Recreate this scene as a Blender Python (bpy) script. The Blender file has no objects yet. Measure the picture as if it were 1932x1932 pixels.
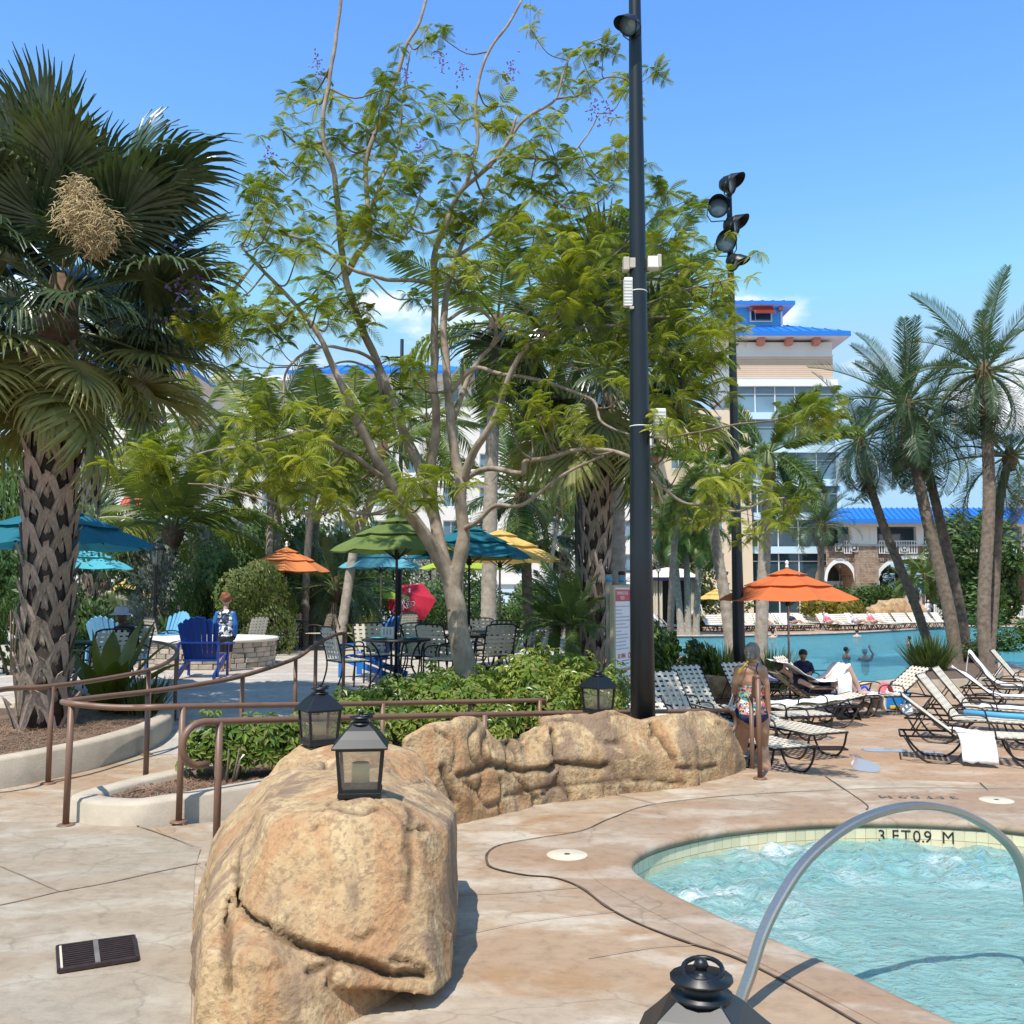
import bpy, bmesh, math, random
import numpy as np
from mathutils import Vector, Matrix, Euler, noise
from mathutils.geometry import delaunay_2d_cdt

# ------------------------------------------------------------------ camera, sky, sun, exposure
R = math.radians
scene = bpy.context.scene
col = scene.collection
FPX = 1807.0                      # focal length in pixels of a 1932 px wide picture
PITCH = math.atan(154.0 / 1807.0)
CAMH = 1.72
cam = bpy.data.cameras.new('camera')
cam.sensor_width = 36.0
cam.lens = FPX / 1932.0 * 36.0
cam.clip_start = 0.05
cam.clip_end = 6000.0
camo = bpy.data.objects.new('camera', cam)
camo.location = (0,0, CAMH)
camo.rotation_euler = (R(90) + PITCH,0,0)
col.objects.link(camo)
scene.camera = camo

SUN_EL = R(61)
SUN_DIR = Vector((0.37 * math.cos(SUN_EL),0.93 * math.cos(SUN_EL),-math.sin(SUN_EL))).normalized()  # travel of the light
world = bpy.data.worlds.new('World')
scene.world = world
world.use_nodes = True
wn = world.node_tree.nodes
wl = world.node_tree.links
wn.clear()
w_out = wn.new('ShaderNodeOutputWorld')
w_bg = wn.new('ShaderNodeBackground')
w_bg.inputs['Strength'].default_value = 0.15
w_sky = wn.new('ShaderNodeTexSky')
w_sky.sky_type = 'NISHITA'
w_sky.sun_disc = False
w_sky.sun_elevation = SUN_EL
w_sky.sun_rotation = math.atan2(-SUN_DIR.x,-SUN_DIR.y)
w_sky.air_density = 1.0
w_sky.dust_density = 0.25
w_sky.ozone_density = 1.6
w_hs = wn.new('ShaderNodeHueSaturation')
w_hs.inputs['Saturation'].default_value = 1.26
w_hs.inputs['Hue'].default_value = 0.506
w_hs.inputs['Value'].default_value = 1.25
wl.new(w_sky.outputs[0], w_hs.inputs['Color'])
# low fair-weather cumulus all round the horizon
w_tc = wn.new('ShaderNodeTexCoord')
w_map = wn.new('ShaderNodeMapping')
w_map.inputs['Scale'].default_value = (1,1,2.1)
w_map.inputs['Location'].default_value = (1.7,0.4,0.2)
w_map.inputs['Rotation'].default_value = (0,0, R(-34))
wl.new(w_tc.outputs['Generated'], w_map.inputs['Vector'])
w_no = wn.new('ShaderNodeTexNoise')
w_no.inputs['Scale'].default_value = 5.2
w_no.inputs['Detail'].default_value = 7
w_no.inputs['Roughness'].default_value = 0.52
wl.new(w_map.outputs[0], w_no.inputs['Vector'])
w_sep = wn.new('ShaderNodeSeparateXYZ')
wl.new(w_tc.outputs['Generated'], w_sep.inputs[0])
w_el = wn.new('ShaderNodeMapRange')
w_el.inputs['From Min'].default_value = 0.22
w_el.inputs['From Max'].default_value = 0.45
w_el.inputs['To Min'].default_value = 0.0
w_el.inputs['To Max'].default_value = -0.16
wl.new(w_sep.outputs['Z'], w_el.inputs['Value'])
w_add = wn.new('ShaderNodeMath')
wl.new(w_no.outputs['Fac'], w_add.inputs[0])
wl.new(w_el.outputs[0], w_add.inputs[1])
w_rmp = wn.new('ShaderNodeMapRange')
w_rmp.interpolation_type = 'SMOOTHSTEP'
w_rmp.inputs['From Min'].default_value = 0.525
w_rmp.inputs['From Max'].default_value = 0.64
wl.new(w_add.outputs[0], w_rmp.inputs['Value'])
w_mix = wn.new('ShaderNodeMixRGB')
w_mix.inputs['Color2'].default_value = (4.3,4.45,4.7,1)
wl.new(w_rmp.outputs[0], w_mix.inputs['Fac'])
w_cap = wn.new('ShaderNodeMixRGB'); w_cap.blend_type = 'DARKEN'; w_cap.inputs['Fac'].default_value = 1.0
w_cap.inputs['Color2'].default_value = (1.75,2.8,3.85,1)      # clear, dry air: no white glare on the horizon
wl.new(w_hs.outputs[0], w_cap.inputs['Color1'])
wl.new(w_cap.outputs[0], w_mix.inputs['Color1'])
wl.new(w_mix.outputs[0], w_bg.inputs['Color'])
wl.new(w_bg.outputs[0], w_out.inputs['Surface'])

sun = bpy.data.lights.new('sun', 'SUN')
sun.energy = 3.1
sun.angle = R(0.53)
sun.color = (1.0,0.945,0.855)
suno = bpy.data.objects.new('sun', sun)
suno.rotation_euler = SUN_DIR.to_track_quat('-Z', 'Y').to_euler()
suno.location = (-8,-20,40)
col.objects.link(suno)

vs = scene.view_settings
vs.view_transform = 'Standard'
vs.look = 'None'
vs.exposure = 0.84
vs.gamma = 1.0
vs.use_curve_mapping = False
scene.cycles.max_bounces = 6
scene.cycles.transparent_max_bounces = 12
scene.cycles.caustics_reflective = False
scene.cycles.caustics_refractive = False
scene.cycles.use_denoising = True

# ------------------------------------------------------------------ pixel -> world
_c, _s = math.cos(PITCH), math.sin(PITCH)
def ray(px, py):
    u = (px - 966.0) / FPX; v = (966.0 - py) / FPX
    return Vector((u, _c - v * _s, _s + v * _c))
def P(px, py, D):                 # the point seen at a pixel, D metres away along y
    r = ray(px, py); t = D / r.y
    return Vector((r.x * t, D, CAMH + r.z * t))
def G(px, py, z=0.0):             # the point seen at a pixel on a level plane
    r = ray(px, py); t = (z - CAMH) / r.z
    return Vector((r.x * t, r.y * t, z))
def mpp(D): return D / FPX

# ------------------------------------------------------------------ materials
MATS = {}
def _n(nt, t, **kw):
    n = nt.nodes.new(t)
    for k, v in kw.items(): setattr(n, k, v)
    return n
def ramp(nt, fac, stops):
    r = _n(nt, 'ShaderNodeValToRGB')
    el = r.color_ramp.elements
    while len(el) < len(stops): el.new(0.5)
    for e,(p, c) in zip(el, stops):
        e.position = p; e.color = (c[0], c[1], c[2],1)
    nt.links.new(fac, r.inputs['Fac'])
    return r.outputs['Color']
def mixc(nt, fac, a, b, mode='MIX'):
    m = _n(nt, 'ShaderNodeMixRGB', blend_type=mode)
    for i, x in (('Fac', fac),('Color1', a),('Color2', b)):
        if hasattr(x, 'links') or hasattr(x, 'is_linked'): nt.links.new(x, m.inputs[i])
        elif isinstance(x,(int, float)): m.inputs[i].default_value = x
        else: m.inputs[i].default_value = (x[0], x[1], x[2],1)
    return m.outputs['Color']
def noi(nt, vec, scale, detail=4, rough=0.55, dist=0.0):
    n = _n(nt, 'ShaderNodeTexNoise')
    n.inputs['Scale'].default_value = scale
    n.inputs['Detail'].default_value = detail
    n.inputs['Roughness'].default_value = rough
    n.inputs['Distortion'].default_value = dist
    nt.links.new(vec, n.inputs['Vector'])
    return n.outputs['Fac']
def mapr(nt, v, a, b, c=0.0, d=1.0, smooth=True):
    m = _n(nt, 'ShaderNodeMapRange')
    if smooth: m.interpolation_type = 'SMOOTHSTEP'
    for k, x in (('From Min', a),('From Max', b),('To Min', c),('To Max', d)): m.inputs[k].default_value = x
    nt.links.new(v, m.inputs['Value'])
    return m.outputs[0]
def math_(nt, op, a, b=None):
    m = _n(nt, 'ShaderNodeMath', operation=op)
    for i, x in enumerate((a, b)):
        if x is None: continue
        if isinstance(x,(int, float)): m.inputs[i].default_value = x
        else: nt.links.new(x, m.inputs[i])
    return m.outputs[0]
def bump(nt, h, strength, dist, normal=None):
    b = _n(nt, 'ShaderNodeBump')
    b.inputs['Strength'].default_value = strength
    b.inputs['Distance'].default_value = dist
    nt.links.new(h, b.inputs['Height'])
    if normal is not None: nt.links.new(normal, b.inputs['Normal'])
    return b.outputs['Normal']
def newmat(name):
    m = bpy.data.materials.new(name); m.use_nodes = True
    nt = m.node_tree
    b = nt.nodes['Principled BSDF']
    MATS[name] = m
    return m, nt, b
def coords(nt, kind='Object', scale=None):
    tc = _n(nt, 'ShaderNodeTexCoord')
    if kind == 'World':
        g = _n(nt, 'ShaderNodeNewGeometry'); v = g.outputs['Position']
    else: v = tc.outputs[kind]
    if scale:
        mp = _n(nt, 'ShaderNodeMapping'); mp.inputs['Scale'].default_value = scale
        nt.links.new(v, mp.inputs['Vector']); v = mp.outputs[0]
    return v
def plain(name, c, rough=0.6, metal=0.0, var=0.12, vscale=6.0, bs=0.0, bscale=60.0, rnd=0.0, c2=None, spec=0.5, coat=0.0, cs=None):
    """painted / solid surface: colour, a second colour in noise patches, fine relief, per-object variation"""
    m, nt, b = newmat(name)
    v = coords(nt, 'Object', cs)
    f = noi(nt, v, vscale,5,0.6)
    c2_ = c2 if c2 else tuple(x * (1 - var) for x in c)
    hi = c if c2 else tuple(min(1, x * (1 + var * 0.5)) for x in c)
    cc = ramp(nt, f, [(0.32, c2_),(0.68, hi)])
    if rnd:
        oi = _n(nt, 'ShaderNodeObjectInfo')
        hs = _n(nt, 'ShaderNodeHueSaturation')
        nt.links.new(mapr(nt, oi.outputs['Random'],0,1,1 - rnd,1 + rnd, False), hs.inputs['Value'])
        nt.links.new(mapr(nt, oi.outputs['Random'],0,1,0.5 + 0.06 * rnd,0.5 - 0.06 * rnd, False), hs.inputs['Hue'])
        nt.links.new(cc, hs.inputs['Color']); cc = hs.outputs[0]
    nt.links.new(cc, b.inputs['Base Color'])
    b.inputs['Roughness'].default_value = rough
    b.inputs['Metallic'].default_value = metal
    b.inputs['Specular IOR Level'].default_value = spec
    b.inputs['Coat Weight'].default_value = coat
    if bs:
        nt.links.new(bump(nt, noi(nt, v, bscale,6,0.65), bs,0.01), b.inputs['Normal'])
    return m
def leafmat(name, c1, c2, rough=0.45, trans=0.35, vscale=1.2, rnd=0.18, tcol=None, spec=0.4):
    m, nt, b = newmat(name)
    v = coords(nt, 'Object')
    f = noi(nt, v, vscale,3,0.6)
    cc = ramp(nt, f, [(0.3, c1),(0.7, c2)])
    oi = _n(nt, 'ShaderNodeObjectInfo')
    hs = _n(nt, 'ShaderNodeHueSaturation')
    nt.links.new(mapr(nt, oi.outputs['Random'],0,1,1 - rnd,1 + rnd, False), hs.inputs['Value'])
    nt.links.new(mapr(nt, oi.outputs['Random'],0,1,0.5 + 0.07 * rnd,0.5 - 0.1 * rnd, False), hs.inputs['Hue'])
    nt.links.new(cc, hs.inputs['Color']); cc = hs.outputs[0]
    nt.links.new(cc, b.inputs['Base Color'])
    b.inputs['Roughness'].default_value = rough
    b.inputs['Specular IOR Level'].default_value = spec
    t = _n(nt, 'ShaderNodeBsdfTranslucent')
    nt.links.new(mixc(nt,1.0, cc, tcol or (1.25,1.35,0.55), 'MULTIPLY'), t.inputs['Color'])
    mx = _n(nt, 'ShaderNodeMixShader'); mx.inputs[0].default_value = trans
    nt.links.new(b.outputs[0], mx.inputs[1]); nt.links.new(t.outputs[0], mx.inputs[2])
    nt.links.new(mx.outputs[0], nt.nodes['Material Output'].inputs['Surface'])
    return m

# --- ground surfaces
def concrete(name, base, light, warm, stain, streak=(0.75,1.3,1.0), stainamt=0.5, seed=0.0):
    m, nt, b = newmat(name)
    v0 = coords(nt, 'World')
    mp = _n(nt, 'ShaderNodeMapping'); mp.inputs['Location'].default_value = (seed, seed * .7,0)
    mp.inputs['Rotation'].default_value = (0,0, R(-18)); mp.inputs['Scale'].default_value = streak
    nt.links.new(v0, mp.inputs['Vector']); v = mp.outputs[0]
    n1 = noi(nt, v,0.55,6,0.6,0.6)
    n2 = noi(nt, v,1.7,7,0.62,0.4)
    n3 = noi(nt, v0,9.0,8,0.7)
    n4 = noi(nt, v,0.9,5,0.55,1.2)
    cc = mixc(nt, mapr(nt, n1,0.42,0.58), base, warm)
    cc = mixc(nt, math_(nt, 'MULTIPLY', mapr(nt, n2,0.48,0.64),0.85), cc, light)
    cc = mixc(nt, math_(nt, 'MULTIPLY', mapr(nt, n4,0.52,0.66), stainamt), cc, stain)
    cc = mixc(nt,1.0, cc, ramp(nt, n3, [(0.25,(0.72,0.70,0.68)),(0.5,(1,1,1)),(0.8,(1.13,1.13,1.12))]), 'MULTIPLY')
    # fine hairline veins of the stamped skin
    vo = _n(nt, 'ShaderNodeTexVoronoi', feature='DISTANCE_TO_EDGE'); vo.inputs['Scale'].default_value = 1.7
    wv = _n(nt, 'ShaderNodeMixRGB', blend_type='ADD'); wv.inputs['Fac'].default_value = 0.35
    nn = _n(nt, 'ShaderNodeTexNoise'); nn.inputs['Scale'].default_value = 2.4; nn.inputs['Detail'].default_value = 5
    nt.links.new(v, nn.inputs['Vector']); nt.links.new(v, wv.inputs['Color1']); nt.links.new(nn.outputs['Color'], wv.inputs['Color2'])
    nt.links.new(wv.outputs[0], vo.inputs['Vector'])
    vein = mapr(nt, vo.outputs['Distance'],0.0,0.02,0.80,1.0)
    veinm = math_(nt, 'MAXIMUM', vein, mapr(nt, n1,0.45,0.55))
    cc = mixc(nt,1.0, cc, veinm, 'MULTIPLY')
    nt.links.new(cc, b.inputs['Base Color'])
    nt.links.new(mapr(nt, n2,0.3,0.7,0.62,0.85), b.inputs['Roughness'])
    b.inputs['Specular IOR Level'].default_value = 0.3
    h = math_(nt, 'ADD', math_(nt, 'MULTIPLY', n3,0.6), math_(nt, 'MULTIPLY', noi(nt, v,4.0,6,0.6,1.0),1.0))
    h2 = noi(nt, v0,55.0,4,0.7)
    nt.links.new(bump(nt, h2,0.25,0.004, bump(nt, h,0.5,0.02)), b.inputs['Normal'])
    return m
M_deck = concrete('deck_concrete',(0.385,0.30,0.215),(0.50,0.43,0.34),(0.365,0.25,0.16),(0.325,0.188,0.09), stainamt=0.7)
M_apron = concrete('apron_concrete',(0.345,0.258,0.185),(0.435,0.36,0.278),(0.33,0.222,0.145),(0.30,0.168,0.09), stainamt=0.4, seed=7.3)
M_terrace = concrete('terrace_concrete',(0.39,0.27,0.18),(0.45,0.34,0.25),(0.38,0.24,0.145),(0.33,0.185,0.10), stainamt=0.4, seed=3.1)
M_greyslab = concrete('grey_concrete',(0.335,0.28,0.212),(0.41,0.36,0.285),(0.33,0.26,0.185),(0.29,0.21,0.14), stainamt=0.25, seed=11.0)
M_patio = concrete('patio_concrete',(0.46,0.42,0.37),(0.55,0.51,0.46),(0.44,0.38,0.32),(0.38,0.32,0.27), stainamt=0.2, seed=5.0)
M_curb = plain('curb_concrete',(0.50,0.42,0.325),0.8, var=0.2, vscale=3.0, bs=0.35, bscale=40)
M_coping = plain('coping_concrete',(0.50,0.42,0.36),0.75, var=0.25, vscale=4.0, bs=0.4, bscale=30, c2=(0.36,0.27,0.22))
M_joint = plain('joint_sealant',(0.10,0.065,0.045),0.9, var=0.4, vscale=15)
M_joint2 = plain('joint_shallow',(0.28,0.205,0.15),0.9, var=0.3, vscale=15)
M_grate = plain('grate_iron',(0.035,0.020,0.018),0.6, var=0.4, vscale=30)
M_bolt = plain('bare_metal',(0.35,0.30,0.27),0.5,0.6, var=0.3)
M_lid = plain('skimmer_lid',(0.60,0.53,0.40),0.6, var=0.06, vscale=12)
M_brown = plain('brown_rail_paint',(0.185,0.100,0.064),0.45, var=0.12, vscale=9, bs=0.04, bscale=80)
M_black = plain('black_metal',(0.0055,0.0075,0.010),0.42, var=0.25, vscale=8)
M_pole = plain('pole_paint',(0.0075,0.0125,0.0185),0.36, var=0.2, vscale=3)
M_steel = plain('brushed_steel',(0.44,0.41,0.36),0.36,0.9, var=0.12, vscale=20, cs=(1,1,30))
M_whitepl = plain('white_plastic',(0.78,0.77,0.74),0.45, var=0.06, vscale=8)
M_greypl = plain('grey_plastic',(0.48,0.43,0.36),0.5, var=0.1, vscale=8)
M_candle = plain('candle_wax',(0.85,0.72,0.44),0.5, var=0.08, vscale=10)
M_strap = plain('vinyl_strap',(0.70,0.64,0.53),0.5, var=0.1, vscale=8, rnd=0.08)
M_frame = plain('chair_frame',(0.018,0.015,0.013),0.4, var=0.2)
M_white = plain('white_paint',(0.80,0.80,0.78),0.6, var=0.05, vscale=1.0)
M_towel = plain('white_towel',(0.82,0.83,0.86),0.95, var=0.06, vscale=9, bs=0.6, bscale=90)
M_lav = plain('lavender_sling',(0.36,0.37,0.50),0.8, var=0.08, vscale=9)
M_mulch = plain('mulch',(0.17,0.11,0.07),0.95, var=0.5, vscale=28, bs=1.0, bscale=45, c2=(0.075,0.048,0.034))
M_straw = plain('pine_straw',(0.26,0.165,0.10),0.95, var=0.4, vscale=5, rnd=0.3)
M_bark = plain('jacaranda_bark',(0.40,0.335,0.265),0.9, var=0.45, vscale=7, bs=0.9, bscale=22, c2=(0.19,0.145,0.105), cs=(1,1,0.7))
M_twig = plain('twig_bark',(0.20,0.155,0.115),0.9, var=0.4, vscale=5)
M_boot = plain('palm_boot',(0.40,0.325,0.265),0.9, var=0.4, vscale=11, bs=0.7, bscale=40, rnd=0.22, c2=(0.22,0.165,0.13), cs=(1,1,0.35))
M_core = plain('palm_core',(0.07,0.05,0.04),0.95, var=0.4, vscale=14)
M_ptrunk = plain('palm_trunk_grey',(0.36,0.315,0.265),0.9, var=0.4, vscale=7, bs=0.6, bscale=20, rnd=0.12, c2=(0.20,0.165,0.13))
M_ptrunkd = plain('palm_trunk_dark',(0.20,0.155,0.12),0.95, var=0.5, vscale=9, bs=0.8, bscale=20, rnd=0.12, c2=(0.09,0.066,0.05))
M_crownshaft = plain('crownshaft',(0.13,0.17,0.06),0.5, var=0.2)
M_fib = plain('palm_fibre',(0.14,0.085,0.05),0.95, var=0.4, vscale=20)
M_seedst = plain('seed_stalk',(0.50,0.38,0.20),0.8, var=0.3, vscale=12)
M_jac = leafmat('jacaranda_leaf',(0.145,0.205,0.026),(0.29,0.33,0.040),0.5,0.45,2.0,0.30)
M_flower = plain('jacaranda_flower',(0.24,0.19,0.50),0.7, var=0.2)
M_sabal = leafmat('sabal_leaf',(0.036,0.068,0.032),(0.115,0.150,0.070),0.28,0.13,1.5,0.3, spec=0.6)
M_sabaly = leafmat('sabal_leaf_old',(0.195,0.227,0.0731),(0.358,0.342,0.13),0.4,0.25,1.5,0.25)
M_palm = leafmat('palm_leaf',(0.0527,0.117,0.0365),(0.138,0.213,0.0527),0.38,0.28,0.8,0.28)
M_palmy = leafmat('coconut_leaf',(0.109,0.18,0.0343),(0.227,0.25,0.0624),0.4,0.35,0.8,0.3)
M_palmd = leafmat('date_palm_leaf',(0.0378,0.0869,0.0416),(0.0945,0.155,0.0718),0.35,0.22,0.8,0.25, spec=0.55)
M_dead = leafmat('dead_frond',(0.20,0.12,0.05),(0.30,0.20,0.09),0.8,0.2,1.0,0.2, tcol=(1,.9,.7))
M_hedge = leafmat('schefflera_leaf',(0.0759,0.169,0.0236),(0.288,0.355,0.0591),0.33,0.28,3.2,0.18, spec=0.6)
M_bush = leafmat('bush_leaf',(0.042,0.0924,0.0235),(0.101,0.168,0.037),0.45,0.25,2.0,0.2)
M_bushl = leafmat('bush_leaf_light',(0.0715,0.111,0.026),(0.143,0.169,0.039),0.45,0.3,2.0,0.2)
M_silver = leafmat('silver_leaf',(0.13,0.15,0.12),(0.25,0.26,0.22),0.6,0.2,2.0,0.15, tcol=(1,1,.8))
M_grass = leafmat('fountain_grass',(0.065,0.111,0.0286),(0.156,0.182,0.0585),0.5,0.3,2.0,0.2)
M_crinum = leafmat('crinum_leaf',(0.102,0.12,0.0192),(0.168,0.174,0.0336),0.35,0.35,1.5,0.2)
M_croton = leafmat('croton_leaf',(0.18,0.17,0.02),(0.34,0.26,0.03),0.4,0.3,3.0,0.3)
M_cordy = leafmat('cordyline_leaf',(0.035,0.015,0.015),(0.075,0.03,0.028),0.4,0.25,2.0,0.3, tcol=(1.2,.7,.7))
M_hair_g = plain('grey_hair',(0.24,0.21,0.18),0.6, var=0.4, vscale=30, cs=(1,1,0.3))
M_hair_r = plain('red_hair',(0.26,0.085,0.03),0.6, var=0.35, vscale=30)
M_hair_d = plain('dark_hair',(0.018,0.013,0.011),0.5, var=0.3, vscale=30)
M_skin = plain('skin_tan',(0.43,0.235,0.145),0.5, var=0.10, vscale=6)
M_skinl = plain('skin_light',(0.58,0.37,0.28),0.5, var=0.10, vscale=6)
M_skind = plain('skin_deep',(0.09,0.045,0.028),0.5, var=0.10, vscale=6)
M_navy = plain('navy_cloth',(0.008,0.010,0.055),0.7, var=0.2, vscale=9)
M_blackc = plain('black_cloth',(0.008,0.008,0.010),0.8, var=0.2, vscale=9)
M_hat = plain('grey_cap',(0.50,0.51,0.60),0.85, var=0.1, vscale=9)
M_yellowc = plain('yellow_cord',(0.75,0.50,0.05),0.7, var=0.1)
M_redc = plain('red_cloth',(0.55,0.03,0.06),0.8, var=0.15)
M_pinkc = plain('pink_cloth',(0.62,0.16,0.20),0.8, var=0.15)
M_bagblue = plain('blue_bag',(0.01,0.22,0.62),0.55, var=0.12)
M_adir = plain('adirondack_royal',(0.008,0.045,0.26),0.45, var=0.15, vscale=6)
M_adirl = plain('adirondack_sky',(0.16,0.42,0.66),0.5, var=0.12, vscale=6)
M_adirm = plain('adirondack_cobalt',(0.012,0.16,0.56),0.5, var=0.12, vscale=6)
M_noodle = plain('pool_noodle',(0.08,0.36,0.66),0.7, var=0.08)
M_turq = plain('turquoise_plate',(0.10,0.42,0.48),0.4, var=0.1)
def fabric(name, c):
    m = plain(name, c,0.9, var=0.10, vscale=2.5, bs=0.25, bscale=70)
    nt = m.node_tree; b = nt.nodes['Principled BSDF']
    t = _n(nt, 'ShaderNodeBsdfTranslucent'); nt.links.new(b.inputs['Base Color'].links[0].from_socket, t.inputs['Color'])
    mx = _n(nt, 'ShaderNodeMixShader'); mx.inputs[0].default_value = 0.22
    nt.links.new(b.outputs[0], mx.inputs[1]); nt.links.new(t.outputs[0], mx.inputs[2])
    nt.links.new(mx.outputs[0], nt.nodes['Material Output'].inputs['Surface'])
    return m
M_um = {k: fabric('canvas_' + k, c) for k, c in dict(teal=(0.012,0.17,0.23), aqua=(0.10,0.47,0.56), sky=(0.13,0.42,0.55),
        yellow=(0.72,0.50,0.15), orange=(0.66,0.165,0.045), peach=(0.70,0.235,0.08), olive=(0.15,0.215,0.05), lime=(0.36,0.50,0.05),
        red=(0.58,0.022,0.055), green=(0.20,0.45,0.04)).items()}
M_wall = plain('stucco_white',(0.70,0.69,0.66),0.85, var=0.05, vscale=0.3, bs=0.1, bscale=8)
M_wallb = plain('stucco_pale_blue',(0.52,0.68,0.80),0.85, var=0.05, vscale=0.3)
M_walls = plain('stucco_sand',(0.66,0.54,0.40),0.85, var=0.06, vscale=0.3)
M_trim = plain('trim_white',(0.72,0.73,0.74),0.7, var=0.04, vscale=0.4)
M_soffit = plain('soffit_grey',(0.45,0.47,0.50),0.8, var=0.04)
M_roofb = plain('roof_blue_metal',(0.018,0.17,0.60),0.4, var=0.08, vscale=0.5)
M_siding_b = plain('siding_blue',(0.10,0.38,0.70),0.7, var=0.05, vscale=0.5)
M_siding_t = plain('siding_tan',(0.62,0.47,0.37),0.8, var=0.05, vscale=0.5)
M_redm = plain('shutter_red',(0.44,0.075,0.05),0.6, var=0.1, vscale=1.0)
M_coral = plain('corbel_coral',(0.55,0.22,0.17),0.7, var=0.1)
def glassmat(name, c, rough=0.06):
    m, nt, b = newmat(name)
    v = coords(nt, 'World')
    f = noi(nt, v,0.25,2,0.5)
    nt.links.new(ramp(nt, f, [(0.35, tuple(x * 0.6 for x in c)),(0.65, c)]), b.inputs['Base Color'])
    b.inputs['Roughness'].default_value = rough
    b.inputs['Specular IOR Level'].default_value = 0.9
    nt.links.new(bump(nt, noi(nt, v,0.7,2),0.05,0.2), b.inputs['Normal'])
    return m
M_glass = glassmat('window_glass',(0.030,0.070,0.095))
M_glassl = glassmat('window_glass_blue',(0.16,0.27,0.36))
M_lglass, _nt, _b = newmat('lantern_glass')
_tr = _n(_nt, 'ShaderNodeBsdfTransparent'); _tr.inputs['Color'].default_value = (0.80,0.79,0.75,1)
_gl = _n(_nt, 'ShaderNodeBsdfGlossy'); _gl.inputs['Roughness'].default_value = 0.12
_df = _n(_nt, 'ShaderNodeBsdfDiffuse'); _df.inputs['Color'].default_value = (0.55,0.50,0.42,1)
_m1 = _n(_nt, 'ShaderNodeMixShader'); _m1.inputs[0].default_value = 0.10
_m2 = _n(_nt, 'ShaderNodeMixShader'); _m2.inputs[0].default_value = 0.12
_nt.links.new(_tr.outputs[0], _m1.inputs[1]); _nt.links.new(_gl.outputs[0], _m1.inputs[2])
_nt.links.new(_m1.outputs[0], _m2.inputs[1]); _nt.links.new(_df.outputs[0], _m2.inputs[2])
_nt.links.new(_m2.outputs[0], _nt.nodes['Material Output'].inputs['Surface'])

def rockmat(name, hue=1.0):
    m, nt, b = newmat(name)
    v = coords(nt, 'World')
    vz = coords(nt, 'World',(1.6,1.6,0.45))
    n1 = noi(nt, vz,1.1,6,0.6,0.8)
    n2 = noi(nt, v,5.0,8,0.66,0.5)
    n3 = noi(nt, v,30.0,5,0.7)
    n5 = noi(nt, vz,1.9,6,0.6,0.7)
    c = ramp(nt, n1, [(0.30,(0.27,0.175,0.105)),(0.43,(0.40,0.265,0.145)),(0.55,(0.49,0.34,0.185)),(0.70,(0.43,0.275,0.145))])
    c = mixc(nt, math_(nt, 'MULTIPLY', mapr(nt, n2,0.48,0.60),0.75), c,(0.58,0.43,0.245))
    c = mixc(nt, math_(nt, 'MULTIPLY', mapr(nt, n5,0.51,0.62),0.75), c,(0.42,0.22,0.105))
    c = mixc(nt, math_(nt, 'MULTIPLY', mapr(nt, n5,0.48,0.38),0.8), c,(0.23,0.155,0.11))
    c = mixc(nt, math_(nt, 'MULTIPLY', mapr(nt, n3,0.50,0.40),0.55), c,(0.23,0.145,0.085))
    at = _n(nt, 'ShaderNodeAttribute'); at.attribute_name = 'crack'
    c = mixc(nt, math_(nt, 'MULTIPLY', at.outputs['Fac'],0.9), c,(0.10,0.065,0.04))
    nt.links.new(c, b.inputs['Base Color'])
    b.inputs['Roughness'].default_value = 0.85
    b.inputs['Specular IOR Level'].default_value = 0.25
    h = math_(nt, 'ADD', math_(nt, 'MULTIPLY', n2,1.0), math_(nt, 'MULTIPLY', n3,0.28))
    vo = _n(nt, 'ShaderNodeTexVoronoi'); vo.inputs['Scale'].default_value = 38; nt.links.new(v, vo.inputs['Vector'])
    h = math_(nt, 'ADD', h, math_(nt, 'MULTIPLY', vo.outputs['Distance'],0.14))
    rg = _n(nt, 'ShaderNodeTexNoise', noise_type='RIDGED_MULTIFRACTAL'); nt.links.new(coords(nt, 'World',(1,1,1.5)), rg.inputs['Vector'])
    rg.inputs['Scale'].default_value = 3.4; rg.inputs['Detail'].default_value = 9; rg.inputs['Roughness'].default_value = 0.62; rg.inputs['Distortion'].default_value = 0.5
    nt.links.new(bump(nt, h,1.0,0.03, bump(nt, rg.outputs['Fac'],0.55,-0.05)), b.inputs['Normal'])
    return m
M_rock = rockmat('sandstone')

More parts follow.
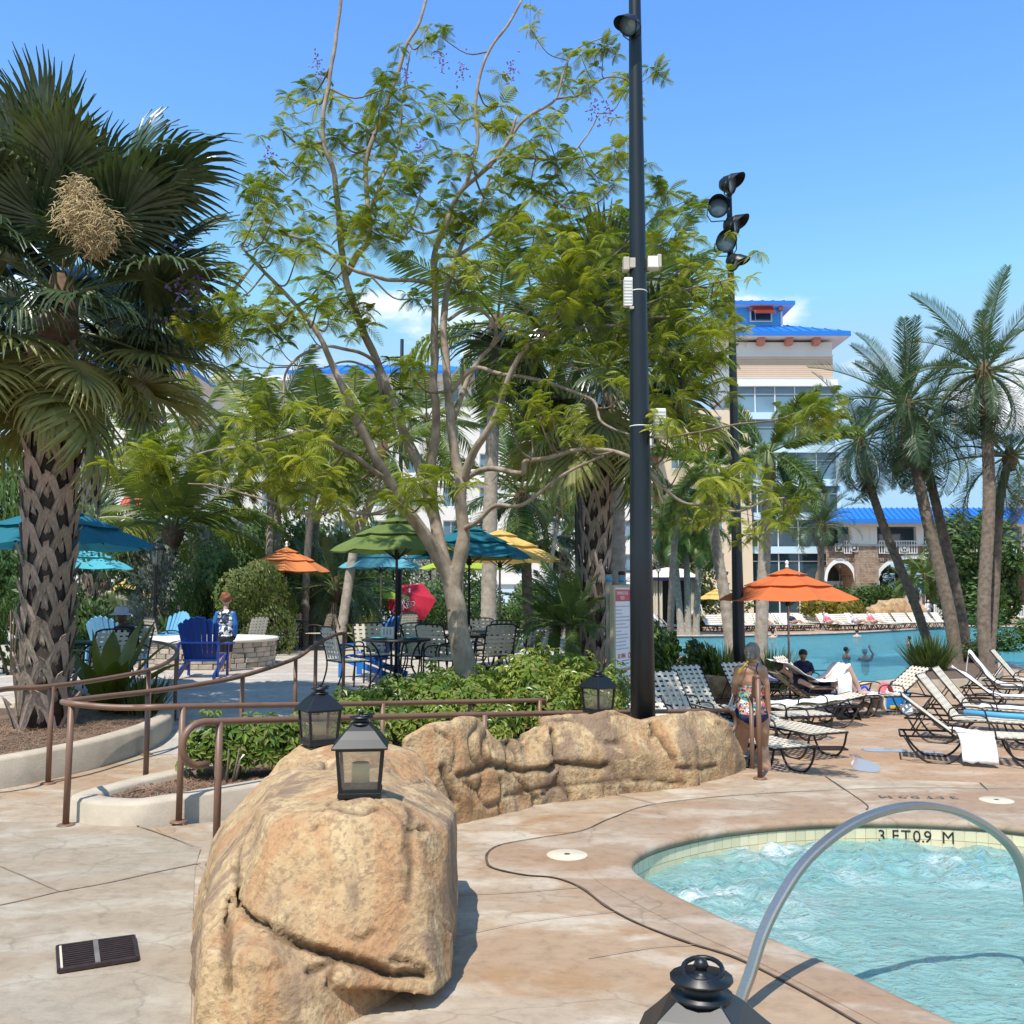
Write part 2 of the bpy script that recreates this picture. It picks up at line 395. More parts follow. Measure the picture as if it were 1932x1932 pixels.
def watermat(name, tint, body, bodymix, scale, strength, foam=None, dist=0.06):
    m, nt, b = newmat(name)
    v = coords(nt, 'World',(1.0,1.6,1.0))
    n1 = noi(nt, v, scale,4,0.6,0.8)
    n2 = noi(nt, v, scale * 3.1,4,0.6,0.5)
    h = math_(nt, 'ADD', n1, math_(nt, 'MULTIPLY', n2,0.35))
    nrm = bump(nt, h, strength, dist)
    tr = _n(nt, 'ShaderNodeBsdfTransparent'); tr.inputs['Color'].default_value = (*tint,1)
    df = _n(nt, 'ShaderNodeBsdfDiffuse')
    cc = ramp(nt, n1, [(0.25, tuple(x * 0.72 for x in body)),(0.7, body)])
    nt.links.new(nrm, df.inputs['Normal'])
    mx = _n(nt, 'ShaderNodeMixShader')
    nt.links.new(tr.outputs[0], mx.inputs[1]); nt.links.new(df.outputs[0], mx.inputs[2])
    if foam:
        a1 = noi(nt, coords(nt, 'World',(1,1.5,1)),1.3,3,0.55,0.6)
        a2 = noi(nt, v,16.0,9,0.78,0.6)
        fm = mapr(nt, math_(nt, 'ADD', math_(nt, 'MULTIPLY', a1,1.25), math_(nt, 'MULTIPLY', a2,0.75)), foam[0], foam[1])
        at = _n(nt, 'ShaderNodeAttribute'); at.attribute_name = 'foam'
        fm = math_(nt, 'MULTIPLY', fm, mapr(nt, at.outputs['Fac'],0.0,1.0,0.10,1.0, False))
        cc = mixc(nt, fm, cc,(0.86,0.93,0.94))
        nt.links.new(math_(nt, 'MAXIMUM', math_(nt, 'MULTIPLY', fm,0.95), bodymix), mx.inputs[0])
    else:
        mx.inputs[0].default_value = bodymix
    nt.links.new(cc, df.inputs['Color'])
    gl = _n(nt, 'ShaderNodeBsdfGlossy'); gl.inputs['Roughness'].default_value = 0.06
    nt.links.new(nrm, gl.inputs['Normal'])
    fr = _n(nt, 'ShaderNodeFresnel'); fr.inputs['IOR'].default_value = 1.33
    nt.links.new(nrm, fr.inputs['Normal'])
    m2 = _n(nt, 'ShaderNodeMixShader')
    nt.links.new(fr.outputs[0], m2.inputs[0]); nt.links.new(mx.outputs[0], m2.inputs[1]); nt.links.new(gl.outputs[0], m2.inputs[2])
    nt.links.new(m2.outputs[0], nt.nodes['Material Output'].inputs['Surface'])
    return m
M_spa = watermat('spa_water',(0.56,0.88,0.86),(0.36,0.655,0.63),0.55,5.0,0.8, foam=(0.90,1.22), dist=0.07)
M_pool = watermat('pool_water',(0.48,0.84,0.90),(0.17,0.54,0.63),0.42,1.5,1.0, dist=0.3)
M_plaster = plain('pool_plaster',(0.50,0.74,0.78),0.8, var=0.08, vscale=1.0)
M_tile = plain('cream_tile',(0.72,0.64,0.43),0.3, var=0.08, vscale=3, rnd=0.10)
M_grout = plain('grout',(0.42,0.40,0.34),0.9)
M_bluetile = plain('blue_waterline_tile',(0.02,0.05,0.08),0.3, var=0.2)
M_text = plain('black_print',(0.012,0.012,0.014),0.6)
M_worn = plain('worn_print',(0.16,0.14,0.13),0.8, var=0.4, vscale=40)

def stonemat():
    m, nt, b = newmat('ledge_stone')
    v = coords(nt, 'Object')
    rot = _n(nt, 'ShaderNodeMapping'); rot.inputs['Rotation'].default_value = (R(90),0,0)
    nt.links.new(v, rot.inputs['Vector'])
    br = _n(nt, 'ShaderNodeTexBrick'); br.offset = 0.43; br.squash = 0.6; br.squash_frequency = 3
    nt.links.new(rot.outputs[0], br.inputs['Vector'])
    br.inputs['Scale'].default_value = 1.0
    br.inputs['Brick Width'].default_value = 0.62; br.inputs['Row Height'].default_value = 0.17
    br.inputs['Mortar Size'].default_value = 0.016; br.inputs['Mortar Smooth'].default_value = 0.2
    br.inputs['Color1'].default_value = (0.40,0.31,0.235,1); br.inputs['Color2'].default_value = (0.20,0.135,0.105,1)
    br.inputs['Mortar'].default_value = (0.07,0.05,0.04,1)
    n = noi(nt, v,2.2,5,0.6)
    cc = mixc(nt,0.55, br.outputs['Color'], ramp(nt, n, [(0.3,(0.16,0.10,0.08)),(0.5,(0.38,0.27,0.20)),(0.7,(0.50,0.40,0.31))]))
    nt.links.new(cc, b.inputs['Base Color']); b.inputs['Roughness'].default_value = 0.9
    nt.links.new(bump(nt, br.outputs['Fac'],0.8,-0.06), b.inputs['Normal'])
    return m
M_stone = stonemat()
M_pitstone = plain('pit_stone',(0.50,0.43,0.35),0.9, var=0.4, vscale=6, bs=0.6, bscale=20, rnd=0.32, c2=(0.33,0.27,0.22))
M_pitcap = plain('pit_cap',(0.68,0.64,0.57),0.8, var=0.08, vscale=3)

def patternmat(name, cols, scale):
    m, nt, b = newmat(name)
    v = coords(nt, 'Object')
    nn = _n(nt, 'ShaderNodeTexNoise'); nn.inputs['Scale'].default_value = scale * 0.5; nt.links.new(v, nn.inputs['Vector'])
    ad = _n(nt, 'ShaderNodeMixRGB', blend_type='ADD'); ad.inputs['Fac'].default_value = 0.12
    nt.links.new(v, ad.inputs['Color1']); nt.links.new(nn.outputs['Color'], ad.inputs['Color2'])
    vo = _n(nt, 'ShaderNodeTexVoronoi'); vo.inputs['Scale'].default_value = scale
    nt.links.new(ad.outputs[0], vo.inputs['Vector'])
    sp = _n(nt, 'ShaderNodeSeparateXYZ'); nt.links.new(vo.outputs['Color'], sp.inputs[0])
    stops = []
    for i, c in enumerate(cols): stops.append((i / len(cols), c))
    r = _n(nt, 'ShaderNodeValToRGB'); r.color_ramp.interpolation = 'CONSTANT'
    el = r.color_ramp.elements
    while len(el) < len(stops): el.new(0.5)
    for e,(p, c) in zip(el, stops): e.position = p; e.color = (*c,1)
    nt.links.new(sp.outputs[0], r.inputs['Fac']); nt.links.new(r.outputs[0], b.inputs['Base Color'])
    b.inputs['Roughness'].default_value = 0.7
    return m
M_floral = patternmat('floral_swimsuit', [(0.02,0.02,0.03),(0.75,0.25,0.18),(0.08,0.45,0.42),(0.80,0.72,0.60),(0.02,0.03,0.10),(0.75,0.38,0.06),(0.60,0.12,0.25)],42)
M_rash = patternmat('rash_guard_print', [(0.02,0.025,0.04),(0.78,0.80,0.82),(0.02,0.03,0.06),(0.75,0.78,0.80),(0.10,0.20,0.33)],22)
M_rashs = plain('rash_guard_blue',(0.015,0.13,0.42),0.7, var=0.1)
M_signw = plain('sign_white',(0.78,0.79,0.82),0.5, var=0.03)
M_signr = plain('sign_red',(0.52,0.075,0.085),0.5, var=0.06)
M_signf = plain('sign_frame',(0.42,0.38,0.26),0.7, var=0.15)
M_print = plain('faded_print',(0.42,0.43,0.47),0.6)
M_printr = plain('red_print',(0.55,0.10,0.09),0.6)
M_printb = plain('blue_print',(0.16,0.24,0.46),0.6)
M_bamboo = plain('weathered_post',(0.34,0.29,0.23),0.8, var=0.2, vscale=8)
M_bluepnt = plain('blue_band',(0.03,0.33,0.62),0.6)
M_canvas = plain('cabana_canvas',(0.62,0.56,0.45),0.9, var=0.08, vscale=2)
M_urn = plain('planter_urn',(0.36,0.29,0.22),0.85, var=0.15, vscale=4)

# ------------------------------------------------------------------ geometry helpers
class MB:
    """collects verts and faces; build() links them as one mesh object"""
    def __init__(s): s.v = []; s.f = []; s.m = []; s.sm = []
    def add(s, vs, fs, mi=0, smooth=False):
        o = len(s.v); s.v.extend([tuple(x) for x in vs])
        for f in fs: s.f.append([i + o for i in f]); s.m.append(mi); s.sm.append(smooth)
        return s
    def box(s, c, d, rz=0.0, mi=0, M=None):
        x, y, z = d[0] / 2, d[1] / 2, d[2] / 2
        vs = [Vector((a, b, e)) for e in (-z, z) for a, b in ((-x,-y),(x,-y),(x, y),(-x, y))]
        if M is None: M = Matrix.Rotation(rz,3, 'Z')
        c = Vector(c)
        return s.add([c + M @ v for v in vs], [(3,2,1,0),(4,5,6,7),(0,1,5,4),(1,2,6,5),(2,3,7,6),(3,0,4,7)], mi)
    def bar(s, a, b, w, h, mi=0, up=(0,0,1)):
        a = Vector(a); b = Vector(b); d = b - a; L = d.length
        if L < 1e-6: return s
        y = d / L; up = Vector(up)
        if abs(y.dot(up)) > 0.98: up = Vector((1,0,0))
        x = y.cross(up).normalized(); z = x.cross(y)
        M = Matrix((x, y, z)).transposed()
        return s.box((a + b) / 2,(w, L, h), M=M, mi=mi)
    def tube(s, pts, r, n=8, mi=0, caps=True, closed=False, smooth=True, flat=None):
        pts = [Vector(p) for p in pts]; k = len(pts)
        rr = r if isinstance(r,(list, tuple)) else [r] * k
        T = []
        for i in range(k):
            a = pts[i - 1] if (i > 0 or closed) else pts[i]
            b = pts[(i + 1) % k] if (i < k - 1 or closed) else pts[i]
            t = (b - a); T.append(t.normalized() if t.length > 1e-9 else Vector((0,0,1)))
        up = Vector((0,0,1)) if abs(T[0].z) < 0.9 else Vector((1,0,0))
        X = T[0].cross(up).normalized(); vs = []
        for i in range(k):
            X = (X - T[i] * X.dot(T[i])).normalized(); Y = T[i].cross(X)
            for j in range(n):
                a = 2 * math.pi * j / n
                fx = 1.0 if flat is None else flat
                vs.append(pts[i] + X * (math.cos(a) * rr[i]) + Y * (math.sin(a) * rr[i] * fx))
        fs = []
        for i in range(k if closed else k - 1):
            for j in range(n):
                i2 = (i + 1) % k
                fs.append((i * n + j, i * n + (j + 1) % n, i2 * n + (j + 1) % n, i2 * n + j))
        s.add(vs, fs, mi, smooth)
        if caps and not closed:
            o = len(s.v) - len(vs)
            s.f.append([o + j for j in reversed(range(n))]); s.m.append(mi); s.sm.append(False)
            s.f.append([o + (k - 1) * n + j for j in range(n)]); s.m.append(mi); s.sm.append(False)
        return s
    def lathe(s, prof, n=16, c=(0,0,0), mi=0, smooth=True, a0=0.0, sx=1.0, sy=1.0):
        c = Vector(c); vs = []
        for r, z in prof:
            for j in range(n):
                a = a0 + 2 * math.pi * j / n
                vs.append(c + Vector((math.cos(a) * r * sx, math.sin(a) * r * sy, z)))
        fs = []
        for i in range(len(prof) - 1):
            for j in range(n):
                fs.append((i * n + j, i * n + (j + 1) % n,(i + 1) * n + (j + 1) % n,(i + 1) * n + j))
        s.add(vs, fs, mi, smooth)
        o = len(s.v) - len(vs)
        if prof[0][0] > 1e-4: s.f.append([o + j for j in reversed(range(n))]); s.m.append(mi); s.sm.append(False)
        if prof[-1][0] > 1e-4: s.f.append([o + (len(prof) - 1) * n + j for j in range(n)]); s.m.append(mi); s.sm.append(False)
        return s
    def prism(s, poly, z0, z1, mi=0):
        n = len(poly); vs = [(p[0], p[1], z0) for p in poly] + [(p[0], p[1], z1) for p in poly]
        fs = [tuple(reversed(range(n))), tuple(range(n,2 * n))] + [(i,(i + 1) % n, n + (i + 1) % n, n + i) for i in range(n)]
        return s.add(vs, fs, mi)
    def build(s, name, mats, parent=None, smooth=None, bevel=0.0):
        me = bpy.data.meshes.new(name)
        off = WLOC.get(parent.name, Vector((0,0,0))) if parent is not None else Vector((0,0,0))
        v = np.array(s.v, dtype=np.float64).reshape(-1,3) - np.array(off)
        me.from_pydata(v.tolist(), [], s.f)
        mats = mats if isinstance(mats,(list, tuple)) else [mats]
        for m in mats: me.materials.append(m)
        if len(mats) > 1: me.polygons.foreach_set('material_index', s.m)
        me.polygons.foreach_set('use_smooth', s.sm if smooth is None else [smooth] * len(s.f))
        me.validate(); me.update()
        o = bpy.data.objects.new(name, me)
        col.objects.link(o)
        if parent is not None:
            o.parent = parent; WLOC[o.name] = Vector(off)
        else: WLOC[o.name] = Vector((0,0,0))
        if bevel:
            b = o.modifiers.new('bevel', 'BEVEL'); b.width = bevel; b.segments = 2; b.limit_method = 'ANGLE'
        return o
WLOC = {}
def tag(o, label=None, cat=None, group=None, kind=None):
    if label: o['label'] = label
    if cat: o['category'] = cat
    if group: o['group'] = group
    if kind: o['kind'] = kind
    return o
def thing(name, label, cat, loc=(0,0,0), rz=0.0, group=None):
    o = bpy.data.objects.new(name, None); col.objects.link(o)
    o.empty_display_size = 0.1
    o.location = loc; o.rotation_euler = (0,0, rz)
    WLOC[o.name] = Vector(loc) if rz == 0 else Vector((0,0,0))
    return tag(o, label, cat, group)
def copy_tree(o, parent=None, loc=None, rz=None, label=None, group=None, scale=None):
    c = o.copy(); col.objects.link(c)
    if parent is not None: c.parent = parent
    if loc is not None: c.location = loc
    if rz is not None: c.rotation_euler = (0,0, rz)
    if scale is not None: c.scale = (scale,) * 3 if isinstance(scale,(int, float)) else scale
    if label: c['label'] = label
    if group: c['group'] = group
    for ch in list(o.children):
        k = copy_tree(ch); k.parent = c
    return c
def place(root, loc, rz=0.0, scale=None):
    root.location = loc; root.rotation_euler = (0,0, rz)
    if scale: root.scale = (scale,) * 3
    return root
def inst(name, mesh, parent, loc, rot=(0,0,0), scale=1.0):
    o = bpy.data.objects.new(name, mesh); col.objects.link(o)
    o.parent = parent; o.location = loc
    o.rotation_euler = rot if not isinstance(rot, Matrix) else rot.to_euler()
    o.scale = (scale,) * 3 if isinstance(scale,(int, float)) else scale
    return o
def spline(pts, per=8, closed=False):
    pts = [Vector(p) for p in pts]; n = len(pts); out = []
    rng = n if closed else n - 1
    for i in range(rng):
        p0 = pts[i - 1] if (closed or i > 0) else pts[i] * 2 - pts[i + 1]
        p1 = pts[i]; p2 = pts[(i + 1) % n]
        p3 = pts[(i + 2) % n] if (closed or i + 2 < n) else p2 * 2 - p1
        for k in range(per):
            t = k / per
            out.append(0.5 * ((2 * p1) + (p2 - p0) * t + (2 * p0 - 5 * p1 + 4 * p2 - p3) * t * t + (3 * p1 - p0 - 3 * p2 + p3) * t ** 3))
    if not closed: out.append(pts[-1])
    return out
def offset_loop(pts, d):           # 2-D offset of a closed loop (positive: to the left of travel)
    n = len(pts); out = []
    for i in range(n):
        a = Vector(pts[i - 1][:2]); b = Vector(pts[(i + 1) % n][:2])
        t = (b - a).normalized(); out.append((pts[i][0] - t.y * d, pts[i][1] + t.x * d))
    return out
def filled(outer, holes, z):       # polygon with holes -> verts, faces
    vs = []; edges = []
    for loop in [outer] + list(holes):
        o = len(vs); n = len(loop)
        vs += [Vector((p[0], p[1])) for p in loop]
        edges += [(o + i, o + (i + 1) % n) for i in range(n)]
    v, e, f, _, _, _ = delaunay_2d_cdt(vs, edges, [],2 if not holes else 4,1e-6)
    def inside(p, loop):
        c = False; n = len(loop); j = n - 1
        for i in range(n):
            xi, yi = loop[i][0], loop[i][1]; xj, yj = loop[j][0], loop[j][1]
            if (yi > p[1]) != (yj > p[1]) and p[0] < (xj - xi) * (p[1] - yi) / (yj - yi) + xi: c = not c
            j = i
        return c
    ff = []
    for t in f:
        cx = sum(v[i].x for i in t) / len(t); cy = sum(v[i].y for i in t) / len(t)
        if inside((cx, cy), outer) and not any(inside((cx, cy), h) for h in holes):
            a, b, c = [v[i] for i in t[:3]]
            if (b - a).cross(c - a) < 0: t = list(reversed(t))
            ff.append(tuple(t))
    return [(p.x, p.y, z) for p in v], ff
def evalmesh(o):
    dg = bpy.context.evaluated_depsgraph_get()
    return bpy.data.meshes.new_from_object(o.evaluated_get(dg))
def remeshed(mb, voxel, smooth_it=3, fac=0.5):
    """join the overlapping solids of mb into one continuous surface"""
    me = bpy.data.meshes.new('tmp'); me.from_pydata(mb.v, [], mb.f)
    o = bpy.data.objects.new('tmp', me); col.objects.link(o)
    r = o.modifiers.new('r', 'REMESH'); r.mode = 'VOXEL'; r.voxel_size = voxel; r.use_smooth_shade = True
    if smooth_it:
        s = o.modifiers.new('s', 'SMOOTH'); s.iterations = smooth_it; s.factor = fac
    out = evalmesh(o)
    bpy.data.objects.remove(o); bpy.data.meshes.remove(me)
    return out
def hull(mb, pts, mi=0):
    bm = bmesh.new()
    for p in pts: bm.verts.new(p)
    r = bmesh.ops.convex_hull(bm, input=bm.verts)
    bmesh.ops.delete(bm, geom=[g for g in r['geom_interior'] if isinstance(g, bmesh.types.BMVert)], context='VERTS')
    bm.verts.index_update()
    bmesh.ops.recalc_face_normals(bm, faces=bm.faces)
    mb.add([v.co.copy() for v in bm.verts], [[v.index for v in f.verts] for f in bm.faces], mi)
    bm.free()
def mesh_obj(name, me, mat, parent=None, off=None):
    me.name = name
    me.materials.clear(); me.materials.append(mat)
    o = bpy.data.objects.new(name, me); col.objects.link(o)
    if parent is not None:
        o.parent = parent
        L = WLOC.get(parent.name, parent.location)
        me.transform(Matrix.Translation(-Vector(L)))
        WLOC[o.name] = Vector(L)
    return o
from mathutils.bvhtree import BVHTree
def rock_mesh(chunks, voxel, seed=0.0, amp=0.05, cracks=None, sm=3, freq=1.0):
    mb = MB()
    for c in chunks: hull(mb, c)
    me = remeshed(mb, voxel, sm,0.6)
    n = len(me.vertices)
    co = np.empty(n * 3); me.vertices.foreach_get('co', co); co = co.reshape(-1,3)
    no = np.empty(n * 3); me.vertices.foreach_get('normal', no); no = no.reshape(-1,3)
    cr = np.zeros(n); sv = Vector((seed, seed * 1.7,-seed))
    segs = []
    if cracks:                       # fissures traced on the photograph, dropped onto the rock's own surface
        bm = bmesh.new(); bm.from_mesh(me); bvh = BVHTree.FromBMesh(bm); bm.free()
        for (pl, wd, dp) in cracks:
            pts = []
            for a, b in zip(pl[:-1], pl[1:]):
                for k in range(4):
                    px = a[0] + (b[0] - a[0]) * k / 4; py = a[1] + (b[1] - a[1]) * k / 4
                    h = bvh.ray_cast(Vector((0,0, CAMH)), ray(px, py).normalized())
                    if h[0] is not None: pts.append(h[0])
            if len(pts) > 1: segs.append((pts, wd, dp))
    segb = []
    for (pts, wd, dp) in segs:
        A_ = np.array([p[:] for p in pts]); segb.append((A_.min(0) - wd - .03, A_.max(0) + wd + .03))
    for i in range(n):
        p = Vector(co[i]); q = p + sv
        w = noise.noise_vector(q * 2.2 * freq) * 0.10
        d = noise.noise(q * 1.3 * freq) * amp * 0.9 + (0.5 - abs(noise.noise((q + w) * 2.6 * freq))) * amp * 0.8 + noise.noise(q * 7.0 * freq) * amp * 0.16 + noise.noise(q * 17.0) * amp * 0.06
        vz = (q + w * 1.5); vz = Vector((vz.x * 1.5, vz.y * 1.5, vz.z * 0.8))
        dv = noise.voronoi(vz * 1.5 * freq)[0]; e = dv[1] - dv[0]
        msk = max(0.0, noise.noise(q * 0.9 * freq + Vector((5,1,2))) + 0.12)
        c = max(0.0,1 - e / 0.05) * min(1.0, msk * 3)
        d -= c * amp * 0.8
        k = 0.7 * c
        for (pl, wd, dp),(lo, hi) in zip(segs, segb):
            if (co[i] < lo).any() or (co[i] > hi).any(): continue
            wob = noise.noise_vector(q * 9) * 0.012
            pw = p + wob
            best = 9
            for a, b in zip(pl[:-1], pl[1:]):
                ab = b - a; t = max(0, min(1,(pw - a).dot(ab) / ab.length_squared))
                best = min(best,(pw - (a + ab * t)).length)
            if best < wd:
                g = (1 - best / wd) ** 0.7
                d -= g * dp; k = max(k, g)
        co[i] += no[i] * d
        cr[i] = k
    me.vertices.foreach_set('co', co.ravel())
    at = me.attributes.new('crack', 'FLOAT', 'POINT'); at.data.foreach_set('value', cr)
    me.polygons.foreach_set('use_smooth', [True] * len(me.polygons))
    me.update()
    return me
def text_obj(name, body, size, loc, xdir, updir, mat, parent, extrude=0.001, align='CENTER', font=None, sx=1.0):
    cu = bpy.data.curves.new('t', 'FONT'); cu.body = body; cu.size = size; cu.extrude = extrude
    cu.align_x = align; cu.align_y = 'CENTER'; cu.resolution_u = 3
    o = bpy.data.objects.new('t', cu); col.objects.link(o)
    me = evalmesh(o); bpy.data.objects.remove(o); bpy.data.curves.remove(cu)
    x = Vector(xdir).normalized() * sx; u = Vector(updir).normalized(); nrm = Vector(xdir).normalized().cross(u)
    M = Matrix((x, u, nrm)).transposed().to_4x4(); M.translation = Vector(loc)
    me.transform(M)
    return mesh_obj(name, me, mat, parent)

# tapered limbs and ellipsoids for bodies
def limb(mb, pts, rad, n=10, flat=None):
    """tapered chain with ball ends"""
    pts = [Vector(p) for p in pts]
    mb.tube(pts, rad, n)
    for p, r in zip(pts, rad): ball(mb, p, r, r, r, n)
def ball(mb, c, rx, ry, rz, n=10, M=None):
    c = Vector(c); vs = []; k = max(5, n // 2 + 1)
    for i in range(k + 1):
        th = math.pi * i / k
        for j in range(n):
            a = 2 * math.pi * j / n
            v = Vector((rx * math.sin(th) * math.cos(a), ry * math.sin(th) * math.sin(a), rz * math.cos(th)))
            vs.append(c + (M @ v if M else v))
    fs = []
    for i in range(k):
        for j in range(n): fs.append((i * n + j,(i + 1) * n + j,(i + 1) * n + (j + 1) % n, i * n + (j + 1) % n))
    mb.add(vs, fs)
def cloth_from(me_body, name, mat, parent, pred, off=0.006):
    """a garment: the body's surface where pred(centre) holds, lifted off the skin and closed at the hems"""
    L = WLOC.get(parent.name, parent.location)
    bm = bmesh.new(); bm.from_mesh(me_body)
    bm.faces.ensure_lookup_table()
    kill = [f for f in bm.faces if not pred(f.calc_center_median() + L)]
    bmesh.ops.delete(bm, geom=kill, context='FACES')
    bm.normal_update()
    for v in bm.verts: v.co += v.normal * off
    ext = bmesh.ops.extrude_edge_only(bm, edges=[e for e in bm.edges if e.is_boundary])
    for g in ext['geom']:
        if isinstance(g, bmesh.types.BMVert): g.co -= g.normal * (off * 0.9) if g.normal.length > 0 else Vector((0,0,0))
    me = bpy.data.meshes.new(name); bm.to_mesh(me); bm.free()
    me.polygons.foreach_set('use_smooth', [True] * len(me.polygons))
    me.materials.append(mat)
    o = bpy.data.objects.new(name, me); col.objects.link(o); o.parent = parent
    WLOC[o.name] = Vector(L)
    return o

# ------------------------------------------------------------------ ground, deck, ramps, pools
random.seed(7)
TZ = -0.5                                   # lower pool terrace
def hz(y):                                  # the walk climbs to the dining patio
    t = max(0.0, min(1.0,(y - 10.5) / 4.5)); return 0.3 * t * t * (3 - 2 * t)
def struct(o): o['kind'] = 'structure'; return o
def ribbon(name, pts, w, z, mat, parent, w2=None):
    mb = MB(); pts = [Vector((p[0], p[1],0)) for p in pts]; L = []
    for i, p in enumerate(pts):
        a = pts[max(0, i - 1)]; b = pts[min(len(pts) - 1, i + 1)]
        t = (b - a).normalized(); nrm = Vector((-t.y, t.x,0)); ww = w * (0.75 + 0.5 * random.random())
        L += [p + nrm * ww / 2 + Vector((0,0, z)), p - nrm * ww / 2 + Vector((0,0, z))]
    mb.add(L, [(2 * i,2 * i + 1,2 * i + 3,2 * i + 2) for i in range(len(pts) - 1)])
    return mb.build(name, mat, parent)
def sheet(name, outer, holes, z, mat, skirt=None, parent=None):
    mb = MB(); vs, fs = filled(outer, holes, z); mb.add(vs, fs)
    if skirt is not None:
        n = len(outer)
        mb.add([(p[0], p[1], z) for p in outer] + [(p[0], p[1], skirt) for p in outer], [(i,(i + 1) % n, n + (i + 1) % n, n + i) for i in range(n)])
    return mb.build(name, mat, parent)

spa_pts = [(.77,5.98),(.75,6.35),(.88,6.65),(1.12,6.92),(1.54,7.22),(2.05,7.42),(2.65,7.52),(3.2,7.48),(3.73,7.30),(4.4,6.75),
           (4.85,5.8),(4.8,4.6),(4.3,3.6),(3.4,3.0),(2.6,2.95),(2.05,3.4),(1.74,4.05),(1.41,4.72),(1.08,5.3)]
spa = [(p.x, p.y) for p in spline([(a, b,0) for a, b in spa_pts],8, True)]          # clockwise
spa_out = offset_loop(spa,0.27)                                                         # outward

# deck at z = 0
deck_poly = [(-30,-8),(16,-8),(16,8.4),(4.53,8.88),(2.98,9.2),(2.56,9.48),(2.3,9.66),(1.95,9.75),(1.15,9.45),(.30,8.65),(-1.0,7.2),(-1.92,6.14),
             (-2.62,7.22),(-3.36,7.36),(-3.5,7.8),(-3.1,8.7),(-2.6,10.0),(-2.5,10.5),(-30,10.5)]
deck = struct(sheet('deck', deck_poly, [spa],0.0, M_deck, skirt=-0.75))
# spa apron, lighter slab let into the deck
ap_px = [(1434,1499),(1239,1518),(1152,1545.6),(1097,1569),(1015,1582.6),(947,1595),(922,1608.6),(918,1625),(930,1639),(988,1652),(1048,1658),
         (1097,1677),(1144,1712),(1206,1745),(1300,1781),(1395,1812),(1540,1887)]
ap = [G(a, b) for a, b in ap_px]
ap_curve = spline([Vector((p.x, p.y,0)) for p in ([G(1932,1490), G(1700,1488)] + ap + [Vector((1.55,3.6,0)), Vector((1.9,2.9,0))])],7)
ap_loop = [(p.x, p.y) for p in ap_curve] + [(2.6,2.45),(3.5,2.4),(4.7,3.1),(5.4,4.4),(5.4,6.0),(4.9,7.2),(4.6,7.9)]
apron = struct(sheet('spa_apron', ap_loop, [spa],0.004, M_apron))
ribbon('expansion_joint', ap_curve,0.016,0.008, M_joint, apron)
for pl, w, m in (([(1141,1496),(1195,1507),(1239,1518)],.012, M_joint2),([(1553,1463),(1590,1488),(1634,1519),(1635,1530)],.012, M_joint),([(1849,1478),(1864,1492)],.01, M_joint),
              ([(225,1548),(300,1573),(378,1602)],.012, M_joint2),([(378,1630),(300,1646),(200,1668),(112,1684),(45,1700),(-60,1722)],.014, M_joint2),
              ([(-40,1620),(45,1655),(112,1684)],.01, M_joint2),([(860,1690),(960,1686),(1090,1676)],.008, M_joint2),([(856,1770),(1000,1740),(1160,1722)],.006, M_joint2),
              ([(1000,1572),(1100,1571)],.008, M_joint2),([(1110,1810),(1230,1790),(1310,1785)],.006, M_joint2)):
    cur = spline([G(a, b) for a, b in pl],6)
    ribbon('control_joint', cur, w,0.0085, m, deck)
grey = struct(sheet('grey_slab', [tuple(G(a, b)[:2]) for a, b in [(-500,1552),(150,1552),(225,1549),(378,1603),(368,1640),(365,1700),(360,1932),(340,2300),(-900,2300)]], [],0.004, M_greyslab))

# spa: coping, shell, tiles, water
N = len(spa)
mb = MB(); prof = [(0.27,0.006),(0.02,0.008),(-0.018,0.0),(-0.032,-0.02),(-0.030,-0.045),(-0.006,-0.062)]
loops = [offset_loop(spa, d) for d, z in prof]
vs_ = []
for lp,(d, z) in zip(loops, prof): vs_ += [(p[0], p[1], z) for p in lp]
fs_ = []
for k in range(len(prof) - 1):
    for i in range(N): fs_.append((k * N + i, k * N + (i + 1) % N,(k + 1) * N + (i + 1) % N,(k + 1) * N + i))
mb.add(vs_, fs_,0, True)
coping = struct(mb.build('spa_coping', M_apron))
mb = MB()
inn = offset_loop(spa,-0.004)
lev = [0.0,-0.85]
mb.add([(p[0], p[1],-.06) for p in inn] + [(p[0], p[1],-.9) for p in inn], [(i,(i + 1) % N, N + (i + 1) % N, N + i) for i in range(N)])
vs_, fs_ = filled(inn, [],-.9); mb.add(vs_, fs_)
shell = struct(mb.build('spa_basin', M_plaster))
# tiles along the visible wall
tm = MB().box((0,0,0),(0.0775,0.008,0.0775)).build('tile', M_tile); tmesh = tm.data; bpy.data.objects.remove(tm)
gm = MB()
arc = [Vector((p[0], p[1],0)) for p in spa]
start = 120 % N
seq = [arc[i % N] for i in range(N - 16, N + 76)]
acc = 0.0; cnt = 0; dist = 0.0; pos = 0.04
gpts = []
for a, b in zip(seq[:-1], seq[1:]):
    L = (b - a).length; t = (b - a).normalized(); nin = Vector((t.y,-t.x,0))
    gpts.append((a, nin))
    while pos <= dist + L:
        c = a + t * (pos - dist) + nin * 0.012
        ang = math.atan2(t.y, t.x)
        for z in (-0.105,-0.186):
            inst('tile', tmesh, shell, c + Vector((0,0, z)),(0,0, ang))
        pos += 0.081; cnt += 1
    dist += L
q = len(gpts)
gm.add([tuple(a + n_ * .008 + Vector((0,0,-.062))) for a, n_ in gpts] + [tuple(a + n_ * .008 + Vector((0,0,-.24))) for a, n_ in gpts], [(i, i + 1, q + i + 1, q + i) for i in range(q - 1)])
gm.build('grout_band', M_grout, shell)
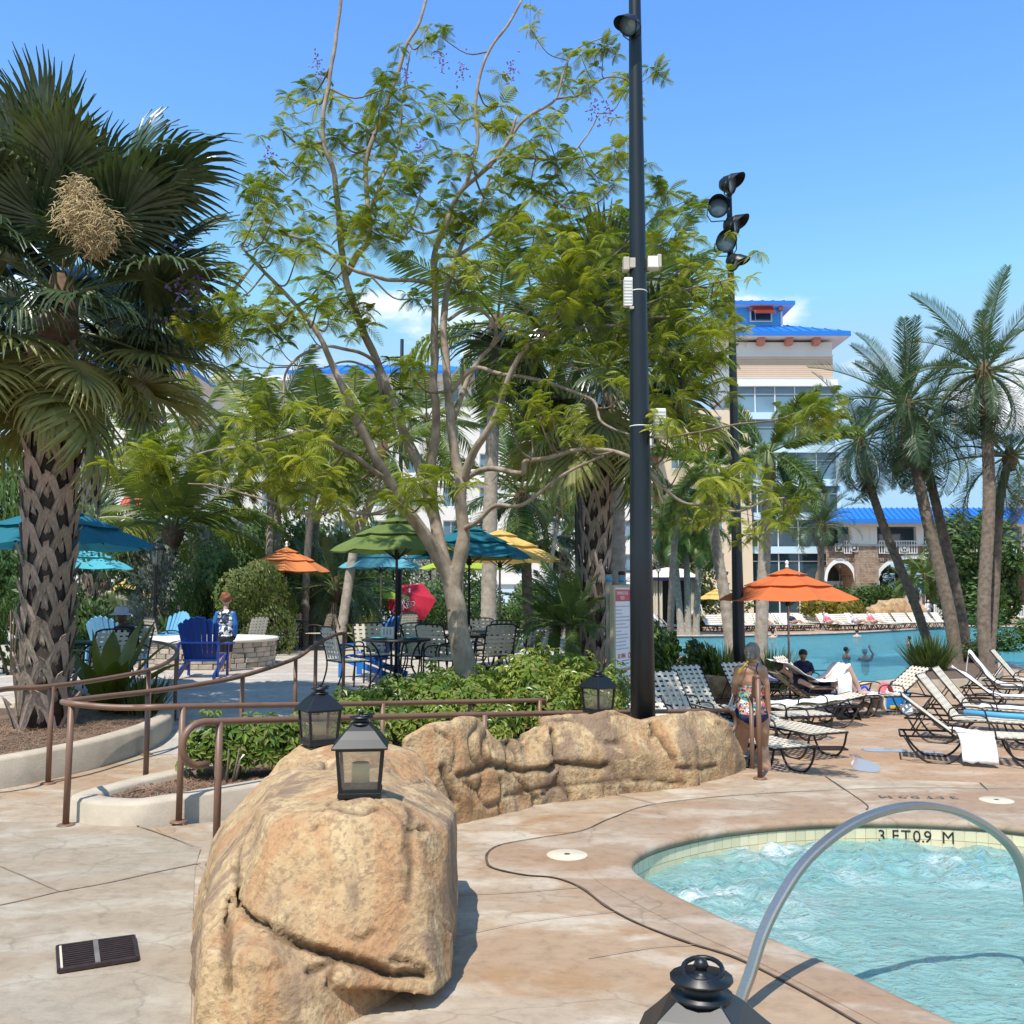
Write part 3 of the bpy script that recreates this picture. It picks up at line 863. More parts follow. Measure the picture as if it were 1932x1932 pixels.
def on_spa_wall(px):
    best = None
    for a, b in zip(seq[:-1], seq[1:]):
        for k in range(6):
            p = a.lerp(b, k / 6)
            pxx = 966 + FPX * p.x / (p.y * _c + (-.1 - CAMH) * _s)
            if p.y > 6.4 and (best is None or abs(pxx - px) < best[0]): best = (abs(pxx - px), p.copy(),(b - a).normalized())
    return best[1], best[2]
for tx, px in (('3',1661),('F',1687),('T',1708),('0',1728),('.',1739),('9',1750),('M',1788)):
    p, t = on_spa_wall(px)
    nin = Vector((t.y,-t.x,0))
    text_obj('depth_marking', tx,0.125, p + nin * 0.0185 + Vector((0,0,-0.128)), t,(0,0,1), M_text, shell)
wm = MB(); gx = 110; gy = 110
x0, x1, y0, y1 = .6,5.0,2.8,7.6
def insp(p, loop):
    c = False; n = len(loop); j = n - 1
    for i in range(n):
        if (loop[i][1] > p[1]) != (loop[j][1] > p[1]) and p[0] < (loop[j][0] - loop[i][0]) * (p[1] - loop[i][1]) / (loop[j][1] - loop[i][1]) + loop[i][0]: c = not c
        j = i
    return c
foam = []
big = offset_loop(spa,0.05)
ids = {}
def spaz(x, y):
    q = Vector((x * 3.2, y * 3.2,0.3)); jet = spafoam(x, y)
    return -0.185 + 0.018 * noise.noise(q) + (0.055 * noise.noise(q * 2.2) + 0.03 * noise.noise(q * 5)) * (0.25 + jet) + 0.035 * jet
def spafoam(x, y):
    f = 0.0
    for (cx, cy, r, a) in ((1.25,6.1,.75,1.0),(2.0,6.95,.8,1.0),(3.25,6.9,.75,.95),(2.7,7.2,.7,.8),(1.35,5.5,.5,.55),(4.2,6.3,.8,.8)):
        d = math.hypot(x - cx,(y - cy) * 1.15) / r; f = max(f, a * max(0.0,1 - d * d))
    return f
for i in range(gx + 1):
    for j in range(gy + 1):
        x = x0 + (x1 - x0) * i / gx; y = y0 + (y1 - y0) * j / gy
        ids[i, j] = len(wm.v); wm.v.append((x, y, spaz(x, y))); foam.append(spafoam(x, y))
for i in range(gx):
    for j in range(gy):
        cx = x0 + (x1 - x0) * (i + .5) / gx; cy = y0 + (y1 - y0) * (j + .5) / gy
        if insp((cx, cy), big): wm.f.append([ids[i, j], ids[i + 1, j], ids[i + 1, j + 1], ids[i, j + 1]]); wm.m.append(0); wm.sm.append(True)
spaw = struct(wm.build('spa_water', M_spa))
at = spaw.data.attributes.new('foam', 'FLOAT', 'POINT'); at.data.foreach_set('value', foam)
text_obj('deck_depth_marking', '3 FT 0.9 M',0.13, G(1732,1506) + Vector((0,0,.0125)),(-1,.06,0),(-.06,-1,0), M_worn, coping, sx=1.15)

# lower terrace with the big pool
pool_px = [(1200,1222),(1262,1232),(1330,1246),(1400,1266),(1470,1281),(1560,1285),(1640,1286),(1690,1282),(1722,1270),(1745,1256),(1768,1246),(1800,1238),(1850,1234),(1880,1240),(1905,1252),(1960,1262),(2060,1255),(2150,1235),(2100,1200),(1950,1184),(1850,1181),(1790,1182),(1700,1188),(1600,1193),(1500,1196),(1380,1198.5),(1280,1199),(1150,1198),(1130,1208)]
pool = [(p.x, p.y) for p in spline([G(a, b, TZ) for a, b in pool_px],5, True)]
terrace = struct(sheet('terrace', [(-1800,-60),(1800,-60),(1800,3000),(-1800,3000)], [pool], TZ, M_terrace))
NP = len(pool)
mb = MB()
pin = [p for p in pool]
mb.add([(p[0], p[1], TZ) for p in pin] + [(p[0], p[1], TZ - .18) for p in pin] + [(p[0], p[1],-1.9) for p in pin],
       [(i,(i + 1) % NP, NP + (i + 1) % NP, NP + i) for i in range(NP)],1)
mb.f += [[NP + i, NP + (i + 1) % NP,2 * NP + (i + 1) % NP,2 * NP + i] for i in range(NP)]; mb.m += [0] * NP; mb.sm += [False] * NP
vs_, fs_ = filled(pin, [],-1.9); mb.add(vs_, fs_,0)
struct(mb.build('pool_basin', [M_plaster, M_bluetile]))
struct(sheet('pool_water', pool, [], TZ - .11, M_pool))
# raised coping rim of the pool
mb = MB(); prof = [(-0.03,-.05),(-0.04,-.01),(0.0,.022),(0.30,.024),(0.33,.0)]
sgn = 1 if sum((pool[i][0] - pool[i - 1][0]) * (pool[i][1] + pool[i - 1][1]) for i in range(NP)) > 0 else -1
vs_ = []
for d, z in prof: vs_ += [(p[0], p[1], TZ + z) for p in offset_loop(pool, sgn * d)]
mb.add(vs_, [(k * NP + i, k * NP + (i + 1) % NP,(k + 1) * NP + (i + 1) % NP,(k + 1) * NP + i) for k in range(len(prof) - 1) for i in range(NP)],0, True)
struct(mb.build('pool_coping', M_coping))
# puddles by the drain
M_wet, _nt, _b = newmat('puddle'); _b.inputs['Base Color'].default_value = (0.30,0.26,0.26,1); _b.inputs['Roughness'].default_value = 0.04; _b.inputs['Specular IOR Level'].default_value = 0.9
for pts in ([(1602,1424),(1616,1423),(1630,1432),(1648,1440),(1661,1447),(1656,1457),(1630,1456),(1612,1452),(1606,1440),(1611,1432)], [(1625,1413),(1660,1412),(1700,1414),(1775,1419),(1770,1422),(1700,1419),(1640,1418)]):
    lp = [(p.x, p.y) for p in spline([G(a, b, TZ) for a, b in pts],4, True)]
    o = struct(sheet('puddle', lp, [], TZ + .004, M_wet))

# ramp down to the terrace and steps at the deck edge
mb = MB()
A = [(-1.92,6.14,.002),(.34,8.75,-.3),(2.35,10.75,-.496)]; B = [(-2.62,7.22,.002),(.25,10.3,-.3),(1.3,11.6,-.496)]
mb.add(A + B, [(0,1,4,3),(1,2,5,4)])
mb.add([(-2.62,7.22,.002),(.25,10.3,-.3),(1.3,11.6,-.496),(-2.62,7.22,-.7),(.25,10.3,-.7),(1.3,11.6,-.7)], [(0,1,4,3),(1,2,5,4)])
struct(mb.build('ramp', M_deck))
mb = MB()
for k in range(2):
    z = -0.17 * (k + 1); dd = 0.34 * (k + 1)
    mb.prism([(2.3,9.6),(2.56,9.46),(2.98,9.18),(3.3,9.12),(3.45,9.12 + dd),(3.05,9.2 + dd),(2.66,9.5 + dd),(2.3,9.7 + dd)], TZ - .05, z)
struct(mb.build('deck_steps', M_deck))

# walk and dining patio
mb = MB(); rows = []
ys = [10.5 + 0.5 * i for i in range(11)] + [17,20,25,32,42,60]
def xr(y): return -2.5 if y < 13.3 else (-2.3 + (y - 13.3) * 8.0 if y < 13.75 else 1.3 + max(0, y - 20) * .06)
ys = sorted(ys + [13.3,13.75])
for y in ys:
    r = xr(y); rows.append([(-34 + (r + 34) * k / 8, y, hz(y)) for k in range(9)])
vs_ = [p for r in rows for p in r]
mb.add(vs_, [(i * 9 + k, i * 9 + k + 1,(i + 1) * 9 + k + 1,(i + 1) * 9 + k) for i in range(len(rows) - 1) for k in range(8)])
rt = [r[-1] for r in rows]; k = len(rt)
mb.add(rt + [(p[0], p[1],-.6) for p in rt], [(i, k + i, k + i + 1, i + 1) for i in range(k - 1)])
bk = rows[-1]; mb.add(bk + [(p[0], p[1],-.6) for p in bk], [(i, i + 1,9 + i + 1,9 + i) for i in range(8)])
struct(mb.build('patio', M_patio))

# kerbs and planting beds
def curb(name, loop, w, z0, z1, label):
    lp = [Vector((p[0], p[1],0)) for p in loop]
    fine = [(p.x, p.y) for p in spline(lp,5, True)]
    n = len(fine)
    area = sum(fine[i - 1][0] * fine[i][1] - fine[i][0] * fine[i - 1][1] for i in range(n))
    sg = 1 if area > 0 else -1
    prof = [(0, z0),(0, z1 - .025),(.025, z1),(w - .02, z1),(w, z1 - .02),(w, z0)]
    mb = MB(); vs = []
    for d, z in prof: vs += [(p[0], p[1], z if not callable(z) else z(p)) for p in offset_loop(fine, sg * d)]
    mb.add(vs, [(k * n + i, k * n + (i + 1) % n,(k + 1) * n + (i + 1) % n,(k + 1) * n + i) for k in range(len(prof) - 1) for i in range(n)],0, True)
    o = mb.build(name, M_curb)
    tag(o, label, 'kerb')
    return offset_loop(fine, sg * w * .5)
isl = [(-3.42,7.62),(-3.30,7.42),(-3.09,7.30),(-2.79,7.27),(-2.55,7.45),(-2.2,7.83),(-1.4,8.72),(-.5,9.72),(.4,10.7),(1.25,11.7),(1.75,12.6),(1.6,13.3),(.6,13.75),(-1.4,13.75),(-2.15,13.4),(-2.38,12.4),(-2.42,11.2),(-2.5,10.2),(-2.85,9.1),(-3.25,8.2)]
isl_in = curb('planter_kerb', isl,.2,-.7,.17, 'low rounded concrete kerb of the central bed with the branching tree')
lft = [(-4.02,10.36),(-4.1,9.7),(-4.25,9.2),(-4.45,8.72),(-4.75,8.35),(-5.4,8.0),(-7,7.7),(-10,7.6),(-10.5,10),(-10,12.8),(-7,13.2),(-5.2,13.1),(-4.45,12.6),(-4.12,11.8),(-4.0,11.0)]
lft_in = curb('planter_kerb', lft,.2,-.2,.27, 'tall curving concrete kerb around the bed of the thick fan palm')
def bed(name, loop, z):
    vs, fs = filled(loop, [], z)
    # finer, slightly uneven
    bm = bmesh.new(); vv = [bm.verts.new(v) for v in vs]
    for f in fs:
        try: bm.faces.new([vv[i] for i in f])
        except ValueError: pass
    bmesh.ops.subdivide_edges(bm, edges=bm.edges, cuts=3, use_grid_fill=True)
    for v in bm.verts: v.co.z += 0.035 * noise.noise(v.co * 2.0)
    me = bpy.data.meshes.new(name); bm.to_mesh(me); bm.free(); me.materials.append(M_mulch)
    o = bpy.data.objects.new(name, me); col.objects.link(o); o['kind'] = 'structure'; return o
bed('mulch_bed', isl_in,.10); bed('mulch_bed', lft_in,.20)
# pine straw: loose needles on the beds
def straw(loop, z, n, region):
    mb = MB(); k = 0
    while k < n:
        x = random.uniform(region[0], region[1]); y = random.uniform(region[2], region[3])
        if not insp((x, y), loop): continue
        k += 1
        a = random.uniform(0, math.pi); L = random.uniform(.06,.16); h = z + 0.035 * noise.noise(Vector((x, y, z)) * 2.0) + random.uniform(.008,.03)
        d = Vector((math.cos(a), math.sin(a), random.uniform(-.2,.2))) * L / 2; s_ = Vector((-d.y, d.x,0)).normalized() * random.uniform(.0025,.005)
        c = Vector((x, y, h))
        mb.add([c - d - s_, c - d + s_, c + d + s_ * .3 + Vector((0,0,.01)), c + d - s_ * .3 + Vector((0,0,.01))], [(0,1,2,3)])
    return mb
o = straw(lft_in,.20,9000,(-6.2,-4.0,8.2,12.8)).build('pine_straw', M_straw); tag(o, 'loose brown pine straw covering the fan palm bed', 'mulch', kind='stuff')
o = straw(isl_in,.10,6000,(-3.4,-.2,7.3,10.5)).build('pine_straw', M_straw); tag(o, 'brown pine straw inside the low rounded kerb', 'mulch', kind='stuff')

# drains and lids
def grate(label, c4, nb, z, mid=True):
    c4 = [Vector(p) for p in c4]; c = sum(c4, Vector()) / 4; c.z = z
    t = thing('floor_drain', label, 'drain', c)
    a, b_, c_, d = [Vector((p.x, p.y, z)) for p in c4]   # TL TR BR BL
    def pt(u, v): return (a.lerp(b_, u)).lerp(d.lerp(c_, u), v)
    MB().add([pt(0,0) + Vector((0,0,.003)), pt(1,0) + Vector((0,0,.003)), pt(1,1) + Vector((0,0,.003)), pt(0,1) + Vector((0,0,.003))], [(3,2,1,0)]).build('sump', M_text, t)
    up = Vector((0,0,.011))
    f = MB()
    for u0, v0, u1, v1 in ((0,0,1,0),(1,0,1,1),(1,1,0,1),(0,1,0,0)): f.bar(pt(u0, v0) + up, pt(u1, v1) + up,.016,.016)
    f.build('drain_frame', M_grate, t)
    for k in range(nb):
        v = (k + .8) / (nb + .6)
        MB().bar(pt(.02, v) + up, pt(.98, v) + up,(a - d).length / nb * .42,.012).build('slat', M_grate, t)
    if mid:
        MB().bar(pt(.49,.02) + up * 1.7, pt(.49,.98) + up * 1.7,.022,.006).build('strap', M_bolt, t)
        MB().bar(pt(.035,.06) + up * 1.7, pt(.035,.97) + up * 1.7,.010,.006).build('strap', M_lid, t)
grate('rusty dark floor drain grate in the grey slab left of the big boulder', [G(108,1791,.006), G(252,1771,.006), G(259,1813,.006), G(111,1837,.006)],11,.006)
g0 = G(1562,1413, TZ)
grate('narrow slotted drain in the lower terrace next to a puddle', [g0 + Vector((-.24,.14,0)), g0 + Vector((.24,.14,0)), g0 + Vector((.24,-.14,0)), g0 + Vector((-.24,-.14,0))],6, TZ + .003, False)
for px, py, lab in ((1070,1613, 'round cream skimmer lid set in the apron by the dark joint'),(1880,1510, 'round cream skimmer lid on the deck behind the spa depth marks')):
    c = G(px, py,.006); r = .135
    t = thing('skimmer_lid', lab, 'lid', c)
    MB().lathe([(0,.006),(r * .93,.006),(r * .96,.003),(r,.003),(r,-.004)],32, c).build('cover', M_lid, t)
    MB().lathe([(.012,.008),(.02,.008),(.02,.006)],12, c).build('finger_hole', M_joint, t)

# ------------------------------------------------------------------ rocks
def V(*a): return Vector(a)
boulder_chunks = [
    # upper slab with the big front face, overhanging on the right
    [(-1.16,4.18,.30),(-1.02,4.02,.26),(-.72,3.98,.16),(-.33,4.10,.06),(-.25,4.30,.06),(-1.06,4.36,.70),(-.92,4.36,.735),(-.62,4.34,.735),(-.42,4.38,.69),(-.31,4.55,.62),
     (-.27,4.75,.30),(-.30,5.25,.56),(-.36,5.7,.45),(-1.22,4.7,.70),(-1.25,5.6,.70),(-.75,4.75,.785),(-.7,5.4,.76),(-.34,5.6,-.1),(-1.2,5.8,-.1),(-1.24,4.6,.3)],
    # lower foot
    [(-1.24,3.86,-.12),(-1.0,3.78,-.12),(-.72,3.86,-.12),(-.50,4.12,-.12),(-.34,4.45,-.12),(-.32,5.7,-.12),(-1.55,5.3,-.12),(-1.22,3.95,.26),(-1.0,3.90,.30),(-.78,3.98,.20),(-.60,4.2,.12),(-1.36,4.4,.34),(-.5,5.4,.3),(-1.4,5.2,.4)],
    # left flank
    [(-1.28,3.98,-.12),(-1.50,4.6,-.12),(-1.86,5.75,-.12),(-1.26,4.02,.20),(-1.36,4.5,.38),(-1.18,4.55,.62),(-1.72,5.65,.30),(-1.30,5.2,.68),(-1.5,5.95,.60),(-1.15,6.2,.70),(-1.1,5.0,.3),(-1.2,6.3,-.12),(-1.7,6.05,-.12)],
    # back, under the far lantern
    [(-1.74,6.0,-.12),(-1.62,6.1,.44),(-1.50,6.25,.66),(-1.36,6.62,.74),(-1.08,6.66,.75),(-.85,5.9,.71),(-.62,6.4,.66),(-.45,6.0,.45),(-.40,6.6,-.12),(-.62,7.05,-.12),(-1.1,6.75,-.12),(-.7,6.95,.6)],
    [(-.42,4.5,.60),(-.30,5.0,.60),(-.34,5.5,.55),(-.62,5.2,.73),(-.55,4.7,.72),(-.28,4.9,.35),(-.5,5.6,.68)],
]
boulder_cracks = [([(448,1686),(457,1717),(469,1730),(519,1761),(563,1780),(629,1799),(691,1817),(744,1836),(832,1842)],.022,.065),
                  ([(563,1783),(629,1806),(691,1826),(744,1842)],.02,.035),
                  ([(448,1686),(452,1627),(482,1533),(494,1499)],.022,.022),([(432,1702),(429,1783),(426,1900)],.024,.045),([(432,1702),(410,1740),(385,1770)],.018,.03),
                  ([(541,1531),(613,1533),(685,1544),(726,1528)],.013,.02),([(619,1533),(624,1513)],.014,.02),
                  ([(772,1530),(776,1564),(769,1595),(777,1642),(765,1720)],.022,.022),([(776,1561),(816,1564)],.018,.03),
                  ([(669,1767),(690,1770),(713,1749)],.013,.02),([(529,1758),(548,1717)],.012,.016),([(582,1835),(629,1812),(613,1871)],.02,.035),
                  ([(738,1808),(785,1816),(813,1830)],.014,.025),([(600,1560),(592,1575)],.01,.012),([(700,1570),(690,1600)],.01,.012),([(440,1640),(452,1630)],.015,.03),
                  ([(385,1660),(395,1690),(388,1720)],.016,.03),([(620,1475),(640,1470)],.012,.02),([(460,1490),(455,1450)],.014,.016)]
t = thing('boulder', 'big tan sandstone boulder with a wide undercut crack and two lanterns on it', 'boulder',(-.9,5.0,0))
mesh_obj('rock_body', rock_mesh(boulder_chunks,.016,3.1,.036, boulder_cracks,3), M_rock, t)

def chunk(x0, x1, yb, yt, depth, h, hb, lean=.0, w=.8):
    """a block of rock: base line from x0..x1, front base y, front top y, depth, heights"""
    xm = (x0 + x1) / 2; k = (x1 - x0) / 2
    return [(x0, yb[0],-.55),(x1, yb[1],-.55),(x0 - .02, yb[0] - .01,.05),(x1 + .02, yb[1] - .01,.05),(x0 + .05, yt[0], h[0]),(xm,(yt[0] + yt[1]) / 2 + .02, max(h) + .02),(x1 - .05, yt[1], h[1]),
            (x0, yt[0] + depth, hb),(x1, yt[1] + depth, hb),(x0, yb[0] + depth + .05,-.55),(x1, yb[1] + depth + .05,-.55),(x0, yb[0] - .03, h[0] * .55),(x1, yb[1] - .03, h[1] * .55),(xm,(yb[0] + yb[1]) / 2 - .06,.3)]
wall_chunks = [
    chunk(-.85,-.36,(7.1,7.42),(7.2,7.5),.30,(.66,.70),.60),
    chunk(-.55,-.10,(7.30,7.72),(7.45,7.80),.35,(.72,.58),.5),
    chunk(-.20,.14,(7.66,7.95),(7.75,8.05),.38,(.55,.50),.4),
    chunk(.06,.36,(7.95,8.14),(8.15,8.3),.3,(.56,.60),.5),
    chunk(.24,.72,(8.08,8.36),(8.25,8.55),.5,(.66,.66),.6),
    chunk(.60,1.22,(8.33,8.58),(8.5,8.75),.62,(.66,.58),.5),
    chunk(1.12,1.62,(8.56,8.82),(8.75,9.0),.55,(.56,.60),.5),
    chunk(1.52,2.12,(8.80,9.35),(9.0,9.5),.40,(.60,.50),.42),
    [(1.9,9.05,-.2),(2.32,9.62,-.2),(2.30,9.60,.02),(2.08,9.35,.50),(1.9,9.2,.56),(2.0,9.7,.44),(2.2,9.8,-.2),(1.7,9.6,-.2),(2.24,9.5,.2)],
    [(-.35,7.5,-.1),(.2,7.92,-.1),(-.3,7.52,.16),(.15,7.93,.14),(0,8.2,.1),(-.3,7.9,.2)],
    [(.35,8.08,-.1),(.95,8.38,-.1),(.4,8.1,.13),(.9,8.4,.16),(.9,8.7,.1),(.4,8.5,.1)],
]
wall_cracks = [([(868,1462),(900,1455),(930,1440),(955,1450),(985,1455),(1040,1450),(1060,1440),(1130,1448),(1150,1442)],.032,.05),
               ([(960,1395),(972,1420),(978,1442)],.03,.04),([(1046,1378),(1050,1410),(1052,1440),(1035,1455)],.036,.06),
               ([(1228,1360),(1240,1385),(1262,1415),(1275,1440)],.03,.045),([(1228,1390),(1240,1375)],.03,.04),([(1145,1402),(1175,1402)],.025,.03),
               ([(832,1450),(845,1490),(856,1520)],.035,.06),([(1275,1447),(1320,1450),(1360,1442)],.028,.03),([(1290,1475),(1200,1470),(1070,1480),(985,1492),(935,1505)],.02,.02),
               ([(1043,1352),(1060,1356),(1090,1362)],.02,.02),([(1148,1350),(1175,1345),(1185,1352)],.016,.02),([(950,1372),(965,1390),(962,1410)],.03,.03),([(820,1380),(850,1400)],.02,.03)]
t = thing('rock_wall', 'long low sandstone rock wall running to the black lamp pole', 'rock wall',(.7,8.4,0))
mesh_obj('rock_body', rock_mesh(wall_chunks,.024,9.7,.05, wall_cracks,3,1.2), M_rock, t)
t = thing('boulder', 'tan rock under the lantern whose black lid pokes up beside the steel spa rail', 'boulder',(.35,1.7,0))
mesh_obj('rock_body', rock_mesh([[(-.1,1.2,-.1),(.85,1.2,-.1),(.85,2.1,-.1),(-.1,2.1,-.1),(0,1.3,.6),(.7,1.3,.6),(.65,2.0,.58),(.05,2.0,.58),(.36,1.8,.67),(.2,1.7,.66),(.5,1.7,.66)]],.035,5.5,.03), M_rock, t)
t = thing('boulder', 'flat reddish boulder between the strap loungers and the shrub bed', 'boulder',(3.2,17.3, TZ))
c = P(1330,1275,18.6)
mesh_obj('rock_body', rock_mesh([[(c.x - .75,18.3, TZ),(c.x + .9,18.2, TZ),(c.x - .6,18.3, TZ + .55),(c.x + .7,18.3, TZ + .62),(c.x - .5,19.2, TZ + .6),(c.x + .6,19.2, TZ + .62),(c.x - .8,19.4, TZ),(c.x + .8,19.4, TZ)]],.05,1.5,.06), M_rock, t)

# ------------------------------------------------------------------ lanterns
def make_lantern():
    t = thing('lantern', '', 'lantern')
    w0, w1, h = .088,.104,.205                    # half width bottom / top, body height
    MB().box((0,0,.012),(.20,.20,.024)).build('base', M_black, t, bevel=.003)
    for sx in (-1,1):
        for sy in (-1,1):
            MB().bar((sx * w0, sy * w0,.02),(sx * w1, sy * w1,.02 + h),.015,.015).build('corner_post', M_black, t)
    for z, w in ((.03, w0),(.018 + h, w1)):
        fr = MB()
        for a in range(4):
            M = Matrix.Rotation(a * math.pi / 2,3, 'Z')
            fr.bar(M @ V(-w - .004,-w, z), M @ V(w + .004,-w, z),.014,.016)
        fr.build('panel_frame', M_black, t)
    for a in range(4):
        M = Matrix.Rotation(a * math.pi / 2,3, 'Z')
        MB().add([M @ V(-w0,-w0 + .002,.03), M @ V(w0,-w0 + .002,.03), M @ V(w1,-w1 + .002, h + .02), M @ V(-w1,-w1 + .002, h + .02)], [(0,1,2,3)]).build('pane', M_lglass, t)
    r = MB(); prof = [(.128, h + .018),(.130, h + .026),(.098, h + .062),(.068, h + .098),(.042, h + .122),(.040, h + .126)]
    r.lathe([(a * math.sqrt(2), z) for a, z in prof],4, a0=math.pi / 4, smooth=False).build('roof', M_black, t, bevel=.002)
    cp = MB(); cp.lathe([(.050, h + .118),(.056, h + .122),(.056, h + .128),(.038, h + .131),(.034, h + .150),(.057, h + .152),(.057, h + .157),(.012, h + .162),(.010, h + .172),(.014, h + .176),(.010, h + .186),(0, h + .19)],16)
    cp.build('cap', M_black, t)
    ring = MB(); ring.tube([V(  .044 * math.cos(a) + .016,.036 * math.sin(a), h + .163 + .006 * math.cos(a)) for a in np.linspace(0,2 * math.pi,20)[:-1]],.0045,6, closed=True)
    ring.build('carry_ring', M_black, t)
    MB().lathe([(.040,.024),(.043,.03),(.043,.06)],20).build('candle_cup', M_black, t)
    MB().lathe([(.042,.06),(.042,.145),(.038,.149),(.026,.143),(0,.142)],20).build('candle', M_candle, t)
    return t
lan0 = make_lantern()
def lantern(loc, rz, label, first=[True], sc=1.0):
    t = lan0 if first[0] else copy_tree(lan0)
    first[0] = False
    place(t, loc, rz, sc); t['label'] = label; t['group'] = 'black candle lanterns on the rocks'
def topz(x, y, names=('rock_body',)):
    dg = bpy.context.evaluated_depsgraph_get(); best = -9
    for o in list(col.objects):
        if o.type == 'MESH' and o.name.split('.')[0] == 'rock_body':
            L = WLOC.get(o.name, V(0,0,0)); me = o.data
            n = len(me.vertices); co = np.empty(n * 3); me.vertices.foreach_get('co', co); co = co.reshape(-1,3) + np.array(L)
            m = np.hypot(co[:,0] - x, co[:,1] - y) < .09
            if m.any(): best = max(best, np.percentile(co[m,2],88))
    return best
for px, py, D, rz, lab in ((680,1487,4.62,.10, 'open black lantern with cream candle on the front edge of the big boulder'),
                           (602,1404,6.42,.55, 'black lantern on the back of the big boulder before the brown rail'),
                           (1129,1338,8.72,.70, 'black lantern on top of the rock wall beside the black pole')):
    p = P(px, py, D); z = topz(p.x, p.y)
    lantern((p.x, p.y, z - .004), rz, lab)
p = P(1322,1775,1.80); lantern((p.x, p.y, topz(p.x, p.y) - .004),1.25, 'black lantern lid and knob next to the foot of the steel spa rail', sc=1.0)

# ------------------------------------------------------------------ brown pipe handrails
def post(mb_name, a, b, parent, plate=True, r=.024):
    a = Vector(a); b = Vector(b)
    MB().tube([a, b], r,12).build('post', M_brown, parent)
    if plate: MB().lathe([(.066,0),(.066,.007),(.055,.014),(.026,.016)],20, a).build('base_plate', M_brown, parent)
def rail_tube(pts, parent, r=.0235, name='rail'):
    MB().tube(pts, r,12).build(name, M_brown, parent)
# rail A, near side of the ramp, looped left end
A0 = V(-1.96,6.2,.905); A1 = V(.34,9.0,.615); A2 = V(2.42,10.86,.42)
t = thing('handrail', 'brown pipe handrail with a looped end by the big boulder', 'handrail',(-1.96,6.2,0))
dA = (A1 - A0).normalized(); back = V(-dA.x,-dA.y,0).normalized()
loop = [A0 + back * .02]
c0 = A0 + back * .02 + V(0,0,-.135)
for a in range(1,12):
    th = math.pi / 2 + math.pi * a / 12
    loop.append(c0 + back * (-math.cos(th)) * .135 + V(0,0, math.sin(th)) * .135)
loop.append(c0 + V(0,0,-.135) - back * .05)
rail_tube(list(reversed(loop)) + spline([A0, A0.lerp(A1,.5) + V(0,0,.005), A1, A2],8), t)
end = [A2]
dd = (A2 - A1).normalized(); fw = V(dd.x, dd.y,0).normalized(); c1 = A2 + V(0,0,-.13)
for a in range(1,13):
    th = math.pi / 2 - math.pi * a / 12
    end.append(c1 + fw * math.cos(th) * .13 + V(0,0, math.sin(th)) * .13)
end.append(end[-1] - fw * .16)
rail_tube(end, t, name='rail_loop')
for q, z in ((0.03,0.0),(.38,-.11),(.75,-.23)):
    p = A0.lerp(A1, q); post('p',(p.x, p.y, z - .002),(p.x, p.y, p.z), t)
for q, z in ((0.45,-.40),(.93,-.49)):
    p = A1.lerp(A2, q); post('p',(p.x, p.y, z),(p.x, p.y, p.z), t)
# rail B + C share the corner post, flank the island bed
B0 = P(135,1327,7.31); B1 = P(345,1333,7.42); B2 = P(720,1327,9.0); B3 = P(1020,1321,10.45)
t = thing('handrail', 'brown pipe handrail turning a corner in front of the low rounded kerb', 'handrail',(B0.x, B0.y,0))
cor = P(118,1324,7.55)
bend = [B3]; fwb = (B3 - B2); fwb.z = 0; fwb.normalize()
for a in range(1,7):
    th = math.pi / 2 - math.pi / 2 * a / 6
    bend.append(B3 + V(0,0,-.10) + fwb * math.cos(th) * .10 + V(0,0, math.sin(th)) * .10)
bend.append(bend[-1] + V(0,0,-.12))
C = [cor + V(.02,.03,0), P(200,1314,8.0), P(280,1305,8.5), P(370,1292,9.0), P(458,1275,9.7), P(558,1242,11.4), P(596,1216,12.4), P(630,1199,13.1), P(652,1194,13.5)]
rail_tube(spline([cor, B0 + V(0,-.01,0), P(190,1333,7.32), P(250,1335,7.33), B1, B2, B3],8) + bend[1:], t)
rail_tube(spline(C,8), t)
for p, z in ((B0,0),(B1,0),(P(620,1328,8.45),-.09),(P(722,1327,9.0),-.14),(P(887,1324,9.8),-.2),(P(1018,1321,10.42),-.26)):
    post('p',(p.x, p.y - .02, z),(p.x, p.y, p.z), t)
for p, z in ((P(280,1305,8.5),0),(P(458,1275,9.7),0),(P(558,1242,11.4),.03),(P(596,1216,12.4), hz(12.4)),(P(649,1194,13.45), hz(13.45))):
    post('p',(p.x, p.y, z),(p.x, p.y, p.z), t)
# rail D along the palm bed
t = thing('handrail', 'brown pipe handrail curving back around the thick fan palm bed', 'handrail',(-4.28,8.9,0))
Dp = [V(-5.6,7.3,.88), P(-60,1308,8.1), P(20,1299,8.55), P(95,1295,8.86), P(190,1282,9.6), P(280,1264,10.45), P(318,1248,11.6), P(333,1233,12.4), P(328,1222,13.2), P(305,1213,14.6), P(265,1208,16.6)]
rail_tube(spline(Dp,8), t)
for p, z in ((P(98,1295,8.87),0),(P(281,1264,10.45),0),(P(333,1233,12.4), hz(12.4)),(P(265,1208,16.5),.3)):
    post('p',(p.x, p.y, z),(p.x, p.y, p.z), t)
# stair rail at the deck edge
t = thing('handrail', 'short brown stair handrail beside the woman in the floral swimsuit', 'handrail',(2.3,9.1,0))
n0 = P(1430,1280,9.1); f0 = P(1417,1318,10.0)
post('p',(n0.x,9.1,0),(n0.x,9.1, n0.z), t)
post('p',(f0.x,10.0,-.34),(f0.x,10.0, f0.z), t)
rail_tube([n0 + V(.0,-.02,-.004), n0 + V(0,.02,.012), n0 + V(-.006,.1,.0), f0 + V(.004,-.1,.05), f0 + V(0,0,.012), f0 + V(0,.05,-.03)], t)

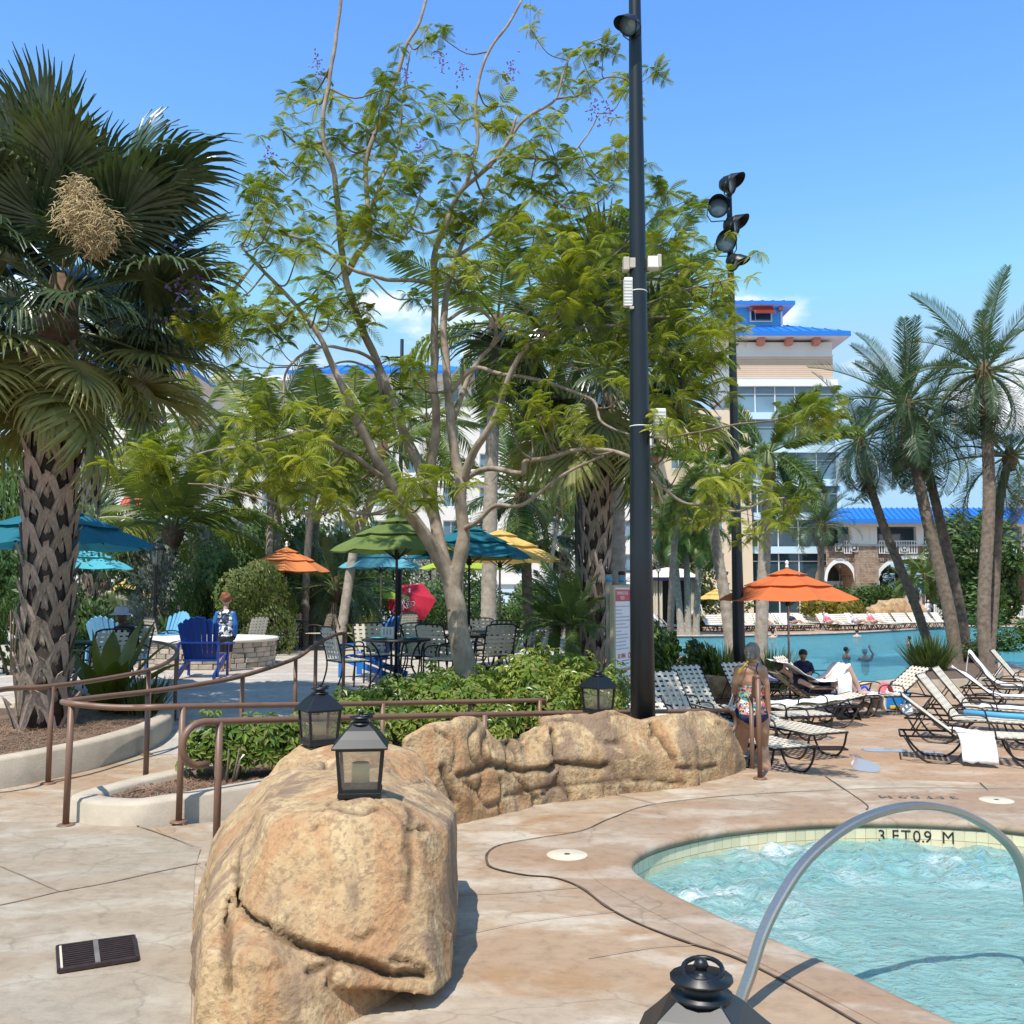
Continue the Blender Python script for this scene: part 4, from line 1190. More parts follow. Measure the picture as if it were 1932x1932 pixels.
# ------------------------------------------------------------------ stainless spa rail
t = thing('spa_rail', 'arched flat stainless steel grab rail rising out of the spa deck', 'grab rail',(.93,3.93,0))
f0_ = G(1391,1912)
pts = [f0_ + V(0,0,-.02), P(1398,1885, f0_.y + .01), P(1415,1838, f0_.y + .04), P(1440,1760, f0_.y + .10), P(1475,1690, f0_.y + .18), P(1520,1625, f0_.y + .27), P(1580,1572, f0_.y + .37), P(1640,1540, f0_.y + .46), P(1700,1523, f0_.y + .55), P(1755,1521, f0_.y + .63), P(1815,1535, f0_.y + .71), P(1870,1565, f0_.y + .78), P(1912,1605, f0_.y + .83), P(1935,1660, f0_.y + .86), P(1945,1740, f0_.y + .88), P(1950,1850, f0_.y + .89), P(1952,1960, f0_.y + .90)]
sp = spline(pts,8)
# flat bar section 48 x 20 mm, wide side facing up the arch
mbr = MB(); k = len(sp); vs_ = []
side = V(.62,-.78,0).normalized()
for i, p in enumerate(sp):
    tng = (sp[min(k - 1, i + 1)] - sp[max(0, i - 1)]).normalized()
    x = (side - tng * side.dot(tng)).normalized(); y = tng.cross(x)
    w, h, r = .024,.017,.007
    for a, b_ in ((-w + r,-h),(w - r,-h),(w,-h + r),(w, h - r),(w - r, h),(-w + r, h),(-w, h - r),(-w,-h + r)):
        vs_.append(p + x * a + y * b_)
mbr.add(vs_, [(i * 8 + j, i * 8 + (j + 1) % 8,(i + 1) * 8 + (j + 1) % 8,(i + 1) * 8 + j) for i in range(k - 1) for j in range(8)],0, False)
o = mbr.build('arched_bar', M_steel, t)
MB().lathe([(.07,.004),(.07,.01),(.06,.02),(.03,.024)],24, f0_ + V(0,0,.004)).build('escutcheon', M_steel, t)

# ------------------------------------------------------------------ poles
px0 = P(1213,1348,9.62)
t = thing('light_pole', 'tall thick black pole behind the rock wall carrying white equipment boxes', 'pole',(px0.x,9.62, TZ))
zt = 10.2
MB().tube([(px0.x,9.62, TZ),(px0.x,9.62,2.2),(px0.x,9.62,5.0),(px0.x,9.62,7.9),(px0.x,9.62, zt)], [.131,.112,.088,.064,.055],24).build('shaft', M_pole, t)
MB().lathe([(.20,0),(.20,.03),(.14,.05)],20,(px0.x,9.62, TZ)).build('base_flange', M_pole, t)
def polepart(name, mats, px, py, dpx, dpy, dy, bz=.012, D=9.55, rz=0.0):
    c = P(px, py, D); k = mpp(D)
    m = MB(); m.box(c,(dpx * k, dy, dpy * k), rz)
    return m.build(name, mats, t, bevel=bz)
for cx, cy, w, h in ((1185,552,17,56),(1245,800,22,58)):
    bx = polepart('access_point', M_whitepl, cx, cy, w, h,.10, D=9.60)
    for k in range(9):
        zz = P(cx, cy - h * .42 + h * .84 * k / 8,9.55)
        MB().box((zz.x,9.545, zz.z),(w * mpp(9.55) * .9,.012,.012)).build('fin', M_whitepl, bx)
polepart('bracket', M_black,1238,846 - 14,9,8,.04,.003); polepart('bracket', M_greypl,1192,585 - 4,8,5,.04,.002)
for cx, cy, w, h in ((1181,500,12,26),(1193,499,12,20),(1232,497,22,23),(1243,495,8,26)):
    polepart('junction_box', M_greypl if w < 13 else M_whitepl, cx, cy, w, h,.12,.008, D=9.6)
for py, rr in ((551,.0895),(805,.099)):
    c = P(1213, py,9.62)
    MB().tube([V(px0.x + rr * math.cos(a),9.62 + rr * math.sin(a), c.z) for a in np.linspace(0,2 * math.pi,25)[:-1]],.006,6, closed=True).build('strap', M_whitepl, t)
def spotlight(parent, c, aim, size, nm='spotlight'):
    """a stage flood: drum, visor hood, glass, yoke"""
    aim = Vector(aim).normalized(); up = V(0,0,1); x = aim.cross(up).normalized(); z = x.cross(aim)
    M = Matrix((x, z, aim)).transposed()
    def tr(prof, name, mat, n=20, cutoff=None):
        m = MB(); m.lathe(prof, n); m.v = [tuple(Vector(c) + M @ (Vector(v) * size)) for v in m.v]
        return m.build(name, mat, parent)
    b = tr([(0,-.55),(.25,-.52),(.40,-.30),(.46,0),(.50,.05),(.50,.12),(.46,.12),(.46,.02),(.0,.02)], nm, M_black)
    g = MB(); g.lathe([(0,.05),(.45,.05),(.455,.03)],20); g.v = [tuple(Vector(c) + M @ (Vector(v) * size)) for v in g.v]; g.build('lens', M_glassl, b)
    h = MB()
    n = 20; vs = []
    for j in range(n + 1):
        a = -.25 + (math.pi + .5) * j / n; rr = .50
        ln = .12 + .55 * max(0, math.sin(a)) ** .6 if math.sin(a) > 0 else .12
        for r_, zz in ((rr,.10),(rr * 1.06, ln)): vs.append(Vector(c) + M @ (V(r_ * math.cos(a), r_ * math.sin(a), zz) * size))
    h.add(vs, [(2 * j,2 * j + 1,2 * j + 3,2 * j + 2) for j in range(n)],0, True); h.build('visor', M_black, b)
    y = MB(); y.tube([Vector(c) + M @ (v * size) for v in (V(.53,0,0), V(.55,-.3,-.05), V(.35,-.62,-.1), V(-.35,-.62,-.1), V(-.55,-.3,-.05), V(-.53,0,0))],.03 * size,6); y.build('yoke', M_black, b)
spotlight(t, P(1187,47,9.5),(-.6,-.5,-.5),.22)

pb = P(1390,1000,18.0)
t = thing('light_pole', 'slim black pole stacked with five stage floodlights in front of the blue-roofed tower', 'pole',(pb.x + .05,18.0, TZ))
def pp(py): 
    q = P(1378 + (py - 480) * .022, py,18.0); return q
MB().tube([(pp(1256).x + .03,18, TZ), pp(1200), pp(900), pp(700), pp(480), pp(340)], [.125,.115,.085,.075,.06,.05],16).build('shaft', M_pole, t)
MB().lathe([(.2,0),(.2,.03),(.13,.05)],16,(pp(1256).x + .03,18, TZ)).build('base_flange', M_pole, t)
for cx, cy, aim in ((1378,347,(.75,-.5,-.15)),(1355,393,(-.18,-.95,-.1)),(1386,425,(.8,-.45,-.12)),(1369,459,(-.05,-.98,-.08)),(1388,494,(.75,-.35,-.45))):
    spotlight(t, P(cx, cy,17.75), aim,.38 if cy < 480 else .33)
pc = P(1092,1000,24.0)
t = thing('light_pole', 'slim black pole left of the rough palm trunk by the pool sign', 'pole',(pc.x,24, TZ))
MB().tube([(pc.x,24, TZ),(pc.x,24,4),(pc.x,24,8.6)], [.11,.10,.075],14).build('shaft', M_pole, t)
MB().lathe([(.18,0),(.18,.03),(.12,.05)],16,(pc.x,24, TZ)).build('base_flange', M_pole, t)
pc = P(755,1000,27)
t = thing('light_pole', 'thin black pole rising beside the olive umbrella', 'pole',(pc.x,27,.3))
MB().tube([(pc.x,27,.3),(pc.x,27,4.6),(pc.x,27,9)], [.07,.06,.05],12).build('shaft', M_pole, t)
MB().lathe([(.14,0),(.14,.03),(.08,.05)],16,(pc.x,27,.3)).build('base_flange', M_pole, t)

# ------------------------------------------------------------------ buildings
def wx(px, D): return (px - 966) / FPX * D * 1.0
def wz(py, D): return P(966, py, D).z
def facade(root, x0, x1, y, z0, floors, fh, bay, ww, wh, sill, wall, skip=lambda i, f: False, depth=.25, pane=None, colour=None, th=.5):
    """a wall with real openings: spandrels and piers, each window a frame with a recessed pane"""
    n = max(1, int((x1 - x0) // bay)); mg = ((x1 - x0) - n * bay) / 2
    for f in range(floors):
        zb = z0 + f * fh
        m = MB()
        m.box(((x0 + x1) / 2, y + th / 2, zb + sill / 2),(x1 - x0, th, sill))
        top = fh - sill - wh
        m.box(((x0 + x1) / 2, y + th / 2, zb + sill + wh + top / 2),(x1 - x0, th, top))
        xs = x0
        for i in range(n):
            wc = x0 + mg + (i + .5) * bay
            if skip(i, f): continue
            m.box(((xs + wc - ww / 2) / 2, y + th / 2, zb + sill + wh / 2),(wc - ww / 2 - xs, th, wh)); xs = wc + ww / 2
        m.box(((xs + x1) / 2, y + th / 2, zb + sill + wh / 2),(x1 - xs, th, wh))
        m.build('wall',(colour[f] if colour else wall), root)
        for i in range(n):
            if skip(i, f): continue
            wc = x0 + mg + (i + .5) * bay; zc = zb + sill + wh / 2
            key = (round(ww,2), round(wh,2))
            if key not in WINM:
                w_ = MB(); b = .09
                w_.box((0,0, wh / 2 - b / 2),(ww,.1, b)); w_.box((0,0,-wh / 2 + b / 2),(ww,.1, b))
                w_.box((-ww / 2 + b / 2,0,0),(b,.1, wh - 2 * b)); w_.box((ww / 2 - b / 2,0,0),(b,.1, wh - 2 * b)); w_.box((0,0,0),(.06,.08, wh - 2 * b))
                o = w_.build('window', M_trim); a_ = o.data; bpy.data.objects.remove(o)
                o = MB().add([(-ww / 2 + b,0,-wh / 2 + b),(ww / 2 - b,0,-wh / 2 + b),(ww / 2 - b,0, wh / 2 - b),(-ww / 2 + b,0, wh / 2 - b)], [(0,1,2,3)]).build('pane', M_glassl); b_ = o.data; bpy.data.objects.remove(o)
                WINM[key] = (a_, b_)
            L = WLOC[root.name]
            wo = inst('window', WINM[key][0], root,(wc - L.x, y + depth - L.y, zc - L.z))
            inst('pane', WINM[key][1], wo,(0,.02,0))
WINM = {}
def hip_roof(root, x0, x1, y0, y1, z, over, rise, inset, fasc=.35, mat=None, seams=1.0, nm='roof'):
    m = MB(); a = (x0 - over, y0 - over); b = (x1 + over, y1 + over)
    z1 = z + fasc
    vs = [(a[0], a[1], z),(b[0], a[1], z),(b[0], b[1], z),(a[0], b[1], z),(a[0], a[1], z1),(b[0], a[1], z1),(b[0], b[1], z1),(a[0], b[1], z1),
          (a[0] + inset, a[1] + inset, z1 + rise),(b[0] - inset, a[1] + inset, z1 + rise),(b[0] - inset, b[1] - inset, z1 + rise),(a[0] + inset, b[1] - inset, z1 + rise)]
    m.add(vs, [(0,1,5,4),(1,2,6,5),(2,3,7,6),(3,0,4,7),(4,5,9,8),(5,6,10,9),(6,7,11,10),(7,4,8,11),(8,9,10,11)])
    r = m.build(nm, mat or M_roofb, root)
    s = MB().add([(a[0], a[1], z - .01),(b[0], a[1], z - .01),(b[0], b[1], z - .01),(a[0], b[1], z - .01)], [(3,2,1,0)]).build('soffit', M_trim, root)
    k = int((b[0] - a[0]) / seams); sm_ = MB()
    for i in range(1, k):
        x = a[0] + (b[0] - a[0]) * i / k
        xt = min(max(x, a[0] + inset), b[0] - inset)
        fr = 1.0
        if x < a[0] + inset: fr = (x - a[0]) / inset; xt = x
        if x > b[0] - inset: fr = (b[0] - x) / inset; xt = x
        sm_.bar((x, a[1], z1 + .03),(xt, a[1] + inset * fr, z1 + rise * fr + .03),.07,.10)
    o = sm_.build('standing_seam', mat or M_roofb, r); o['kind'] = 'stuff'
    return r
# --- main hotel wing behind the trees
DH = 92.0
t = thing('hotel_wing', 'long white hotel wing with blue metal roof seen behind the branching tree', 'building',(0, DH, TZ))
cols = [M_wallb, M_wall, M_wall, M_wall, M_wall, M_wall, M_wall]
xa, xb = wx(400, DH), wx(1232, DH)
facade(t, xa, xb, DH, TZ,7,3.25,3.5,1.5,1.95,.8, M_wall, colour=cols)
MB().box(((xa + xb) / 2, DH + 6.3, TZ + 11.4),(xb - xa,11.5,22.7)).build('core', M_wall, t)
for f in (1,4): MB().box(((xa + xb) / 2, DH - .12, TZ + 3.25 * f),(xb - xa,.24,.28)).build('string_course', M_trim, t)
zt_ = TZ + 22.75
MB().box(((xa + xb) / 2, DH + 5, zt_ + .25),(xb - xa + .8,12,.5)).build('cornice', M_trim, t)
hip_roof(t, wx(560, DH), wx(900, DH), DH - .6, DH + 11, zt_ + .5,.9,1.6,4.5)
# --- left wing, nearer, with red awnings
DL = 74.0
t = thing('hotel_wing', 'white hotel wing with red window awnings behind the thick fan palm', 'building',(0, DL, TZ))
xa, xb = wx(20, DL), wx(330, DL)
facade(t, xa, xb, DL, TZ,6,3.25,3.6,1.9,1.9,.8, M_wall)
MB().box(((xa + xb) / 2, DL + 6.3, TZ + 9.75),(xb - xa,11.5,19.5)).build('core', M_wall, t)
n = int((xb - xa) // 3.6); mg = ((xb - xa) - n * 3.6) / 2
for i in range(n):
    for f in (2,3,4):
        xc = xa + mg + (i + .5) * 3.6; zc = TZ + f * 3.25 + 2.75
        if i % 2 == n % 2: continue
        m = MB(); w = 1.25
        m.add([(xc - w, DL - .03, zc + .45),(xc + w, DL - .03, zc + .45),(xc + w, DL - .85, zc - .25),(xc - w, DL - .85, zc - .25),(xc - w, DL - .03, zc + .38),(xc + w, DL - .03, zc + .38),(xc + w, DL - .85, zc - .32),(xc - w, DL - .85, zc - .32)],
              [(3,2,1,0),(4,5,6,7),(0,4,7,3),(1,2,6,5),(2,3,7,6)])
        aw = m.build('awning', M_redm, t)
        for k in range(11):
            x = xc - w + 2 * w * k / 10
            MB().bar((x, DL - .03, zc + .48),(x, DL - .86, zc - .22),.05,.05).build('rib', M_redm, aw)
hip_roof(t, xa, xb, DL, DL + 12, TZ + 19.5,.9,1.6,4.5)
# --- link block between the wing and the tower: sand walls with red louvre shutters
DK = 97.0
t = thing('link_block', 'sand coloured block with red louvred shutters joining wing and tower', 'building',(wx(1300, DK), DK, TZ))
xa, xb = wx(1215, DK), wx(1420, DK)
facade(t, xa, xb, DK, TZ,6,3.5,3.7,1.5,1.9,.9, M_walls)
MB().box(((xa + xb) / 2, DK + 5.3, TZ + 10.5),(xb - xa,9.5,21)).build('core', M_walls, t)
for zf in (2,3,1):
    for px in (1232,):
        xc = wx(px, DK); zc = wz(930, DK) + (zf - 2) * 3.5
        s_ = MB().box((xc, DK - .1, zc),(1.3,.12,2.0)).build('shutter', M_redm, t)
        for k in range(9): MB().box((xc, DK - .18, zc - .85 + k * .21),(1.2,.06,.10)).build('slat', M_redm, s_)
# --- tower
DT = 99.0
x0, x1 = wx(1392, DT), wx(1581, DT); xg = wx(1588, DT)
t = thing('tower', 'tall hotel tower with stepped blue roof, glass front and red shutter window', 'building',(x0, DT, TZ))
sl = [2.65,6.2,9.7,13.2,16.7,20.2,23.7]
MB().box(((x0 + x1) / 2, DT + 7.0,(TZ + 23.9) / 2),(x1 - x0 - .4,11.0,23.9 - TZ)).build('core', M_glass, t)
zprev = TZ
for i, z in enumerate(sl):
    MB().box(((x0 + xg) / 2, DT + 5.9, z),(xg - x0 + (.5 if i < 3 else 0),12.6,.72)).build('floor_slab', M_wallb if i < 6 else M_trim, t)
    hh = z - .36 - zprev
    nx = 5
    for k in range(nx + 1):
        x = x0 + .05 + (xg - x0 - .3) * k / nx
        MB().box((x, DT + .1, zprev + hh / 2),(.10,.14, hh)).build('mullion', M_trim, t)
    MB().box(((x0 + xg) / 2, DT + .1, zprev + hh * .72),(xg - x0 - .3,.12,.09)).build('transom', M_trim, t)
    for k in range(nx):
        xa_ = x0 + .05 + (xg - x0 - .3) * k / nx; xb_ = x0 + .05 + (xg - x0 - .3) * (k + 1) / nx
        MB().add([(xa_ + .05, DT + .14, zprev),(xb_ - .05, DT + .14, zprev),(xb_ - .05, DT + .14, zprev + hh),(xa_ + .05, DT + .14, zprev + hh)], [(0,1,2,3)]).build('pane', M_glass if i < 4 else M_glassl, t)
    zprev = z + .36
MB().box((xg - .12, DT + .4,11.8),(.28,1.0,23.6)).build('corner_post', M_wallb, t)
MB().box(((x0 + x1) / 2, DT + 6,26.0),(x1 - x0,12,4.2)).build('attic_wall', M_trim, t)
for k in range(11):
    z = 24.35 + k * .2
    MB().bar((x0, DT - .03 - .0, z),(x1 + .02, DT - .03, z),.07,.17).build('siding_board', M_siding_t, t)
MB().box(((x0 + x1) / 2, DT - .08,26.62),(x1 - x0 + .1,.2,.14)).build('band', M_trim, t)
hip_roof(t, x0, x1, DT, DT + 12,28.4,1.5,2.2,5.5,.5)
for px in (1406,1432,1459,1486,1512,1538,1564):
    if px in (1406,1459,1512,1564) or True:
        if (px - 1432) % 53 not in (0,1,52,53): continue
        MB().box((wx(px * 1.0 + 10, DT), DT - .45,28.05),(.75,.9,.7)).build('corbel', M_coral, t, bevel=.08)
cx0, cx1 = wx(1396, DT), wx(1498, DT)
cz0, cz1 = 29.2,32.6
MB().box(((cx0 + cx1) / 2, DT + 5.5,(cz0 + cz1) / 2),(cx1 - cx0,6, cz1 - cz0)).build('cupola_wall', M_siding_b, t)
for k in range(14): MB().bar((cx0 + .1, DT + 2.48, cz0 + .15 + k * .23),(cx1 - .1, DT + 2.48, cz0 + .15 + k * .23),.05,.19).build('siding_board', M_siding_b, t)
for x in (cx0, cx1): MB().box((x, DT + 2.45,(cz0 + cz1) / 2),(.22,.2, cz1 - cz0)).build('corner_board', M_trim, t)
hip_roof(t, cx0, cx1, DT + 2.5, DT + 8.5, cz1,1.2,.6,2.4,.4)
for px in (1428,1485): MB().box((wx(px, DT + 2), DT + 2.2, cz1 - .25),(.5,.6,.4)).build('corbel', M_coral, t, bevel=.06)
wxc = wx(1445, DT + 2.5); wzc = wz(591, DT + 2.5)
fr = MB()
for dx, dz, sx, sz in ((0,.95,2.4,.14),(0,-.95,2.4,.14),(-1.13,0,.14,1.76),(1.13,0,.14,1.76)): fr.box((wxc + dx, DT + 2.38, wzc + dz),(sx,.16, sz))
fr.build('window_frame', M_trim, t)
MB().box((wxc, DT + 2.44, wzc),(2.1,.06,1.74)).build('window', M_glass, t)
m = MB(); m.add([(wxc - 1.15, DT + 2.3, wzc + 1.0),(wxc + 1.15, DT + 2.3, wzc + 1.0),(wxc + 1.35, DT + 1.35, wzc - .35),(wxc - .95, DT + 1.35, wzc - .35)], [(0,3,2,1),(0,1,2,3)])
sh = m.build('bahama_shutter', M_redm, t)
for k in range(9): MB().bar((wxc - 1.13 + .02 * k, DT + 2.24 - .95 * k / 8, wzc + 1.03 - 1.35 * k / 8),(wxc + 1.15 + .02 * k, DT + 2.24 - .95 * k / 8, wzc + 1.03 - 1.35 * k / 8),.09,.05).build('slat', M_redm, sh)
MB().bar((wxc - .6, DT + 2.35, wzc - .85),(wxc - .9, DT + 1.25, wzc - .1),.04,.04).build('stay', M_trim, t)
# --- bridge building with stone base, arch and blue roof
DB = 95.0
X0, X1 = wx(1592, DB), wx(2010, DB)
t = thing('bridge_building', 'low stone and white gallery building with arches and long blue roof', 'building',(X0, DB, TZ))
zs, zw = wz(1030, DB), wz(985, DB)      # top of the stone, eave
piers = [(wx(1592, DB), wx(1612, DB)),(wx(1612, DB), wx(1656, DB)),(wx(1795, DB), wx(1842, DB)),(wx(1960, DB), X1)]
def arch_panel(xa, xb, z0, zsp, rise, ztop, y, th):
    m = MB(); n = 20; top = []
    for k in range(n + 1):
        x = xa + (xb - xa) * k / n; u = (k / n) * 2 - 1
        top.append((x, zsp + rise * math.sqrt(max(0,1 - u * u))))
    for k in range(n):
        (xa_, za_),(xb_, zb_) = top[k], top[k + 1]
        m.add([(xa_, y, za_),(xb_, y, zb_),(xb_, y, ztop),(xa_, y, ztop),(xa_, y + th, za_),(xb_, y + th, zb_),(xb_, y + th, ztop),(xa_, y + th, ztop)], [(0,1,2,3),(0,4,5,1),(4,7,6,5)])
    m.build('spandrel', M_stone, t)
    a = MB()
    for k in range(n):
        (xa_, za_),(xb_, zb_) = top[k], top[k + 1]
        dz = .42
        def o_(x, z): 
            u = (x - (xa + xb) / 2) / ((xb - xa) / 2)
            return (x + .28 * u, z + dz * math.sqrt(max(.15,1 - u * u * .8)))
        c_, d_ = o_(xa_, za_), o_(xb_, zb_)
        a.add([(xa_, y - .08, za_),(xb_, y - .08, zb_),(d_[0], y - .08, d_[1]),(c_[0], y - .08, c_[1]),(xa_, y + .3, za_),(xb_, y + .3, zb_)], [(0,1,2,3),(0,4,5,1)])
    a.build('arch_trim', M_trim, t)
zspr = wz(1098, DB)
arch_panel(wx(1656, DB), wx(1795, DB), TZ, zspr,2.3, zs, DB + .3,6)
arch_panel(wx(1560, DB), wx(1612, DB), TZ, zspr,1.9, zs, DB + .3,6)
arch_panel(wx(1842, DB), wx(1960, DB), TZ, zspr,2.3, zs, DB + .3,6)
for i,(a, b) in enumerate(piers[1:]): MB().box(((a + b) / 2, DB + 3.1,(TZ + zs) / 2),(b - a,6.4, zs - TZ)).build('stone_pier', M_stone, t)
MB().box(((X0 + X1) / 2, DB + 3.4, zs + .08),(X1 - X0,6.6,.16)).build('ledge', M_trim, t)
MB().box(((X0 + X1) / 2, DB + 6.2,(zs + zw) / 2),(X1 - X0,.3, zw - zs)).build('back_wall', M_glassl, t)
def wallpanel(pa, pb):
    xa, xb = wx(pa, DB), wx(pb, DB)
    o = MB().box(((xa + xb) / 2, DB + .3,(zs + .16 + zw) / 2),(xb - xa,.6, zw - zs - .16)).build('white_pier', M_trim, t)
    if pb - pa > 30:
        xi = (xa + xb) / 2; q = MB(); w, h = (xb - xa) * .42,(zw - zs) * .72
        for dx, dz, sx, sz in ((0, h / 2, w + .1,.08),(0,-h / 2, w + .1,.08),(-w / 2,0,.08, h - .08),(w / 2,0,.08, h - .08)): q.box((xi + dx, DB - .02,(zs + zw) / 2 + dz),(sx,.06, sz))
        q.build('panel_moulding', M_wall, o)
for pa, pb in ((1606,1656),(1730,1744),(1793,1842),(1930,1980)): wallpanel(pa, pb)
MB().box(((X0 + X1) / 2, DB + .25, zw - .22),(X1 - X0,.7,.45)).build('lintel', M_trim, t)
def railing(pa, pb):
    xa, xb = wx(pa, DB), wx(pb, DB); z0_, z1_ = wz(1046, DB), wz(1021, DB)
    r = MB(); r.box(((xa + xb) / 2, DB - .15, z1_),(xb - xa,.08,.09)); 
    o = r.build('railing', M_trim, t)
    MB().box(((xa + xb) / 2, DB - .15, z0_ + .12),(xb - xa,.06,.07)).build('bottom_rail', M_trim, o)
    k = int((xb - xa) / .24)
    for i in range(k + 1):
        x = xa + (xb - xa) * i / k
        MB().box((x, DB - .15,(z0_ + z1_) / 2 + .03),(.07,.05, z1_ - z0_ - .1)).build('baluster', M_trim, o)
    for dx in (-.9,.6):
        x = (xa + xb) / 2 + dx; h = (z1_ - z0_) * .55
        q = MB(); zc = (z0_ + z1_) / 2
        for a, b, sx, sz in ((0, h / 2, h,.08),(0,-h / 2, h,.08),(-h / 2,0,.08, h - .09),(h / 2,0,.08, h - .09),(0,0, h * .35, h * .35)): q.box((x + a, DB - .22, zc + b),(sx,.05, sz))
        q.build('fret_panel', M_print, o)
for pa, pb in ((1592,1606),(1658,1729),(1745,1793),(1842,1930)): railing(pa, pb)
m = MB(); zr0, zr1 = wz(984, DB), wz(955, DB)
m.add([(X0 - 2, DB - 1.4, zr0 - .3),(X1, DB - 1.4, zr0 - .3),(X1, DB - 1.4, zr0 + .15),(X0 - 2, DB - 1.4, zr0 + .15),(X0 + .8, DB + 3.3, zr1 + .1),(X1, DB + 3.3, zr1 + .1),(X0 - 2, DB + 8, zr0 - .3),(X1, DB + 8, zr0 - .3)],
      [(0,1,2,3),(3,2,5,4),(4,5,7,6),(0,3,4,6)])
rf = m.build('roof', M_roofb, t)
MB().add([(X0 - 2, DB - 1.4, zr0 - .31),(X1, DB - 1.4, zr0 - .31),(X1, DB + 8, zr0 - .31),(X0 - 2, DB + 8, zr0 - .31)], [(3,2,1,0)]).build('soffit', M_trim, t)
k = int((X1 - X0) / .55)
for i in range(k):
    x = X0 - 1.5 + (X1 - X0) * i / k
    MB().bar((x, DB - 1.4, zr0 + .2),(x + .9, DB + 3.3, zr1 + .15),.09,.12).build('standing_seam', M_roofb, rf)
for px in (1624,1650,1735,1750,1808,1834): MB().box((wx(px, DB), DB - .5, zw + .05),(.3,.9,.45)).build('corbel', M_coral, t)
# --- far waterfall rocks, white fence, cabana, pool lift
cx = wx(1692,78)
t = thing('waterfall_rocks', 'tan waterfall rocks below the stone arch beyond the loungers', 'rocks',(cx,78, TZ))
ch = []
random.seed(11)
for k in range(9):
    x = cx - 1.9 + k * .47; h = random.uniform(1.3,2.1) if 1 < k < 7 else random.uniform(.9,1.3)
    ch.append([(x - .5,77.4 + random.random() * .4, TZ),(x + .5,77.5, TZ),(x - .4,77.5, TZ + h * .8),(x + .4,77.6, TZ + h),(x - .4,79, TZ + h),(x + .4,79, TZ + h),(x - .5,79.3, TZ),(x + .5,79.3, TZ),(x,77.3, TZ + h * .5)])
mesh_obj('rock_mass', rock_mesh(ch,.12,2.2,.16, None,2,.6), M_rock, t)
t = thing('picket_fence', 'white picket fence at the far end of the pool deck', 'fence',(wx(1800,84),84, TZ))
for k in range(70):
    x = wx(1760,84) + k * .14
    MB().box((x,84, TZ + .65),(.06,.05,1.1)).build('picket', M_trim, t)
for z in (.2,1.15): MB().box((wx(1760,84) + 4.9,84.04, TZ + z),(10,.05,.08)).build('fence_rail', M_trim, t)
for k in range(5): MB().box((wx(1760,84) + k * 2.4,84.08, TZ + .65),(.12,.12,1.3)).build('post', M_trim, t)
# cabana
cxx = wx(1268,58); cyy = 58.0
t = thing('cabana', 'beige canvas cabana with blue valance and tied curtains across the pool', 'cabana',(cxx, cyy, TZ))
zz = wz(1088,58)
for sx in (-1.5,1.5):
    for sy in (0,2.6): MB().box((cxx + sx, cyy + sy,(TZ + zz) / 2),(.1,.1, zz - TZ)).build('post', M_trim, t)
MB().lathe([(2.35, zz - .05),(1.2, zz + .45),(.9, zz + .5),(0, zz + .62)],4,(cxx, cyy + 1.3,0), a0=math.pi / 4, smooth=False).build('canopy', M_canvas, t)
for k in range(4):
    M = Matrix.Rotation(k * math.pi / 2,3, 'Z'); c = V(cxx, cyy + 1.3, zz - .14)
    MB().bar(c + M @ V(-1.66,-1.66,0), c + M @ V(1.66,-1.66,0),.04,.2).build('valance', M_navy, t)
def curtain(xc, w):
    m = MB(); n = 24; vs = []
    for k in range(n + 1):
        x = xc - w / 2 + w * k / n; y = cyy + .05 + .07 * math.sin(k * 1.6)
        vs += [(x, y, TZ + .05),(x, y, zz - .2)]
    m.add(vs, [(2 * k,2 * k + 2,2 * k + 3,2 * k + 1) for k in range(n)],0, True); m.build('curtain', M_canvas, t)
curtain(cxx - 1.05,.9); curtain(cxx + 1.3,.4)
bkp = MB().box((cxx, cyy + 2.65,(TZ + zz) / 2),(3,.06, zz - TZ - .1)).build('back_panel', M_blackc, t)
# pool lift
c = G(1301,1190, TZ); k = mpp(c.y)
t = thing('pool_lift', 'white pool lift with angled arm standing at the far pool edge', 'pool lift',(c.x, c.y, TZ))
MB().lathe([(17 * k,0),(17 * k,5 * k),(11 * k,19 * k),(6 * k,20 * k)],4, c, a0=math.pi / 4, smooth=False, sy=.8).build('base', M_whitepl, t, bevel=.03)
for sx in (-1,1): MB().box(c + V(sx * 11 * k,-.1,.05),(.12,.1,.12)).build('wheel', M_text, t)
MB().bar(c + V(-6 * k,0,18 * k), c + V(-6 * k,0,52 * k),.10,.10).build('mast', M_whitepl, t)
MB().bar(c + V(-6 * k,0,24 * k), c + V(21 * k,0,48 * k),.12,.12).build('arm', M_whitepl, t)
MB().bar(c + V(21 * k,0,49 * k), c + V(30 * k,0,14 * k),.08,.08).build('hanger', M_whitepl, t)
MB().box(c + V(33 * k,0,11 * k),(11 * k,.45,.06)).build('seat', M_whitepl, t)
MB().bar(c + V(37 * k,0,10 * k), c + V(52 * k,0,2 * k),.4,.05).build('leg_rest', M_whitepl, t)
MB().box(c + V(28 * k,0,20 * k),(.06,.45,20 * k)).build('backrest', M_whitepl, t)

